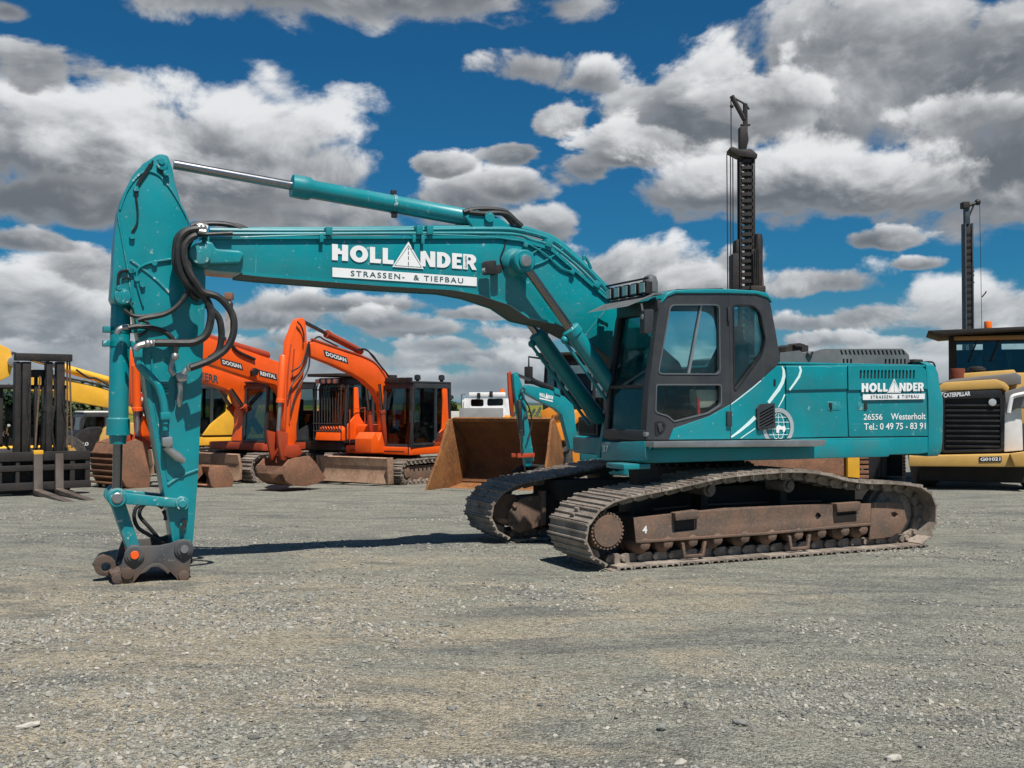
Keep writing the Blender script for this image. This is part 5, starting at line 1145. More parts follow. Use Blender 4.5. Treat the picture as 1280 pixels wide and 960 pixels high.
# ------------------------------------------------------------------ yellow excavator at the back
l_, r_ = ((-9.384,33.000,-0.342),3.6652)
ym_ = thing('excavator', 'yellow excavator with long low boom reaching left behind the forklift', 'excavator', l_, r_)
small_tracks(ym_, 3.8, .85, .85, 1.4, track_steel, frame_rust)
MB().box(-1.4, 1.4, -.9, .9, .3, .8).build('car_body', blackmat, ym_, .03)
MB().prismz(rounded([(1.3,-1.3),(1.3,1.3),(-1.6,1.3),(-2.2,.8),(-2.3,0),(-2.2,-.8),(-1.6,-1.3)], .15), .9, 1.2).build('platform', yellow, ym_, .03)
c = cab_shell(ym_, -.35, 1.2, .35, 1.3, 1.15, 2.72, cabgrey, cabgrey, .15)
MB().prism([(-.4,1.2),(.55,1.2),(.3,1.55),(-.15,1.9),(-.25,2.7),(-.55,2.7),(-.6,1.2)], .6, 1.34).build('rear_body', yellow, ym_, .03)
MB().prismz(rounded([(-.8,-1.3),(-.8,1.3),(-1.6,1.3),(-2.2,.8),(-2.3,0),(-2.2,-.8),(-1.6,-1.3)], .2), 1.19, 2.1).build('counterweight', yellow, ym_, .08)
byl = MB().prism([(5.432,3.206),(5.056,3.121),(3.985,2.812),(2.876,2.515),(1.960,2.303),(1.136,1.891),(0.533,1.273),(0.579,0.881),(0.868,0.984),(1.370,1.406),(2.073,1.750),(2.872,1.992),(3.980,2.205),(4.966,2.411),(5.387,2.705)], -.24, .24).build('boom', yellow, ym_, .03)
MB().prism([(6.499,3.928),(5.849,3.788),(5.643,3.680),(5.558,3.341),(5.637,2.930),(5.882,2.791),(6.284,2.248),(6.481,1.800)], -.2, .2).build('arm', yellow, ym_, .03)
MB().cyl(*[(p[0], y, p[1]) for p, y in zip([(5.563,3.330),(5.563,3.330)], (-.3, .34))], .15, seg=16).build('boom_pin', steel, byl, .02)
ram(ym_, *[(p[0], 0, p[1]) for p in [(2.651,2.731),(5.601,3.568)]], .12, yellow, dark_rod, .55)
hose_set(byl, (([(3.905,3.134),(3.576,2.906),(3.356,2.885),(2.955,2.654)], .2), ([(4.654,2.984),(4.011,2.854),(3.355,2.721),(2.909,2.583)], .25)), .03)
MB().prism([(1.9,.10),(2.0,.10),(1.95,.35),(2.0,.8),(1.92,.8)], -1.3, 1.3).build('dozer_blade', blade_rust, ym_, .006)
q = [(4.581,0.922),(9.997,1.159),(10.005,0.627),(4.595,0.285)]

# wide brown blade lying before the yellow machine
pbl = [(-8.795,0.508),(-7.081,0.531),(-7.079,-0.078),(-8.792,-0.123)]
bld = thing('dozer_blade', 'wide brown dozer blade lying between the teal arm and orange machines', 'dozer blade', ((pbl[0][0]+pbl[1][0])/2, 30, -.288), math.pi)
wd = pbl[1][0]-pbl[0][0]
MB().ext([(0,.05),(-.06,.3),(0,.62),(-.06,.64),(-.14,.3),(-.08,.03)], -wd/2, wd/2, 'x').v
mb = MB(); mb.prismx([(-.05,.05),(0.0,.3),(-.05,.64),(.0,.66),(.08,.3),(.03,.03)], -wd/2, wd/2); mb.build('blade_sheet', bucket_rust, bld, .006)
for s in (-1, 1): MB().prismx([(-.08,.0),(.15,.0),(.15,.6),(-.08,.66)], s*wd/2-.02, s*wd/2+.02).build('end_plate', bucket_rust, bld)
MB().box(-wd/2+.15, wd/2-.15, .05, .4, .2, .4).build('stiffener', blackmat, bld, .02)

# ------------------------------------------------------------------ forklift at the left edge
l_, r_ = ((-10.260,23.074,-0.163),5.3756)
fk = thing('forklift', 'dark heavy forklift with lowered forks at the left edge', 'forklift', l_, r_)
fx = .30
def fp(q): return q
mastq = [(-0.476,3.056),(0.692,3.126),(0.694,2.896),(-0.474,2.867)]
yl0, yl1 = mastq[0][0], mastq[1][0]; zt_ = mastq[0][1]; zl = mastq[2][1]
mm = MB().box(-.22, .0, yl0, yl1, zl, zt_).build('mast_crossbeam', mast_black, fk, .02)
for q in ([(-0.474,2.867),(-0.362,2.870),(-0.344,0.498),(-0.455,0.503)], [(-0.330,2.871),(-0.153,2.875),(-0.134,0.490),(-0.311,0.497)], [(0.158,2.883),(0.291,2.886),(0.309,0.472),(0.177,0.478)], [(0.374,2.888),(0.542,2.892),(0.560,0.463),(0.392,0.469)]):
    MB().box(-.26, -.04, q[0][0], q[1][0], .15, q[0][1]).build('mast_rail', mast_black, fk, .015)
q = [(-0.078,2.711),(0.253,2.717),(0.255,2.541),(-0.077,2.536)]; MB().box(-.34, -.24, q[0][0]-.1, q[1][0]+.1, q[2][1], q[0][1]).build('mast_crossbar', mast_black, fk, .01)
mb = MB()
for u in (0,):
    for q in ([(0.603,2.897),(0.617,0.985)], [(0.653,2.898),(0.719,0.983)], [(0.038,2.569),(-0.048,1.002)]): mb.tube([(-.1, q[0][0], q[0][1]), (-.1, q[1][0], q[1][1])], .02, 6, 1)
mb.build('lift_chain', frame_rust, fk)
ram(fk, (-.15, (yl0+yl1)/2, .4), (-.15, (yl0+yl1)/2+.1, zl), .07, black, dark_rod, .6)
cq = [(-0.870,0.930),(1.041,0.929),(1.042,0.734),(-0.868,0.745)]
car = MB().box(.05, .16, cq[0][0], cq[1][0], cq[2][1], cq[1][1]).build('fork_carriage', blackmat, fk, .012)
for q in ([(-0.868,0.678),(1.043,0.646),(1.044,0.522),(-0.867,0.560)], [(-0.865,0.341),(1.063,0.273),(1.064,0.114),(-0.863,0.173)]): MB().box(.05, .15, q[0][0], q[1][0], q[2][1], q[1][1]).build('carriage_bar', blackmat, car, .01)
for q in ([(-0.870,0.930),(-0.761,0.927),(-0.754,0.168),(-0.863,0.173)], [(0.938,0.915),(1.041,0.912),(1.047,0.132),(0.944,0.137)], [(-0.493,0.920),(-0.414,0.918),(-0.408,0.151),(-0.487,0.155)], [(0.616,0.888),(0.717,0.885),(0.723,0.148),(0.622,0.153)]): MB().box(.04, .14, q[0][0], q[1][0], q[2][1], q[0][1]).build('carriage_post', blackmat, car, .01)
for q in ([(-0.154,0.878),(0.024,0.872),(0.032,-0.057),(-0.146,-0.047)], [(0.286,0.882),(0.452,0.877),(0.459,-0.045),(0.293,-0.037)]):
    y0, y1 = q[0][0], q[1][0]; zt2 = q[0][1]
    MB().prism([(.16, zt2), (.23, zt2), (.26, .12), (2.9, .03), (2.9, .015), (.18, .015), (.16, .06)], y0, y1).build('fork', fork_steel, fk, .01)
for q in ([(-0.154,0.963),(0.040,0.958),(0.041,0.872),(-0.154,0.878)],): MB().box(.1, .22, q[0][0], q[1][0], q[2][1], q[0][1]).build('fork_lock', yellow, car, .01)
for q in ([(-0.024,2.571),(0.042,2.572),(0.059,0.470),(-0.007,0.472)], [(0.125,2.608),(0.191,2.609),(0.208,0.464),(0.141,0.466)]): MB().box(-.36, -.28, q[0][0], q[1][0], .3, q[0][1]).build('inner_mast_rail', blackmat, fk, .01)
for u in ([(-0.215,2.497),(-0.244,2.045),(-0.191,1.524),(-0.251,0.900)], [(0.295,2.575),(0.333,2.046),(0.271,1.430),(0.342,0.883)], [(0.514,2.472),(0.484,2.047),(0.555,1.515),(0.510,0.879)], [(-0.321,0.759),(-0.223,0.498),(-0.028,0.387),(0.169,0.310)], [(0.564,0.783),(0.666,0.569),(0.802,0.458),(0.906,0.277)], [(0.165,0.795),(0.200,0.569),(0.136,0.311),(0.235,0.203)]): MB().tube([(.0, a, b) for a, b in u], .022, 6, 4).build('hydraulic_hose', rubber, fk)
q = [(-0.774,0.820),(1.000,0.801),(1.004,0.161),(-0.769,0.210)]; MB().box(-.12, .0, q[0][0], q[1][0], q[2][1], q[1][1]).build('carriage_backplate', blackmat, fk, .01)
for k in (-1, 1): ram(fk, (-1.0, k*.55, 1.0), (-.25, k*.55, 1.5), .06, blackmat, dark_rod, .6)
# truck body behind the mast
body = MB(); body.prism([(-.35,.35),(-.5,1.0),(-1.2,1.25),(-2.6,1.35),(-3.0,1.2),(-3.1,.4),(-2.8,.3)], -.75, .75); body.build('body', black, fk, .04)
MB().prism([(-.5,1.0),(-.7,1.08),(-1.0,1.12),(-.9,.9),(-.55,.85)], -.78, .78).build('front_cowl', yellow, fk, .02)
for x in (-.85, -2.55):
    for y in (-.75, .75):
        wl_ = MB().turn((x, y-.17, .42), (x, y+.17, .42), [(0,.24),(.05,.36),(.2,.42),(.8,.42),(.95,.36),(1,.24)], 24).build('wheel', tyre, fk)
        MB().turn((x, y-.175, .42), (x, y+.175, .42), [(0,.2),(.1,.22),(.9,.22),(1,.2)], 16).build('rim', cat_yellow, wl_)
mb = MB()
for x, y in ((-.55,-.65),(-.55,.65),(-2.1,-.65),(-2.1,.65)): mb.box(x-.04, x+.04, y-.04, y+.04, 1.1, 2.3)
mb.box(-2.2, -.4, -.72, .72, 2.3, 2.38); mb.build('overhead_guard', blackmat, fk, .015)
MB().prism([(-1.75,1.3),(-1.2,1.3),(-1.2,1.45),(-1.6,1.45),(-1.7,1.95),(-1.8,1.95)], -.3, .3).build('driver_seat', seat_fab, fk, .03)
MB().tube([(-.75,.0,1.1),(-.95,.0,1.55)], .03, 8, 1).build('steering_column', black, fk)
MB().turn((-.95,.0,1.53), (-.98,.0,1.56), [(0,.2),(1,.2)], 18).build('steering_wheel', black, fk)
MB().box(-.62, -.58, -.6, .6, 1.25, 2.25).build('windscreen', far_glass, fk)
MB().box(-2.1, -.6, -.68, .68, .95, 1.5).build('cab_lower', black, fk, .03)

# ------------------------------------------------------------------ yellow and black loader with a white cab roof
l_, r_ = ((-13.301,34.000,-0.360),3.7525)
tl = thing('wheel_loader', 'yellow and black wheel loader with white cab roof behind the brown bucket', 'wheel loader', l_, r_)
MB().prism([(0.967,0.967),(0.734,1.259),(0.404,1.429),(-0.028,1.448),(-0.079,1.070),(0.015,0.721),(0.916,0.422)], -.7, .7).build('bonnet', black, tl, .06)
MB().prism([(0.136,0.702),(0.043,1.151),(-0.100,1.424),(-0.538,1.570),(-1.792,1.506),(-1.928,0.211),(0.133,0.278)], -.8, .8).build('rear_body', cat_yellow, tl, .06)
plane_logo(tl, 'MERLO', [(0.848,0.791),(0.352,0.829),(0.850,0.964)], .706, None, .03)
MB().box(1.0, 1.04, .35, .6, 1.0, 1.15).build('headlight', lamp_glass, tl, .01)
q = [(0.622,1.878),(-0.293,1.924)]
cab_shell(tl, min(q[0][0], q[1][0])-.4, max(q[0][0], q[1][0]), -.6, .6, 1.15, q[0][1], white_paint, cabgrey, .15)
for x in (1.1, -1.1):
    for y in (-.85, .85):
        wl_ = MB().turn((x, y-.2, .6), (x, y+.2, .6), [(0,.35),(.05,.52),(.2,.6),(.8,.6),(.95,.52),(1,.35)], 24).build('wheel', tyre, tl)
        MB().turn((x, y-.205, .6), (x, y+.205, .6), [(0,.3),(.1,.32),(.9,.32),(1,.3)], 16).build('rim', cat_yellow, wl_)
MB().box(-1.6, 1.6, -.5, .5, .5, .9).build('chassis', blackmat, tl, .03)

# ------------------------------------------------------------------ weathered post
pp = [(-10.276,4.281),(-9.961,4.281),(-9.968,5.772)]
po = thing('steel_post', 'weathered grey steel post with rusty cap standing behind the orange boom', 'post', ((pp[0][0]+pp[1][0])/2, 38, -.432))
hgt = pp[2][1]+.43
MB().box(-.11, .06, -.1, .1, 0, hgt-.25).build('post_shaft', surf('weathered_grey_steel', (.30,.28,.27), .6, var=.2, dirt=.6, dirtcol=(.15,.11,.09)), po, .01)
MB().box(.06, .11, -.1, .1, 0, hgt-.35).build('post_flange', blackmat, po, .006)
MB().box(-.15, .13, -.14, .14, hgt-.25, hgt).build('post_cap', bucket_rust, po, .02)

# ------------------------------------------------------------------ white truck
l_, r_ = ((-1.043,42.000,-0.468),4.7124)
tk = thing('truck', 'white lorry cab with two small rear windows above a grey tailboard', 'truck', l_, r_)
q = [(-0.948,2.480),(0.948,2.543),(0.980,1.753),(-0.947,1.690)]
y0, y1 = q[0][0], q[1][0]; zt_ = q[0][1]; zb_ = q[2][1]
w1 = rounded([(-0.585,2.448),(-0.079,2.448),(-0.079,2.164),(-0.584,2.164)], .08); w2 = rounded([(0.063,2.464),(0.695,2.480),(0.695,2.195),(0.063,2.180)], .08)
tkb = MB().prismx([(y0, .6), (y1, .6), (y1+.03, zb_), (y1-.05, zt_), (y0+.1, zt_)], -.06, 0, (w1, w2)).build('cab', white_paint, tk, .02)
MB().prismx([(y0, .6), (y1, .6), (y1, zb_), (y1-.08, zt_-.02), (y0+.1, zt_-.02)], -1.9, -.10).build('cab_inside', blackmat, tkb, .03)
MB().box(-1.9, -.1, y1-.09, y1+.0, .6, zt_-.05).build('cab_side', white_paint, tkb, .03); MB().box(-1.9, -.1, y0, y0+.09, .6, zt_-.05).build('cab_side', white_paint, tkb, .03)
for wn in (w1, w2): MB().prismx(inset(wn, -.02), -.045, -.035).build('rear_window', far_glass, tkb)
q = [(-0.664,2.717),(0.790,2.717),(0.790,2.543),(-0.664,2.543)]; MB().box(-1.8, .0, q[0][0], q[1][0], q[2][1], q[0][1]).build('roof_fairing', white_paint, tkb, .04)
q = [(-1.028,2.102),(0.698,2.133),(0.698,1.663),(-1.027,1.663)]; MB().box(.25, .32, q[0][0], q[1][0], .9, q[0][1]).build('tailboard', surf('grey_tailboard', (.24,.24,.235), .6, var=.1, dirt=.3), tk, .01)
MB().box(-2.4, .3, y0+.1, y1-.1, .5, .9).build('chassis', blackmat, tk, .02)
for y in (y0+.25, y1-.25):
    for x in (-1.5, -.1): MB().turn((x, y-.14, .45), (x, y+.14, .45), [(0,.3),(.1,.45),(.9,.45),(1,.3)], 20).build('wheel', tyre, tk)
q = [(0.584,2.859),(0.727,2.859),(0.727,2.732),(0.584,2.732)]; MB().cyl((-.3, (q[0][0]+q[1][0])/2, zt_+.2), (-.3, (q[0][0]+q[1][0])/2, q[0][1]), .09).build('beacon', amber, tk)
for u in ([(-0.283,2.700),(-0.220,2.479)], [(0.206,2.764),(0.254,2.511)]): MB().box(.01, .12, u[0][0]-.05, u[0][0]+.08, u[1][1], u[0][1]).build('rear_lamp', black, tk, .02)
q = [(-0.948,2.638),(-0.853,2.653)]; MB().tube([(-.1, q[0][0], zt_-.4), (-.1, q[0][0], q[0][1]), (-.1, q[0][0]+.15, q[0][1]+.02)], .03, 6, 1).build('exhaust_pipe', hoodgrey, tk)

# ------------------------------------------------------------------ amber wheel loader with the big rusty bucket
l_, r_ = ((0.621,27.500,-0.243),4.3110)
wl = thing('wheel_loader', 'amber wheel loader holding a big open rusty bucket on the ground', 'wheel loader', l_, r_)
q = [(-1.260,0.133),(1.621,0.344),(1.737,1.664),(-0.680,1.685)]
yA, yB = q[0][0]+.02, q[1][0]; zT = [(-0.350,1.678),(-0.143,1.679)][0][1]
pr = [(3.75,.02),(2.9,.04),(2.25,.14),(1.98,.45),(1.92,.8),(2.10,1.2),(2.65,zT)]
tin = [(x+.04*(1 if i > 2 else 0), z+.04) for i, (x, z) in enumerate(pr)]
def flare(mb):
    out = []
    for x, y, z in mb.v:
        k = max(0, (x-2.2))/1.55; s = 1 if y > (yA+yB)/2 else -1
        out.append((x, y + s*(-.20 + .20*k)*(1 if abs(y-(yA+yB)/2) > (yB-yA)*.4 else 0), z))
    mb.v = out; return mb
bu = flare(MB().prism(pr + [(x-.05, z-.02) for x, z in reversed(pr)], yA, yB)).build('bucket', loader_rust, wl, .006)
li = [(x+.025, z+(.03 if z < .7 else -.02)) for x, z in pr[2:]]
flare(MB().prism(li + [(x-.012, z-(.012 if z < .7 else -.01)) for x, z in reversed(li)], yA+.03, yB-.03)).build('bucket_back_shade', loader_inner, bu)  # dark rust sheet over the bucket back, its shade put into the colour
sp = [(3.78,.0),(2.9,.0),(2.2,.10),(1.93,.43),(1.87,.8),(2.05,1.23),(2.62,zT+.03),(2.85,zT-.02),(3.2,.9)]
for y in (yA, yB): flare(MB().prism(sp, y-.03, y+.03)).build('bucket_side_plate', loader_rust, bu, .008)
MB().prism([(3.62,-.01),(3.90,-.005),(3.90,.03),(3.62,.06)], yA-.03, yB+.03).build('cutting_edge', blackmat, bu, .006)
MB().prism([(2.60,zT-.02),(2.68,zT-.06),(2.72,zT+.02),(2.62,zT+.05)], yA+.18, yB-.18).build('bucket_top_edge', loader_rust, bu, .006)
yc = (yA+yB)/2
for s in (-.55, .55): 
    MB().prism([(1.93,.55),(1.5,.9),(.6,1.75),(.3,1.75),(.3,1.45),(1.3,.55),(1.95,.3)], s-.08, s+.08).build('lift_arm', case_orange, wl, .02)
ram(wl, (.5,0,1.3), (1.9,0,1.0), .09, case_orange, chrome, .55)
bq = []
MB().prism([(.75,.7),(.8,1.45),(.2,1.7),(-.3,1.7),(-.4,.8)], -.6, .6).build('front_frame', blackmat, wl, .05)
MB().prism([(-.35,1.60),(.2,1.90),(.75,1.85),(1.05,1.6),(1.15,1.15),(1.0,1.1),(.8,1.5),(.3,1.65)], .70, 1.35).build('front_fender', case_orange, wl, .04)
decal('logo_lettering', text_shape('CASE', .03), *[(0.846,1.604),(1.077,1.664),(0.825,1.751)], cabgrey, wl, 'x', 1.075)
mb = MB().prismx([(0.571,1.464),(0.550,1.859),(0.846,1.998),(1.119,1.861),(1.160,1.665),(0.846,1.466)], .98, 1.06); mb.build('front_cover', case_orange, wl, .02)
for x, y_0 in ((.35, 0), (-2.3, .8)):
    for y in (y_0-.95, y_0+.95):
        R_ = .80; w_ = MB().turn((x, y-.30, R_-.02), (x, y+.30, R_-.02), [(0,.40),(.04,.62),(.14,.745),(.86,.745),(.96,.62),(1,.40)], 28).build('wheel', tyre, wl)
        lug = MB()
        for k in range(20):
            a = 2*math.pi*k/20
            for sgn in (-1, 1):
                a2 = a + (math.pi/20 if sgn > 0 else 0); pts_ = []
                for dy, da in ((.0,-.10),(.29,.06)):
                    for rr in (.72,.80):
                        for dd in (-.075,.075): pts_.append((x+rr*math.cos(a2+da+dd), y+sgn*dy, R_-.02+rr*math.sin(a2+da+dd)))
                lug.add(pts_, [(0,1,3,2),(4,6,7,5),(0,4,5,1),(2,3,7,6),(0,2,6,4),(1,5,7,3)])
        lo = lug.build('tyre_lugs', tyre, w_)
        MB().turn((x, y-.31, R_-.02), (x, y+.31, R_-.02), [(0,.33),(.1,.40),(.9,.40),(1,.33)], 18).build('rim', case_orange, w_)
c = cab_shell(wl, -1.55, -.1, .15, 1.55, 1.7, 3.22, black, black, .15)
MB().box(-1.7, .15, .05, 1.65, 3.27, 3.36).build('roof_canopy', blackmat, c, .03)
MB().box(-3.3, -1.4, .1, 1.6, 1.0, 1.8).build('engine_hood', case_orange, wl, .08)
MB().prismz([(.9,-.5),(.9,.5),(-.6,.7),(-3.2,1.4),(-3.2,.4),(-.6,-.4)], .6, 1.7).build('chassis', blackmat, wl, .04)
for y in (-.10, 1.8):
    m_ = MB().tube([(-.1, .2 if y < 0 else 1.5, 3.2), (.25, y, 3.25), (.25, y, 3.0)], .025, 6, 1).build('mirror_arm', black, c)
    MB().box(.2, .28, y-.12, y+.10, 2.55, 3.0).build('side_mirror', black, m_, .03)
for y in (.3, .6, 1.4): MB().box(.02, .14, y-.1, y+.1, 3.10, 3.26).build('work_light', black, c, .02)
MB().tube([(.9,.55,1.0),(.9,.75,2.0),(.2,.8,2.1)], .02, 6, 1).build('handrail', yellow, wl)
hose_set(wl, (([(1.0,.75),(1.4,1.2),(.9,1.7),(.6,1.9)], .2), ([(1.1,.8),(1.5,1.3),(.95,1.8),(.5,1.9)], -.2), ([(.9,1.0),(1.2,1.5),(.7,1.95)], .4)), .03)

# ------------------------------------------------------------------ teal mini excavator behind the big one
l_, r_ = ((2.438,22.500,-0.153),3.8048)
mi = thing('excavator', 'teal mini excavator with small lettered boom folded before the rusty bucket', 'excavator', l_, r_)
small_tracks(mi, 2.0, .5, .45, .8, track_steel, frame_rust)
MB().prismz(rounded([(.75,-.75),(.75,.75),(-.8,.75),(-1.0,0),(-.8,-.75)], .15), .5, .95).build('platform', teal_dark, mi, .04)
MB().prismz(rounded([(-.1,-.75),(-.1,.75),(-.8,.75),(-1.0,0),(-.8,-.75)], .15), .95, 1.35).build('engine_housing', teal_dark, mi, .06)
cab_shell(mi, -.6, .45, -.35, .6, .95, 1.62, black, black, .05)
bmn = MB().prism([(2.836,2.276),(2.735,2.324),(2.184,2.235),(1.785,2.093),(1.572,1.932),(1.529,1.818),(1.508,1.543),(1.401,1.086),(1.638,1.027),(1.786,1.482),(1.871,1.739),(2.039,1.852),(2.533,2.043),(2.816,2.167)], -.06, .06).build('boom', teal, mi, .015)
y_ = .064
decal('logo_lettering', LOGO, *[(2.455,2.101),(2.104,2.036),(2.454,2.172)], white, bmn, at=y_); decal('logo_road_triangle', ROAD, *[(2.455,2.101),(2.104,2.036),(2.454,2.172)], white, bmn, at=y_+.002)
decal('logo_band', BAND, *[(2.455,2.049),(2.115,1.986),(2.455,2.077)], white, bmn, at=y_)
amn = MB().prism([(3.093,2.537),(2.995,2.570),(2.875,2.323),(2.816,2.151),(2.756,1.839),(2.695,1.478),(2.615,1.085),(2.575,0.848),(2.676,0.726),(2.776,0.730),(2.836,1.012),(2.915,1.481),(2.995,1.902),(3.054,2.181)], -.045, .045).build('arm', teal, mi, .012)
MB().prism([(3.152,2.552),(3.074,2.584),(2.995,2.181),(3.014,1.715),(3.074,1.716),(3.133,2.181)], -.09, -.05).build('arm_plate', orange_red, amn, .006)
ram(mi, *[(p[0], 0, p[1]) for p in [(2.038,2.236),(2.995,2.524)]], .06, black, dark_rod, .6)
ram(mi, *[(p[0], .1, p[1]) for p in [(2.995,2.026),(2.935,0.969)]], .045, black, dark_rod, .6)
MB().prism([(2.080,2.283),(1.954,2.237),(1.912,2.109),(2.080,2.156)], -.08, .08).build('cylinder_bracket', teal, bmn, .01)
hose_set(amn, (([(2.895,2.274),(2.975,2.181),(2.856,2.026),(2.736,1.839),(2.876,1.715),(2.876,1.327)], .1), ([(2.856,2.244),(2.935,2.103),(2.776,1.902),(2.696,1.558),(2.816,1.249)], .12)), .015)
for s in (-.09, .09): MB().prism([(3.034,0.987),(2.615,0.991),(2.615,0.912),(3.034,0.910)], s-.02, s+.02).build('bucket_link', orange_red, mi, .006)
bq = [(2.856,0.655),(2.534,0.768),(2.412,0.575),(2.534,0.391),(2.816,0.373),(2.916,0.502)]
bi = inset(bq, .04)
MB().prism(bq, -.3, -.27).prism(bq, .27, .3).prism(bq[1:5] + bi[1:5][::-1], -.27, .27).build('bucket', blackmat, mi, .006)
ram(mi, *[(p[0], -.1, p[1]) for p in [(1.530,1.122),(1.743,1.835)]], .05, teal_dark, dark_rod, .6)

# ------------------------------------------------------------------ drilling rigs
def lattice_mast(root, x, y, z0, z1, wd, mat, n):
    m_ = MB()
    for sx in (-1, 1): 
        m_.box(x+sx*wd/2-.03, x+sx*wd/2+.03, y-wd/2, y-wd/2+.07, z0, z1); m_.box(x+sx*wd/2-.035, x+sx*wd/2+.035, y+wd/2-.07, y+wd/2, z0, z1)
    m_.box(x-wd*.05, x+wd*.20, y-wd*.3, y+wd*.3, z0, z1)
    o = m_.build('mast', mat, root, 0)
    b = MB().box(-wd/2, wd/2, -wd/2, wd/2, -.05, .05).mesh('mast_rung', mat)
    for k in range(n): link('mast_rung', b, o, (x, y, z0 + (z1-z0)*(k+.5)/n))
    return o
l_, r_ = ((7.230,31.000,-0.306),4.1888)
rg = thing('drilling_rig', 'black drilling rig with tall ladder mast behind the teal cab', 'drilling rig', l_, 0)
q = [(6.590,5.064),(7.080,5.064),(6.606,9.171),(7.098,9.171),(6.941,10.890)]; bx, by = l_[0], l_[1]
xm = (q[0][0]+q[1][0])/2 - bx; z1 = q[2][1]-l_[2]; wd = q[1][0]-q[0][0]-.14
MS = lattice_mast(rg, xm, 0, .9, z1, wd, mast_black, 44)
X_ = lambda u: (u-640)/1329*31 - bx
Z_ = lambda v: 1.80 + (504.7-v)/1329*31 - l_[2]
MB().prism([(X_(911), Z_(186)), (X_(914), Z_(184)), (X_(925), Z_(188)), (X_(938), Z_(187)), (X_(946), Z_(194)), (X_(945), Z_(199)), (X_(937), Z_(198)), (X_(923), Z_(196)), (X_(912), Z_(190))], -.25, .25).build('mast_head', mast_black, MS, .02)
MB().prism([(X_(925), Z_(187)), (X_(925), Z_(158)), (X_(934), Z_(157)), (X_(936), Z_(175)), (X_(933), Z_(187))], -.15, .15).build('mast_extension', mast_black, MS, .02)
mb = MB(); mb.tube([(X_(933),0,Z_(160)),(X_(933),0,Z_(128))], .07, 8, 1); mb.tube([(X_(932),0,Z_(148)),(X_(916),0,Z_(118))], .075, 8, 1); mb.tube([(X_(918),0,Z_(120)),(X_(934),0,Z_(129)),(X_(938),0,Z_(135))], .03, 6, 1); mb.box(X_(927), X_(939), -.06, .06, Z_(155.5), Z_(154)); mb.build('jib', mast_black, MS)
MB().ball((X_(916), 0, Z_(131)), .06, 8, 5).build('hook_ball', mast_black, MS)
MB().tube([(X_(943),0,Z_(199)),(X_(937),0,Z_(221))], .04, 6, 1).build('mast_brace', mast_black, MS)
for u0, v0, u1, v1 in ((910.5,190,911,365),(915,192,915,365),(918,195,918,340),(945.5,197,945,320),(916,120,916,187)):
    MB().tube([(X_(u0),.1,Z_(v0)),(X_(u1),.1,Z_(v1))], .016, 5, 1).build('hoist_rope', blackmat, rg)
mb = MB().box(X_(914), X_(922), -.3, .3, Z_(370), Z_(318)).box(X_(919), X_(923), -.2, .2, Z_(320), Z_(300)); mb.build('rotary_head', mast_black, rg, .03)
MB().turn((X_(948),0,Z_(360)), (X_(949),0,Z_(292)), [(0,.13),(.9,.13),(1,.1)], 12).build('feed_cylinder', mast_black, rg)
MB().tube([(X_(954),.1,Z_(372)),(X_(951),.1,Z_(330))], .09, 8, 1).build('drill_rod', frame_rust, rg)
MB().box(X_(938), X_(947), -.2, .2, Z_(368), Z_(312)).build('winch_frame', mast_black, rg, .03)
for k in range(4): MB().tube([(X_(941+k*2.0),-.25,Z_(362)),(X_(940+k*2.2),-.25,Z_(315-k*3))], .02, 5, 1).build('hydraulic_hose', mast_black, rg)
MB().box(X_(936), X_(955), -.3, .3, Z_(372), Z_(358)).build('winch_housing', mast_black, rg, .04)
# rig carrier, seen below the excavator's tail
X2 = lambda u: (u-640)/1329*29.0 - bx
MB().box(X2(930), X2(1056), -2.0, 1.3, .12, 1.1).build('carrier_body', bucket_rust, rg, .04)
MB().box(X2(1057), X2(1072), -2.15, -1.8, .05, 1.2).build('support_leg', yellow, rg, .02)
for k in range(7): MB().box(X2(1073), X2(1084), -2.1, -1.8, .08+k*.13, .17+k*.13).build('stacked_plate', bucket_rust, rg, .01)
for k in range(4): MB().tube([(X2(1088+k*5),-2.0,.1),(X2(1087+k*5.5),-2.0,.5),(X2(1091+k*4),-2.0,1.1)], .10, 8, 3).build('coiled_hose', black, rg)
MB().box(X2(1086), X2(1140), -1.5, 1.0, .1, 1.1).build('dark_housing', blackmat, rg, .04)
small_tracks(rg, 5.2, .8, 1.0, 1.6, track_steel, frame_rust)
MB().box(X_(880), X_(1000), -.2, 1.5, 1.1, 2.3).build('engine_house', mast_black, rg, .06)

l_, r_ = ((19.933,46.000,-0.468),4.1888)
rb = thing('drilling_rig', 'distant slim blue-grey drilling mast rising behind the dump truck', 'drilling rig', l_, 0)
X_ = lambda u: (u-640)/1329*46 - l_[0]
Z_ = lambda v: 1.80 + (504.7-v)/1329*46 - l_[2]
ms = MB().box(X_(1205.5), X_(1207), -.2, .2, .8, Z_(279)).box(X_(1214.5), X_(1216), -.2, .2, .8, Z_(279)).box(X_(1207), X_(1214.5), .0, .2, .8, Z_(279)).build('mast', mast_blue, rb, .01)
rm = MB().box(-.15, .13, -.12, .0, -.22, .22).mesh('mast_fitting', mast_black, .02)
for k in range(16): link('mast_fitting', rm, ms, (X_(1210.5), 0, Z_(290+k*8)), (0, 0, 0))
MB().box(X_(1207), X_(1213), -.12, .12, Z_(280), Z_(254)).build('mast_extension', mast_blue, ms, .02)
MB().box(X_(1204), X_(1212), -.2, .2, Z_(260), Z_(252)).build('mast_head', mast_black, ms, .03)
mb = MB(); mb.tube([(X_(1210),0,Z_(257)),(X_(1225),0,Z_(252))], .07, 8, 1); mb.tube([(X_(1213),0,Z_(270)),(X_(1219),0,Z_(256))], .04, 6, 1); mb.ball((X_(1224),0,Z_(252)), .14, 8, 5); mb.build('jib', mast_black, ms)
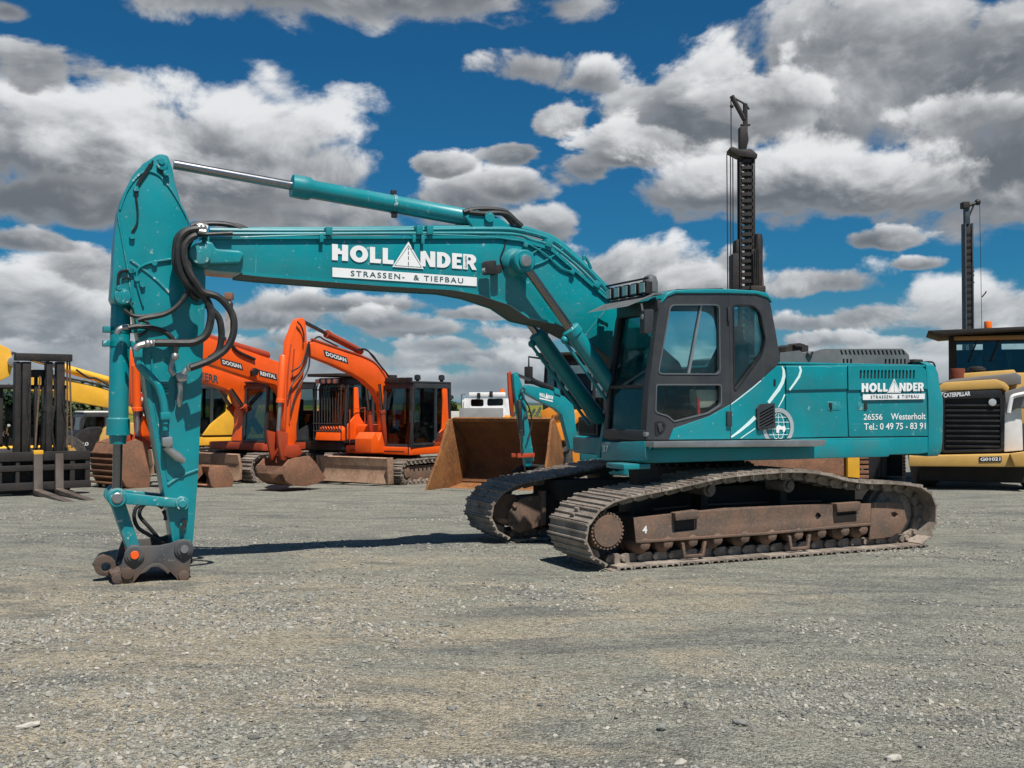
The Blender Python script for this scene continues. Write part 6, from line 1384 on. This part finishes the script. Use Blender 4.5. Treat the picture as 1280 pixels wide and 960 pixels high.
MB().tube([(X_(1226.5),0,Z_(254)),(X_(1228,),0,Z_(412))], .012, 5, 1).build('hoist_rope', mast_black, rb)
mb = MB(); mb.tube([(X_(1228.5),0,Z_(371)),(X_(1232),0,Z_(367)),(X_(1234),0,Z_(364))], .03, 5, 1); mb.build('rope_hook', mast_black, rb)
for v in (334, 338, 343, 352): MB().box(X_(1215.5), X_(1218), -.1, .1, Z_(v+2), Z_(v)).build('mast_bracket', mast_black, ms)
MB().box(-2, 2.5, -1.2, 1.2, .3, 2.2).build('carrier_body', mast_black, rb, .1)
small_tracks(rb, 5, .8, 1.0, 1.6, track_steel, frame_rust)

# ------------------------------------------------------------------ articulated dump truck on the right
l_, r_ = ((11.384,26.000,-0.216),4.3633)
ct = thing('dump_truck', 'big yellow dump truck with black radiator grille and white side panel', 'dump truck', l_, r_)
xf_ = 1.5
gq = [(-0.850,2.291),(0.430,2.342),(0.453,0.909),(-0.894,0.869)]
gi = rounded([(-0.799,2.123),(0.378,2.158),(0.386,0.981),(-0.825,0.926)], .05)
y0, y1 = gq[0][0], gq[1][0]; zg0, zg1 = gq[3][1], gq[0][1]
hd = MB().prismx(rounded(gq, .1), 1.40, 1.50, (gi,)).build('grille_surround', black, ct, .02)
MB().prismx(inset(gi, -.03), 1.36, 1.42).build('radiator_core', blackmat, hd)
bar_n = 9
for k in range(bar_n):
    z = zg0 + .12 + (zg1-zg0-.35)*(k+.5)/bar_n; MB().box(1.43, 1.49, y0+.06, y1-.06, z-.045, z).build('grille_bar', black, hd, .008)
decal('maker_lettering', text_shape('CATERPILLAR', .03), *[(-0.825,2.160),(-0.248,2.205),(-0.824,2.263)], white, hd, 'x', 1.507)
q = [(0.141,2.121),(0.293,2.130),(0.291,1.974),(0.140,1.964)]; MB().cyl((1.46, (q[0][0]+q[1][0])/2, (q[0][1]+q[2][1])/2), (1.54, (q[0][0]+q[1][0])/2, (q[0][1]+q[2][1])/2), .085).build('headlight', lamp_glass, ct, .01)
hq = [(-0.953,2.273),(-0.917,2.442),(-0.812,2.516),(0.301,2.583),(0.485,2.507),(0.585,2.396),(0.550,2.250),(0.434,2.360),(-0.848,2.310)]
MB().prismx(hq, -.2, 1.46).build('engine_hood', cat_yellow, ct, .04)
greyc = surf('weathered_grey_shroud', (.17,.165,.16), .6, var=.1, dirt=.4)
hq2 = [(-0.943,2.484),(-0.627,2.596),(0.745,2.733),(0.845,2.658),(0.844,2.473),(0.507,2.438),(0.338,2.551),(-0.803,2.483)]
MB().prismx(hq2, -.3, 1.30).build('hood_shroud', greyc, ct, .04)
hq3 = [(-0.521,2.527),(-0.467,2.737),(0.749,2.819),(0.850,2.555)]; MB().prismx(hq3, -.6, .9).build('hood_top', cat_yellow, ct, .05)
wq = [(0.484,2.231),(0.752,2.304),(0.832,2.011),(0.857,0.949),(0.457,0.907)]
MB().prismx(wq, .6, 1.45).build('side_panel', white_paint, ct, .03)
MB().prismx([(0.472,2.285),(0.804,2.393),(1.069,2.501),(1.063,1.884),(0.734,1.919),(0.634,1.846),(0.501,1.791)], 1.3, 1.55).build('mirror_guard', greyc, ct, .04)
mb = MB(); q = [(0.546,1.810),(0.598,2.102),(0.665,2.193),(0.896,2.247)]; mb.tube([(1.62, a, b) for a, b in q], .05, 8, 4); mb.build('handrail', white_paint, ct)
bq = [(-1.599,0.796),(1.001,0.894),(0.999,0.588),(-1.600,0.554)]
bp_ = MB().prismx(bq, 1.2, 1.8).build('bumper', cat_yellow, ct, .04)
q = [(-0.092,0.685),(0.375,0.703),(0.376,0.821),(-0.091,0.804)]
MB().prismx(q, 1.79, 1.815).build('number_plate', black, bp_)
decal('fleet_number', text_shape('G01021', .03), *[(-0.067,0.708),(0.350,0.725),(-0.066,0.786)], white, bp_, 'x', 1.82)
MB().prismx([(0.538,0.889),(1.029,0.968),(1.026,0.609),(0.634,0.601)], 1.75, 1.95).build('bumper_corner', cat_yellow, bp_, .03)
q = [(-0.583,2.550),(-0.388,2.549),(-0.385,2.857),(-0.581,2.859)]; MB().cyl((.8, (q[0][0]+q[1][0])/2, q[0][1]-.05), (.8, (q[0][0]+q[1][0])/2, q[2][1]), .17, seg=16).build('exhaust_pot', rusty('red_rust_exhaust', (.25,.05,.02), (.16,.04,.02), (.3,.08,.03)), ct, .02)
q = [(-0.180,2.687),(0.086,2.684),(0.087,2.916),(-0.178,2.919)]; MB().turn((.5, (q[0][0]+q[1][0])/2, q[0][1]), (.5, (q[0][0]+q[1][0])/2, q[2][1]), [(0,.12),(.5,.12),(.55,.2),(.8,.2),(1,.12)], 16).build('air_intake', black, ct)
# cab: glass box under a wide canopy
cq = [(-0.504,3.721),(1.457,3.797),(1.448,2.736),(-0.511,2.714)]
cy0, cy1, cz0, cz1 = cq[0][0], cq[1][0], cq[2][1], cq[0][1]
c = cab_shell(ct, -2.2, -.6, cy0, cy1, cz0, cz1, black, black, .05, truck_glass)
rq = [(-1.254,3.674),(-1.144,3.701),(1.357,3.836),(1.356,3.779),(-0.544,3.649),(-0.907,3.539)]
MB().prismx([(cy0-.62, cz1+.10), (cy1+.2, cz1+.16), (cy1+.2, cz1+.10), (cy0+.05, cz1+.0), (cy0-.3, cz1-.02)], -2.6, .25).build('roof_canopy', blackmat, c, .02)
MB().box(-.6, -.4, cy0, cy1, cz1-.12, cz1-.02).build('canopy_beam', surf('brown_beam_paint', (.30,.17,.07), .6), c, .02)
MB().box(-.62, -.5, cy0-.12, cy0+.04, cz0-.6, cz1).build('canopy_post', blackmat, c, .02)
q = [(0.211,3.959),(0.356,3.965),(0.355,3.836),(0.210,3.839)]; MB().cyl((-.5, (q[0][0]+q[1][0])/2, cz1+.1), (-.5, (q[0][0]+q[1][0])/2, cz1+.34), .09).build('beacon', amber, c, .01)
MB().box(-.7, .5, cy0, cy1, 1.3, cz0+.02).build('cab_base', cat_yellow, ct, .05)
for k in (0, 1): MB().tube([(-.55, cy0+.55+k*.5, cz1-.1), (-.5, cy0+.35+k*.5, cz0+.35)], .02, 5, 1).build('wiper', blackmat, c)
for x, y in ((.4,-1.2),(.4,1.2),(-4.2,-1.2),(-4.2,1.2)):
    w_ = MB().turn((x, y-.36, .80), (x, y+.36, .80), [(0,.4),(.05,.65),(.2,.80),(.8,.80),(.95,.65),(1,.4)], 28).build('wheel', tyre, ct)
    MB().turn((x, y-.37, .80), (x, y+.37, .80), [(0,.35),(.1,.42),(.9,.42),(1,.35)], 18).build('rim', cat_yellow, w_)
MB().box(-5, 1.3, -.9, .9, .6, 1.35).build('chassis', blackmat, ct, .05)
MB().box(.0, 1.15, -1.35, 1.35, .18, .85).build('axle_shade_block', blackmat, ct, .05)  # axle housing enlarged to a black block standing in for shade underneath
MB().prism([(-2.5,1.4),(-2.7,2.25),(-6.2,2.3),(-6.8,2.1),(-5.6,1.3)], -1.35, 1.35).build('dump_body', cat_yellow, ct, .05)
q = [(-1.703,0.823),(-1.707,0.183)]; 
chn = MB()
for k in range(8):
    z = q[0][1] + (q[1][1]-q[0][1])*k/8; chn.rings([(1.6+.03*math.cos(t*math.pi/4), q[0][0]+(.03*math.cos(t*math.pi/4)), z+.05*math.sin(t*math.pi/4)) for t in range(9)], [.012]*9, 5, False)
chn.build('chain', frame_rust, ct)

# ================================================================== ground
def gz(y): return -.018*(min(max(y, 14.0), 40.0) - 14.0)
def ground_material():
    m = bpy.data.materials.new('gravel_ground'); m.use_nodes = True; t = NT(m.node_tree)
    geo = t.n('ShaderNodeNewGeometry'); P = geo.outputs['Position']
    st = t.n('ShaderNodeMapping', {'Vector': P, 'Scale': (.55, 1.0, 1.0), 'Rotation': (0, 0, .12)}).outputs[0]
    big = t.noise(st, .55, 6, .62, .6); mid = t.noise(st, 2.3, 6, .65, .3); fine = t.noise(P, 55, 4, .7); fine2 = t.noise(P, 140, 2, .6)
    k = t.m('ADD', t.m('MULTIPLY', big, .65), t.m('MULTIPLY', mid, .35))
    tan = t.mix(t.mr(mid, .35, .65), (.41, .355, .262, 1), (.35, .312, .235, 1)); grey = t.mix(t.mr(mid, .35, .65), (.245, .244, .205, 1), (.315, .308, .252, 1))
    yy = t.n('ShaderNodeSeparateXYZ', {0: P})
    far = t.mr(yy.outputs[1], 10, 17, 0, .35)      # the rear of the yard is greyer chippings
    rt = t.mr(yy.outputs[0], -1.5, 3.5, -.04, .10)
    col = t.mix(t.mr(t.m('ADD', t.m('ADD', k, far), rt), .44, .58), tan, grey)
    pat = t.noise(t.n('ShaderNodeMapping', {'Vector': P, 'Scale': (.45, 1.25, 1), 'Rotation': (0, 0, -.2), 'Location': (3, 7, 0)}).outputs[0], 1.1, 7, .66, .5)
    col = t.mix(t.m('MULTIPLY', t.mr(pat, .50, .64), .78), col, (.165, .170, .155, 1))
    col = t.mix(t.m('MULTIPLY', t.mr(pat, .44, .30), .5), col, (.40, .365, .29, 1))
    wv = t.n('ShaderNodeTexWave', {'Vector': t.n('ShaderNodeMapping', {'Vector': P, 'Rotation': (0, 0, .16)}).outputs[0], 'Scale': .42, 'Distortion': 5.0, 'Detail': 3.0, 'Detail Scale': .6}, bands_direction='Y').outputs['Fac']
    rut = t.m('MULTIPLY', t.mr(wv, .80, .97), t.mr(t.noise(P, .5, 4, .6), .38, .6))
    col = t.mix(t.m('MULTIPLY', rut, .40), col, (.19, .19, .168, 1))
    vo = t.n('ShaderNodeTexVoronoi', {'Vector': P, 'Scale': 46.0, 'Randomness': 1.0}); vo2 = t.n('ShaderNodeTexVoronoi', {'Vector': P, 'Scale': 110.0})
    sp = t.n('ShaderNodeSeparateColor', {0: vo.outputs['Color']}).outputs[0]; sp2 = t.n('ShaderNodeSeparateColor', {0: vo2.outputs['Color']}).outputs[0]
    val = t.m('ADD', t.m('ADD', t.m('MULTIPLY', t.m('SUBTRACT', sp, .5), .70), t.m('MULTIPLY', t.m('SUBTRACT', sp2, .5), .60)), t.m('MULTIPLY', t.m('SUBTRACT', fine, .5), 1.3))
    col = t.n('ShaderNodeHueSaturation', {'Value': t.m('ADD', 1.0, val), 'Color': col, 'Saturation': 1.0}).outputs[0]
    # fields beyond the yard
    fy = yy.outputs[1]
    field = t.mix(t.mr(fy, 130, 150, 0, 1, False), (.26, .22, .015, 1), (.06, .09, .02, 1))
    field = t.mix(t.mr(t.noise(P, .02, 4, .6), .4, .6), field, (.20, .19, .02, 1))
    col = t.mix(t.mr(fy, 62, 66, 0, 1), col, field)
    hgt = t.m('ADD', t.m('ADD', t.m('MULTIPLY', vo.outputs['Distance'], -.9), t.m('MULTIPLY', vo2.outputs['Distance'], -.45)), t.m('ADD', t.m('MULTIPLY', fine, 1.0), t.m('SUBTRACT', t.m('MULTIPLY', mid, 2.0), t.m('MULTIPLY', rut, .8))))
    bn = t.n('ShaderNodeBump', {'Strength': 1.0, 'Distance': .028, 'Height': hgt}).outputs[0]
    b = t.n('ShaderNodeBsdfPrincipled', {'Base Color': col, 'Roughness': .92, 'Specular IOR Level': .2, 'Normal': bn}); t.n('ShaderNodeOutputMaterial', {0: b.outputs[0]})
    return m
GM = ground_material()
rng = np.random.default_rng(5)
def wave(x, y):
    return (.020*np.sin(1.1*x+.5*y+.7)*np.sin(.9*y-.3*x) + .015*np.sin(2.7*x-1.3*y)*np.sin(2.1*y+.8*x+1.0) + .008*np.sin(5.1*x+2.2*y)*np.sin(4.3*y-1.7*x))
def flat_at(x, y):          # level under the excavator
    d = np.hypot(x - 2.4, (y - 13.9)); d2 = np.hypot(x + 3.6, y - 11.0)
    return np.clip((d - 2.9)/1.5, 0, 1)*np.clip((d2 - .5)/.7, 0, 1)
def ground_z(x, y):
    return -.018*(np.clip(y, 14, 40) - 14) + wave(x, y)*flat_at(x, y)*np.clip((30 - y)/10, 0, 1) - .004
ys = np.concatenate([np.arange(1.0, 9, .05), np.arange(9, 24, .15), np.arange(24, 45, 1.0), [60, 120, 400, 1500, 5000]])
nx = 260
vv = []
for y in ys:
    hw = max(6.0, y*1.1)
    xs = np.linspace(-hw, hw, nx); z = ground_z(xs, np.full(nx, y)); vv.append(np.stack([xs, np.full(nx, y), z], 1))
V = np.concatenate(vv); ny = len(ys)
ii, jj = np.meshgrid(np.arange(ny-1), np.arange(nx-1), indexing='ij'); b0 = (ii*nx + jj).ravel()
F = np.stack([b0, b0+1, b0+nx+1, b0+nx], 1)
me = bpy.data.meshes.new('ground'); me.from_pydata(V.tolist(), [], F.tolist()); me.materials.append(GM); me.shade_smooth()
g = link('ground', me); tag(g, kind='structure')
# the yard behind the camera
me = bpy.data.meshes.new('ground'); me.from_pydata([(-300,-300,-.012),(300,-300,-.012),(300,1.2,-.012),(-300,1.2,-.012)], [], [(0,1,2,3)]); me.materials.append(GM); tag(link('ground', me), kind='structure')

# loose gravel: one mesh of many small broken stones, denser where the chippings lie
def fbm(x, y, s, seed):
    r = np.random.default_rng(seed); v = 0; a = 1; tot = 0
    for o in range(4):
        ph = r.uniform(0, 6.28, 6); k = r.uniform(.6, 1.4, 4)*s
        v = v + a*np.sin(k[0]*x + k[1]*y*1.5 + ph[0] + 1.7*np.sin(k[2]*y*1.3 + ph[1]))*np.sin(k[3]*y*1.6 - k[1]*x*.6 + ph[2]); tot += a; a *= .6; s *= 2.1
    return v/tot
def stone_template(r):
    t = (1+5**.5)/2
    p = np.array([(-1,t,0),(1,t,0),(-1,-t,0),(1,-t,0),(0,-1,t),(0,1,t),(0,-1,-t),(0,1,-t),(t,0,-1),(t,0,1),(-t,0,-1),(-t,0,1)], float); p /= np.linalg.norm(p[0])
    f = np.array([(0,11,5),(0,5,1),(0,1,7),(0,7,10),(0,10,11),(1,5,9),(5,11,4),(11,10,2),(10,7,6),(7,1,8),(3,9,4),(3,4,2),(3,2,6),(3,6,8),(3,8,9),(4,9,5),(2,4,11),(6,2,10),(8,6,7),(9,8,1)])
    p = p*r.uniform(.62, 1.15, (12, 1)) * np.array([1, r.uniform(.6, .95), r.uniform(.4, .7)]); return p, f
def stones(name, n, ylo, yhi, smin, smax, seed, mat, power=2.0, thr=.0):
    r = np.random.default_rng(seed)
    y = ylo + (yhi-ylo)*r.uniform(0, 1, n*3)**1.15; x = r.uniform(-1, 1, n*3)*(y*.50 + .3)
    d = fbm(x, y, .55, 3) + .35*fbm(x, y, 1.7, 9) + np.clip((6.2 - y)*.22, -.3, .45)
    keep = r.uniform(-.35, .6, n*3) < d - thr; x = x[keep][:n]; y = y[keep][:n]; n = len(x)
    s = smin + (smax-smin)*r.uniform(0, 1, n)**power
    z = ground_z(x, y) + s*.12
    T = [stone_template(r) for _ in range(12)]; Vs = np.zeros((n, 12, 3)); idx = r.integers(0, 12, n)
    for k, (p, f) in enumerate(T): Vs[idx == k] = p
    a = r.uniform(0, 6.28, n); b = r.normal(0, .25, n); ca, sa = np.cos(a)[:, None], np.sin(a)[:, None]; cb, sb = np.cos(b)[:, None], np.sin(b)[:, None]
    X_, Y_, Z_ = Vs[..., 0], Vs[..., 1], Vs[..., 2]
    X_, Z_ = X_*cb + Z_*sb, -X_*sb + Z_*cb; X_, Y_ = X_*ca - Y_*sa, X_*sa + Y_*ca
    V = np.stack([X_*s[:, None]+x[:, None], Y_*s[:, None]+y[:, None], Z_*s[:, None]+z[:, None]], -1).reshape(-1, 3)
    F = (T[0][1][None] + (np.arange(n)*12)[:, None, None]).reshape(-1, 3)
    me = bpy.data.meshes.new(name); me.vertices.add(len(V)); me.vertices.foreach_set('co', V.astype(np.float32).ravel())
    me.loops.add(len(F)*3); me.loops.foreach_set('vertex_index', F.astype(np.int32).ravel())
    me.polygons.add(len(F)); me.polygons.foreach_set('loop_start', np.arange(0, len(F)*3, 3, dtype=np.int32)); me.polygons.foreach_set('loop_total', np.full(len(F), 3, np.int32))
    me.update(); me.validate(); me.shade_flat()
    at = me.attributes.new('tone', 'FLOAT', 'FACE'); at.data.foreach_set('value', np.repeat(r.uniform(0, 1, n), 20).astype(np.float32))
    me.materials.append(mat); return link(name, me)
def stone_material():
    m = bpy.data.materials.new('stone'); m.use_nodes = True; t = NT(m.node_tree)
    a = t.n('ShaderNodeAttribute', attribute_name='tone').outputs['Fac']; tc = t.n('ShaderNodeNewGeometry').outputs['Position']
    cr = t.n('ShaderNodeValToRGB', {0: a}); e = cr.color_ramp; e.elements[0].color = (.12, .12, .112, 1); e.elements[1].color = (.41, .385, .33, 1)
    for p, c in ((.3, (.21, .21, .19, 1)), (.55, (.30, .275, .225, 1)), (.75, (.235, .235, .215, 1)), (.93, (.36, .335, .28, 1))): k = e.elements.new(p); k.color = c
    n = t.noise(tc, 90, 4, .6); col = t.n('ShaderNodeHueSaturation', {'Value': t.m('ADD', .72, t.m('MULTIPLY', n, .5)), 'Color': cr.outputs[0]}).outputs[0]
    b = t.n('ShaderNodeBsdfPrincipled', {'Base Color': col, 'Roughness': .9, 'Specular IOR Level': .25}); t.n('ShaderNodeOutputMaterial', {0: b.outputs[0]}); return m
SM = stone_material()
tag(stones('gravel', 52000, 3.6, 9.5, .005, .024, 11, SM, 3.2), 'loose grey and tan gravel covering the yard floor', 'gravel', kind='stuff')
tag(stones('gravel', 30000, 8.0, 20.0, .008, .030, 12, SM, 2.6), 'finer gravel chippings further back in the yard', 'gravel', kind='stuff')
tag(stones('gravel', 1900, 3.7, 9.5, .014, .044, 13, SM, 3.4, .0), 'scattered broken stones lying on the gravel', 'gravel', kind='stuff')
greyst = surf('grey_stone', (.20, .20, .185), .9, var=.2, bump=.4)
pale = surf('pale_limestone', (.46, .43, .37), .85, var=.12, dirt=.2, dirtcol=(.3,.27,.22), bump=.4)
for i, (p, s, lb, mt) in enumerate((
    ((-2.379,6.566,-0.000), (.045,.03,.022), 'small white stone lying alone in the left foreground', pale),
    ((-2.670,5.909,-0.000), (.085,.045,.03), 'long pale stone at the lower left corner', pale),
    ((-1.636,5.313,-0.000), (.07,.04,.03), 'pale flat stone at the bottom edge of the ground', pale),
    ((1.255,5.909,-0.000), (.055,.04,.035), 'angular grey stone in the right foreground', greyst),
    ((1.933,5.407,-0.000), (.06,.045,.03), 'light stone at the bottom right of the ground', pale),
    ((0.811,5.796,-0.000), (.045,.035,.03), 'dark wedge stone in the middle foreground', greyst))):
    T, f = stone_template(np.random.default_rng(40+i)); T = T*np.array([1, 1, 1.4])*np.array(s)
    o = MB().add(T.tolist(), f.tolist()).build('stone', mt, None, .003, 1, 8); o.location = (p[0], p[1], float(ground_z(np.array([p[0]]), np.array([p[1]]))[0]) + s[2]*.45); o.rotation_euler = (0, 0, i*.9)
    tag(o, lb, 'stone')

# ------------------------------------------------------------------ distance: low wall, ridge, trees
q = [(-5.266,1.310),(-3.054,1.310)]
wll = MB().box(q[0][0]-6, q[1][0]+1, 69.8, 70.1, -.6, q[0][1]).build('wall', surf('pale_concrete', (.55,.53,.50), .85, var=.1, dirt=.4, dirtcol=(.36,.34,.31)), None, .03)
tag(wll, 'low pale concrete wall beyond the small orange excavator', 'wall')
hl = bpy.data.meshes.new('hills'); hv = []; hf = []; N = 80
for i in range(N+1):
    x = -1500 + 3000*i/N; h = 5.5 + 2.5*math.sin(i*.45) + 2.2*math.sin(i*1.3+1)
    hv += [(x, 1400, -2), (x, 1440, h), (x, 1700, -2)]
    if i: o = 3*i; hf += [(o-3, o, o+1, o-2), (o-2, o+1, o+2, o-1)]
hl.from_pydata(hv, [], hf); hl.materials.append(surf('wooded_ridge', (.035,.055,.045), .95, var=.4)); tag(link('hills', hl), kind='structure')
leafm = bpy.data.materials.new('leaves'); leafm.use_nodes = True; t = NT(leafm.node_tree)
rp = t.n('ShaderNodeNewGeometry').outputs['Random Per Island']
t.n('ShaderNodeOutputMaterial', {0: t.n('ShaderNodeBsdfPrincipled', {'Base Color': t.mix(rp, (.030,.055,.014,1), (.085,.115,.030,1)), 'Roughness': .7}).outputs[0]})
bark = surf('bark', (.09,.07,.05), .9, var=.2)
def tree(x, y, h, rad, seed, label):
    r = random.Random(seed); root = thing('tree', label, 'tree', (x, y, gz(y)), 0, 'trees behind the forklift')
    tr = MB(); tr.rings([(0,0,0),(.05,0,h*.3),(-.05,.05,h*.6),(0,0,h*.85)], [.16,.12,.08,.03], 8)
    ends = []
    for k in range(8):
        a = r.uniform(0, 6.28); z0 = h*r.uniform(.18, .6); e = (math.cos(a)*rad*r.uniform(.5,.85), math.sin(a)*rad*r.uniform(.5,.85), z0 + h*r.uniform(.1,.3)); ends.append(e)
        tr.rings([(0,0,z0), (e[0]*.5, e[1]*.5, (z0+e[2])/2+.1), e], [.06,.04,.015], 6)
    tr.build('trunk', bark, root)
    cr = MB(); cl = [(e[0], e[1], e[2], rad*r.uniform(.3,.5)) for e in ends] + [(r.gauss(0,rad*.4), r.gauss(0,rad*.4), h*r.uniform(.2,.95), rad*r.uniform(.25,.45)) for _ in range(12)]
    for cx, cy, cz, cr_ in cl:
        for _ in range(120):
            v = Vector((r.gauss(0,1), r.gauss(0,1), r.gauss(0,1))); v.normalize(); v *= cr_*r.uniform(.45,1.05)
            p = Vector((cx,cy,cz)) + v; u = Vector((r.gauss(0,1), r.gauss(0,1), r.gauss(0,1))).normalized(); w2 = u.cross(v).normalized() if v.length > 0 else Vector((0,0,1)); s = r.uniform(.07,.15)
            cr.add([p-u*s, p+w2*s*.6, p+u*s, p-w2*s*.6], [(0,1,2,3)])
    cr.mesh_ = None
    me = bpy.data.meshes.new('crown'); me.from_pydata(cr.v, [], cr.f); me.materials.append(leafm); link('crown', me, root)
q = [(-20.768,2.309),(-19.730,2.309),(-18.760,2.240)]
tree(q[0][0], 46, 2.9, 1.3, 1, 'dark green bushy tree seen between the forklift mast rails'); tree(q[2][0]-.2, 47, 3.1, 1.4, 2, 'dark green tree right of the forklift mast under the yellow boom'); tree(-24, 48, 3.2, 1.6, 3, 'dark green tree at the far left behind the forklift')
q = [(-4.514,1.782),(-4.454,1.782)]
tree(q[0][0], 80, 2.9, .5, 9, 'small lone bush far behind the small orange excavator')
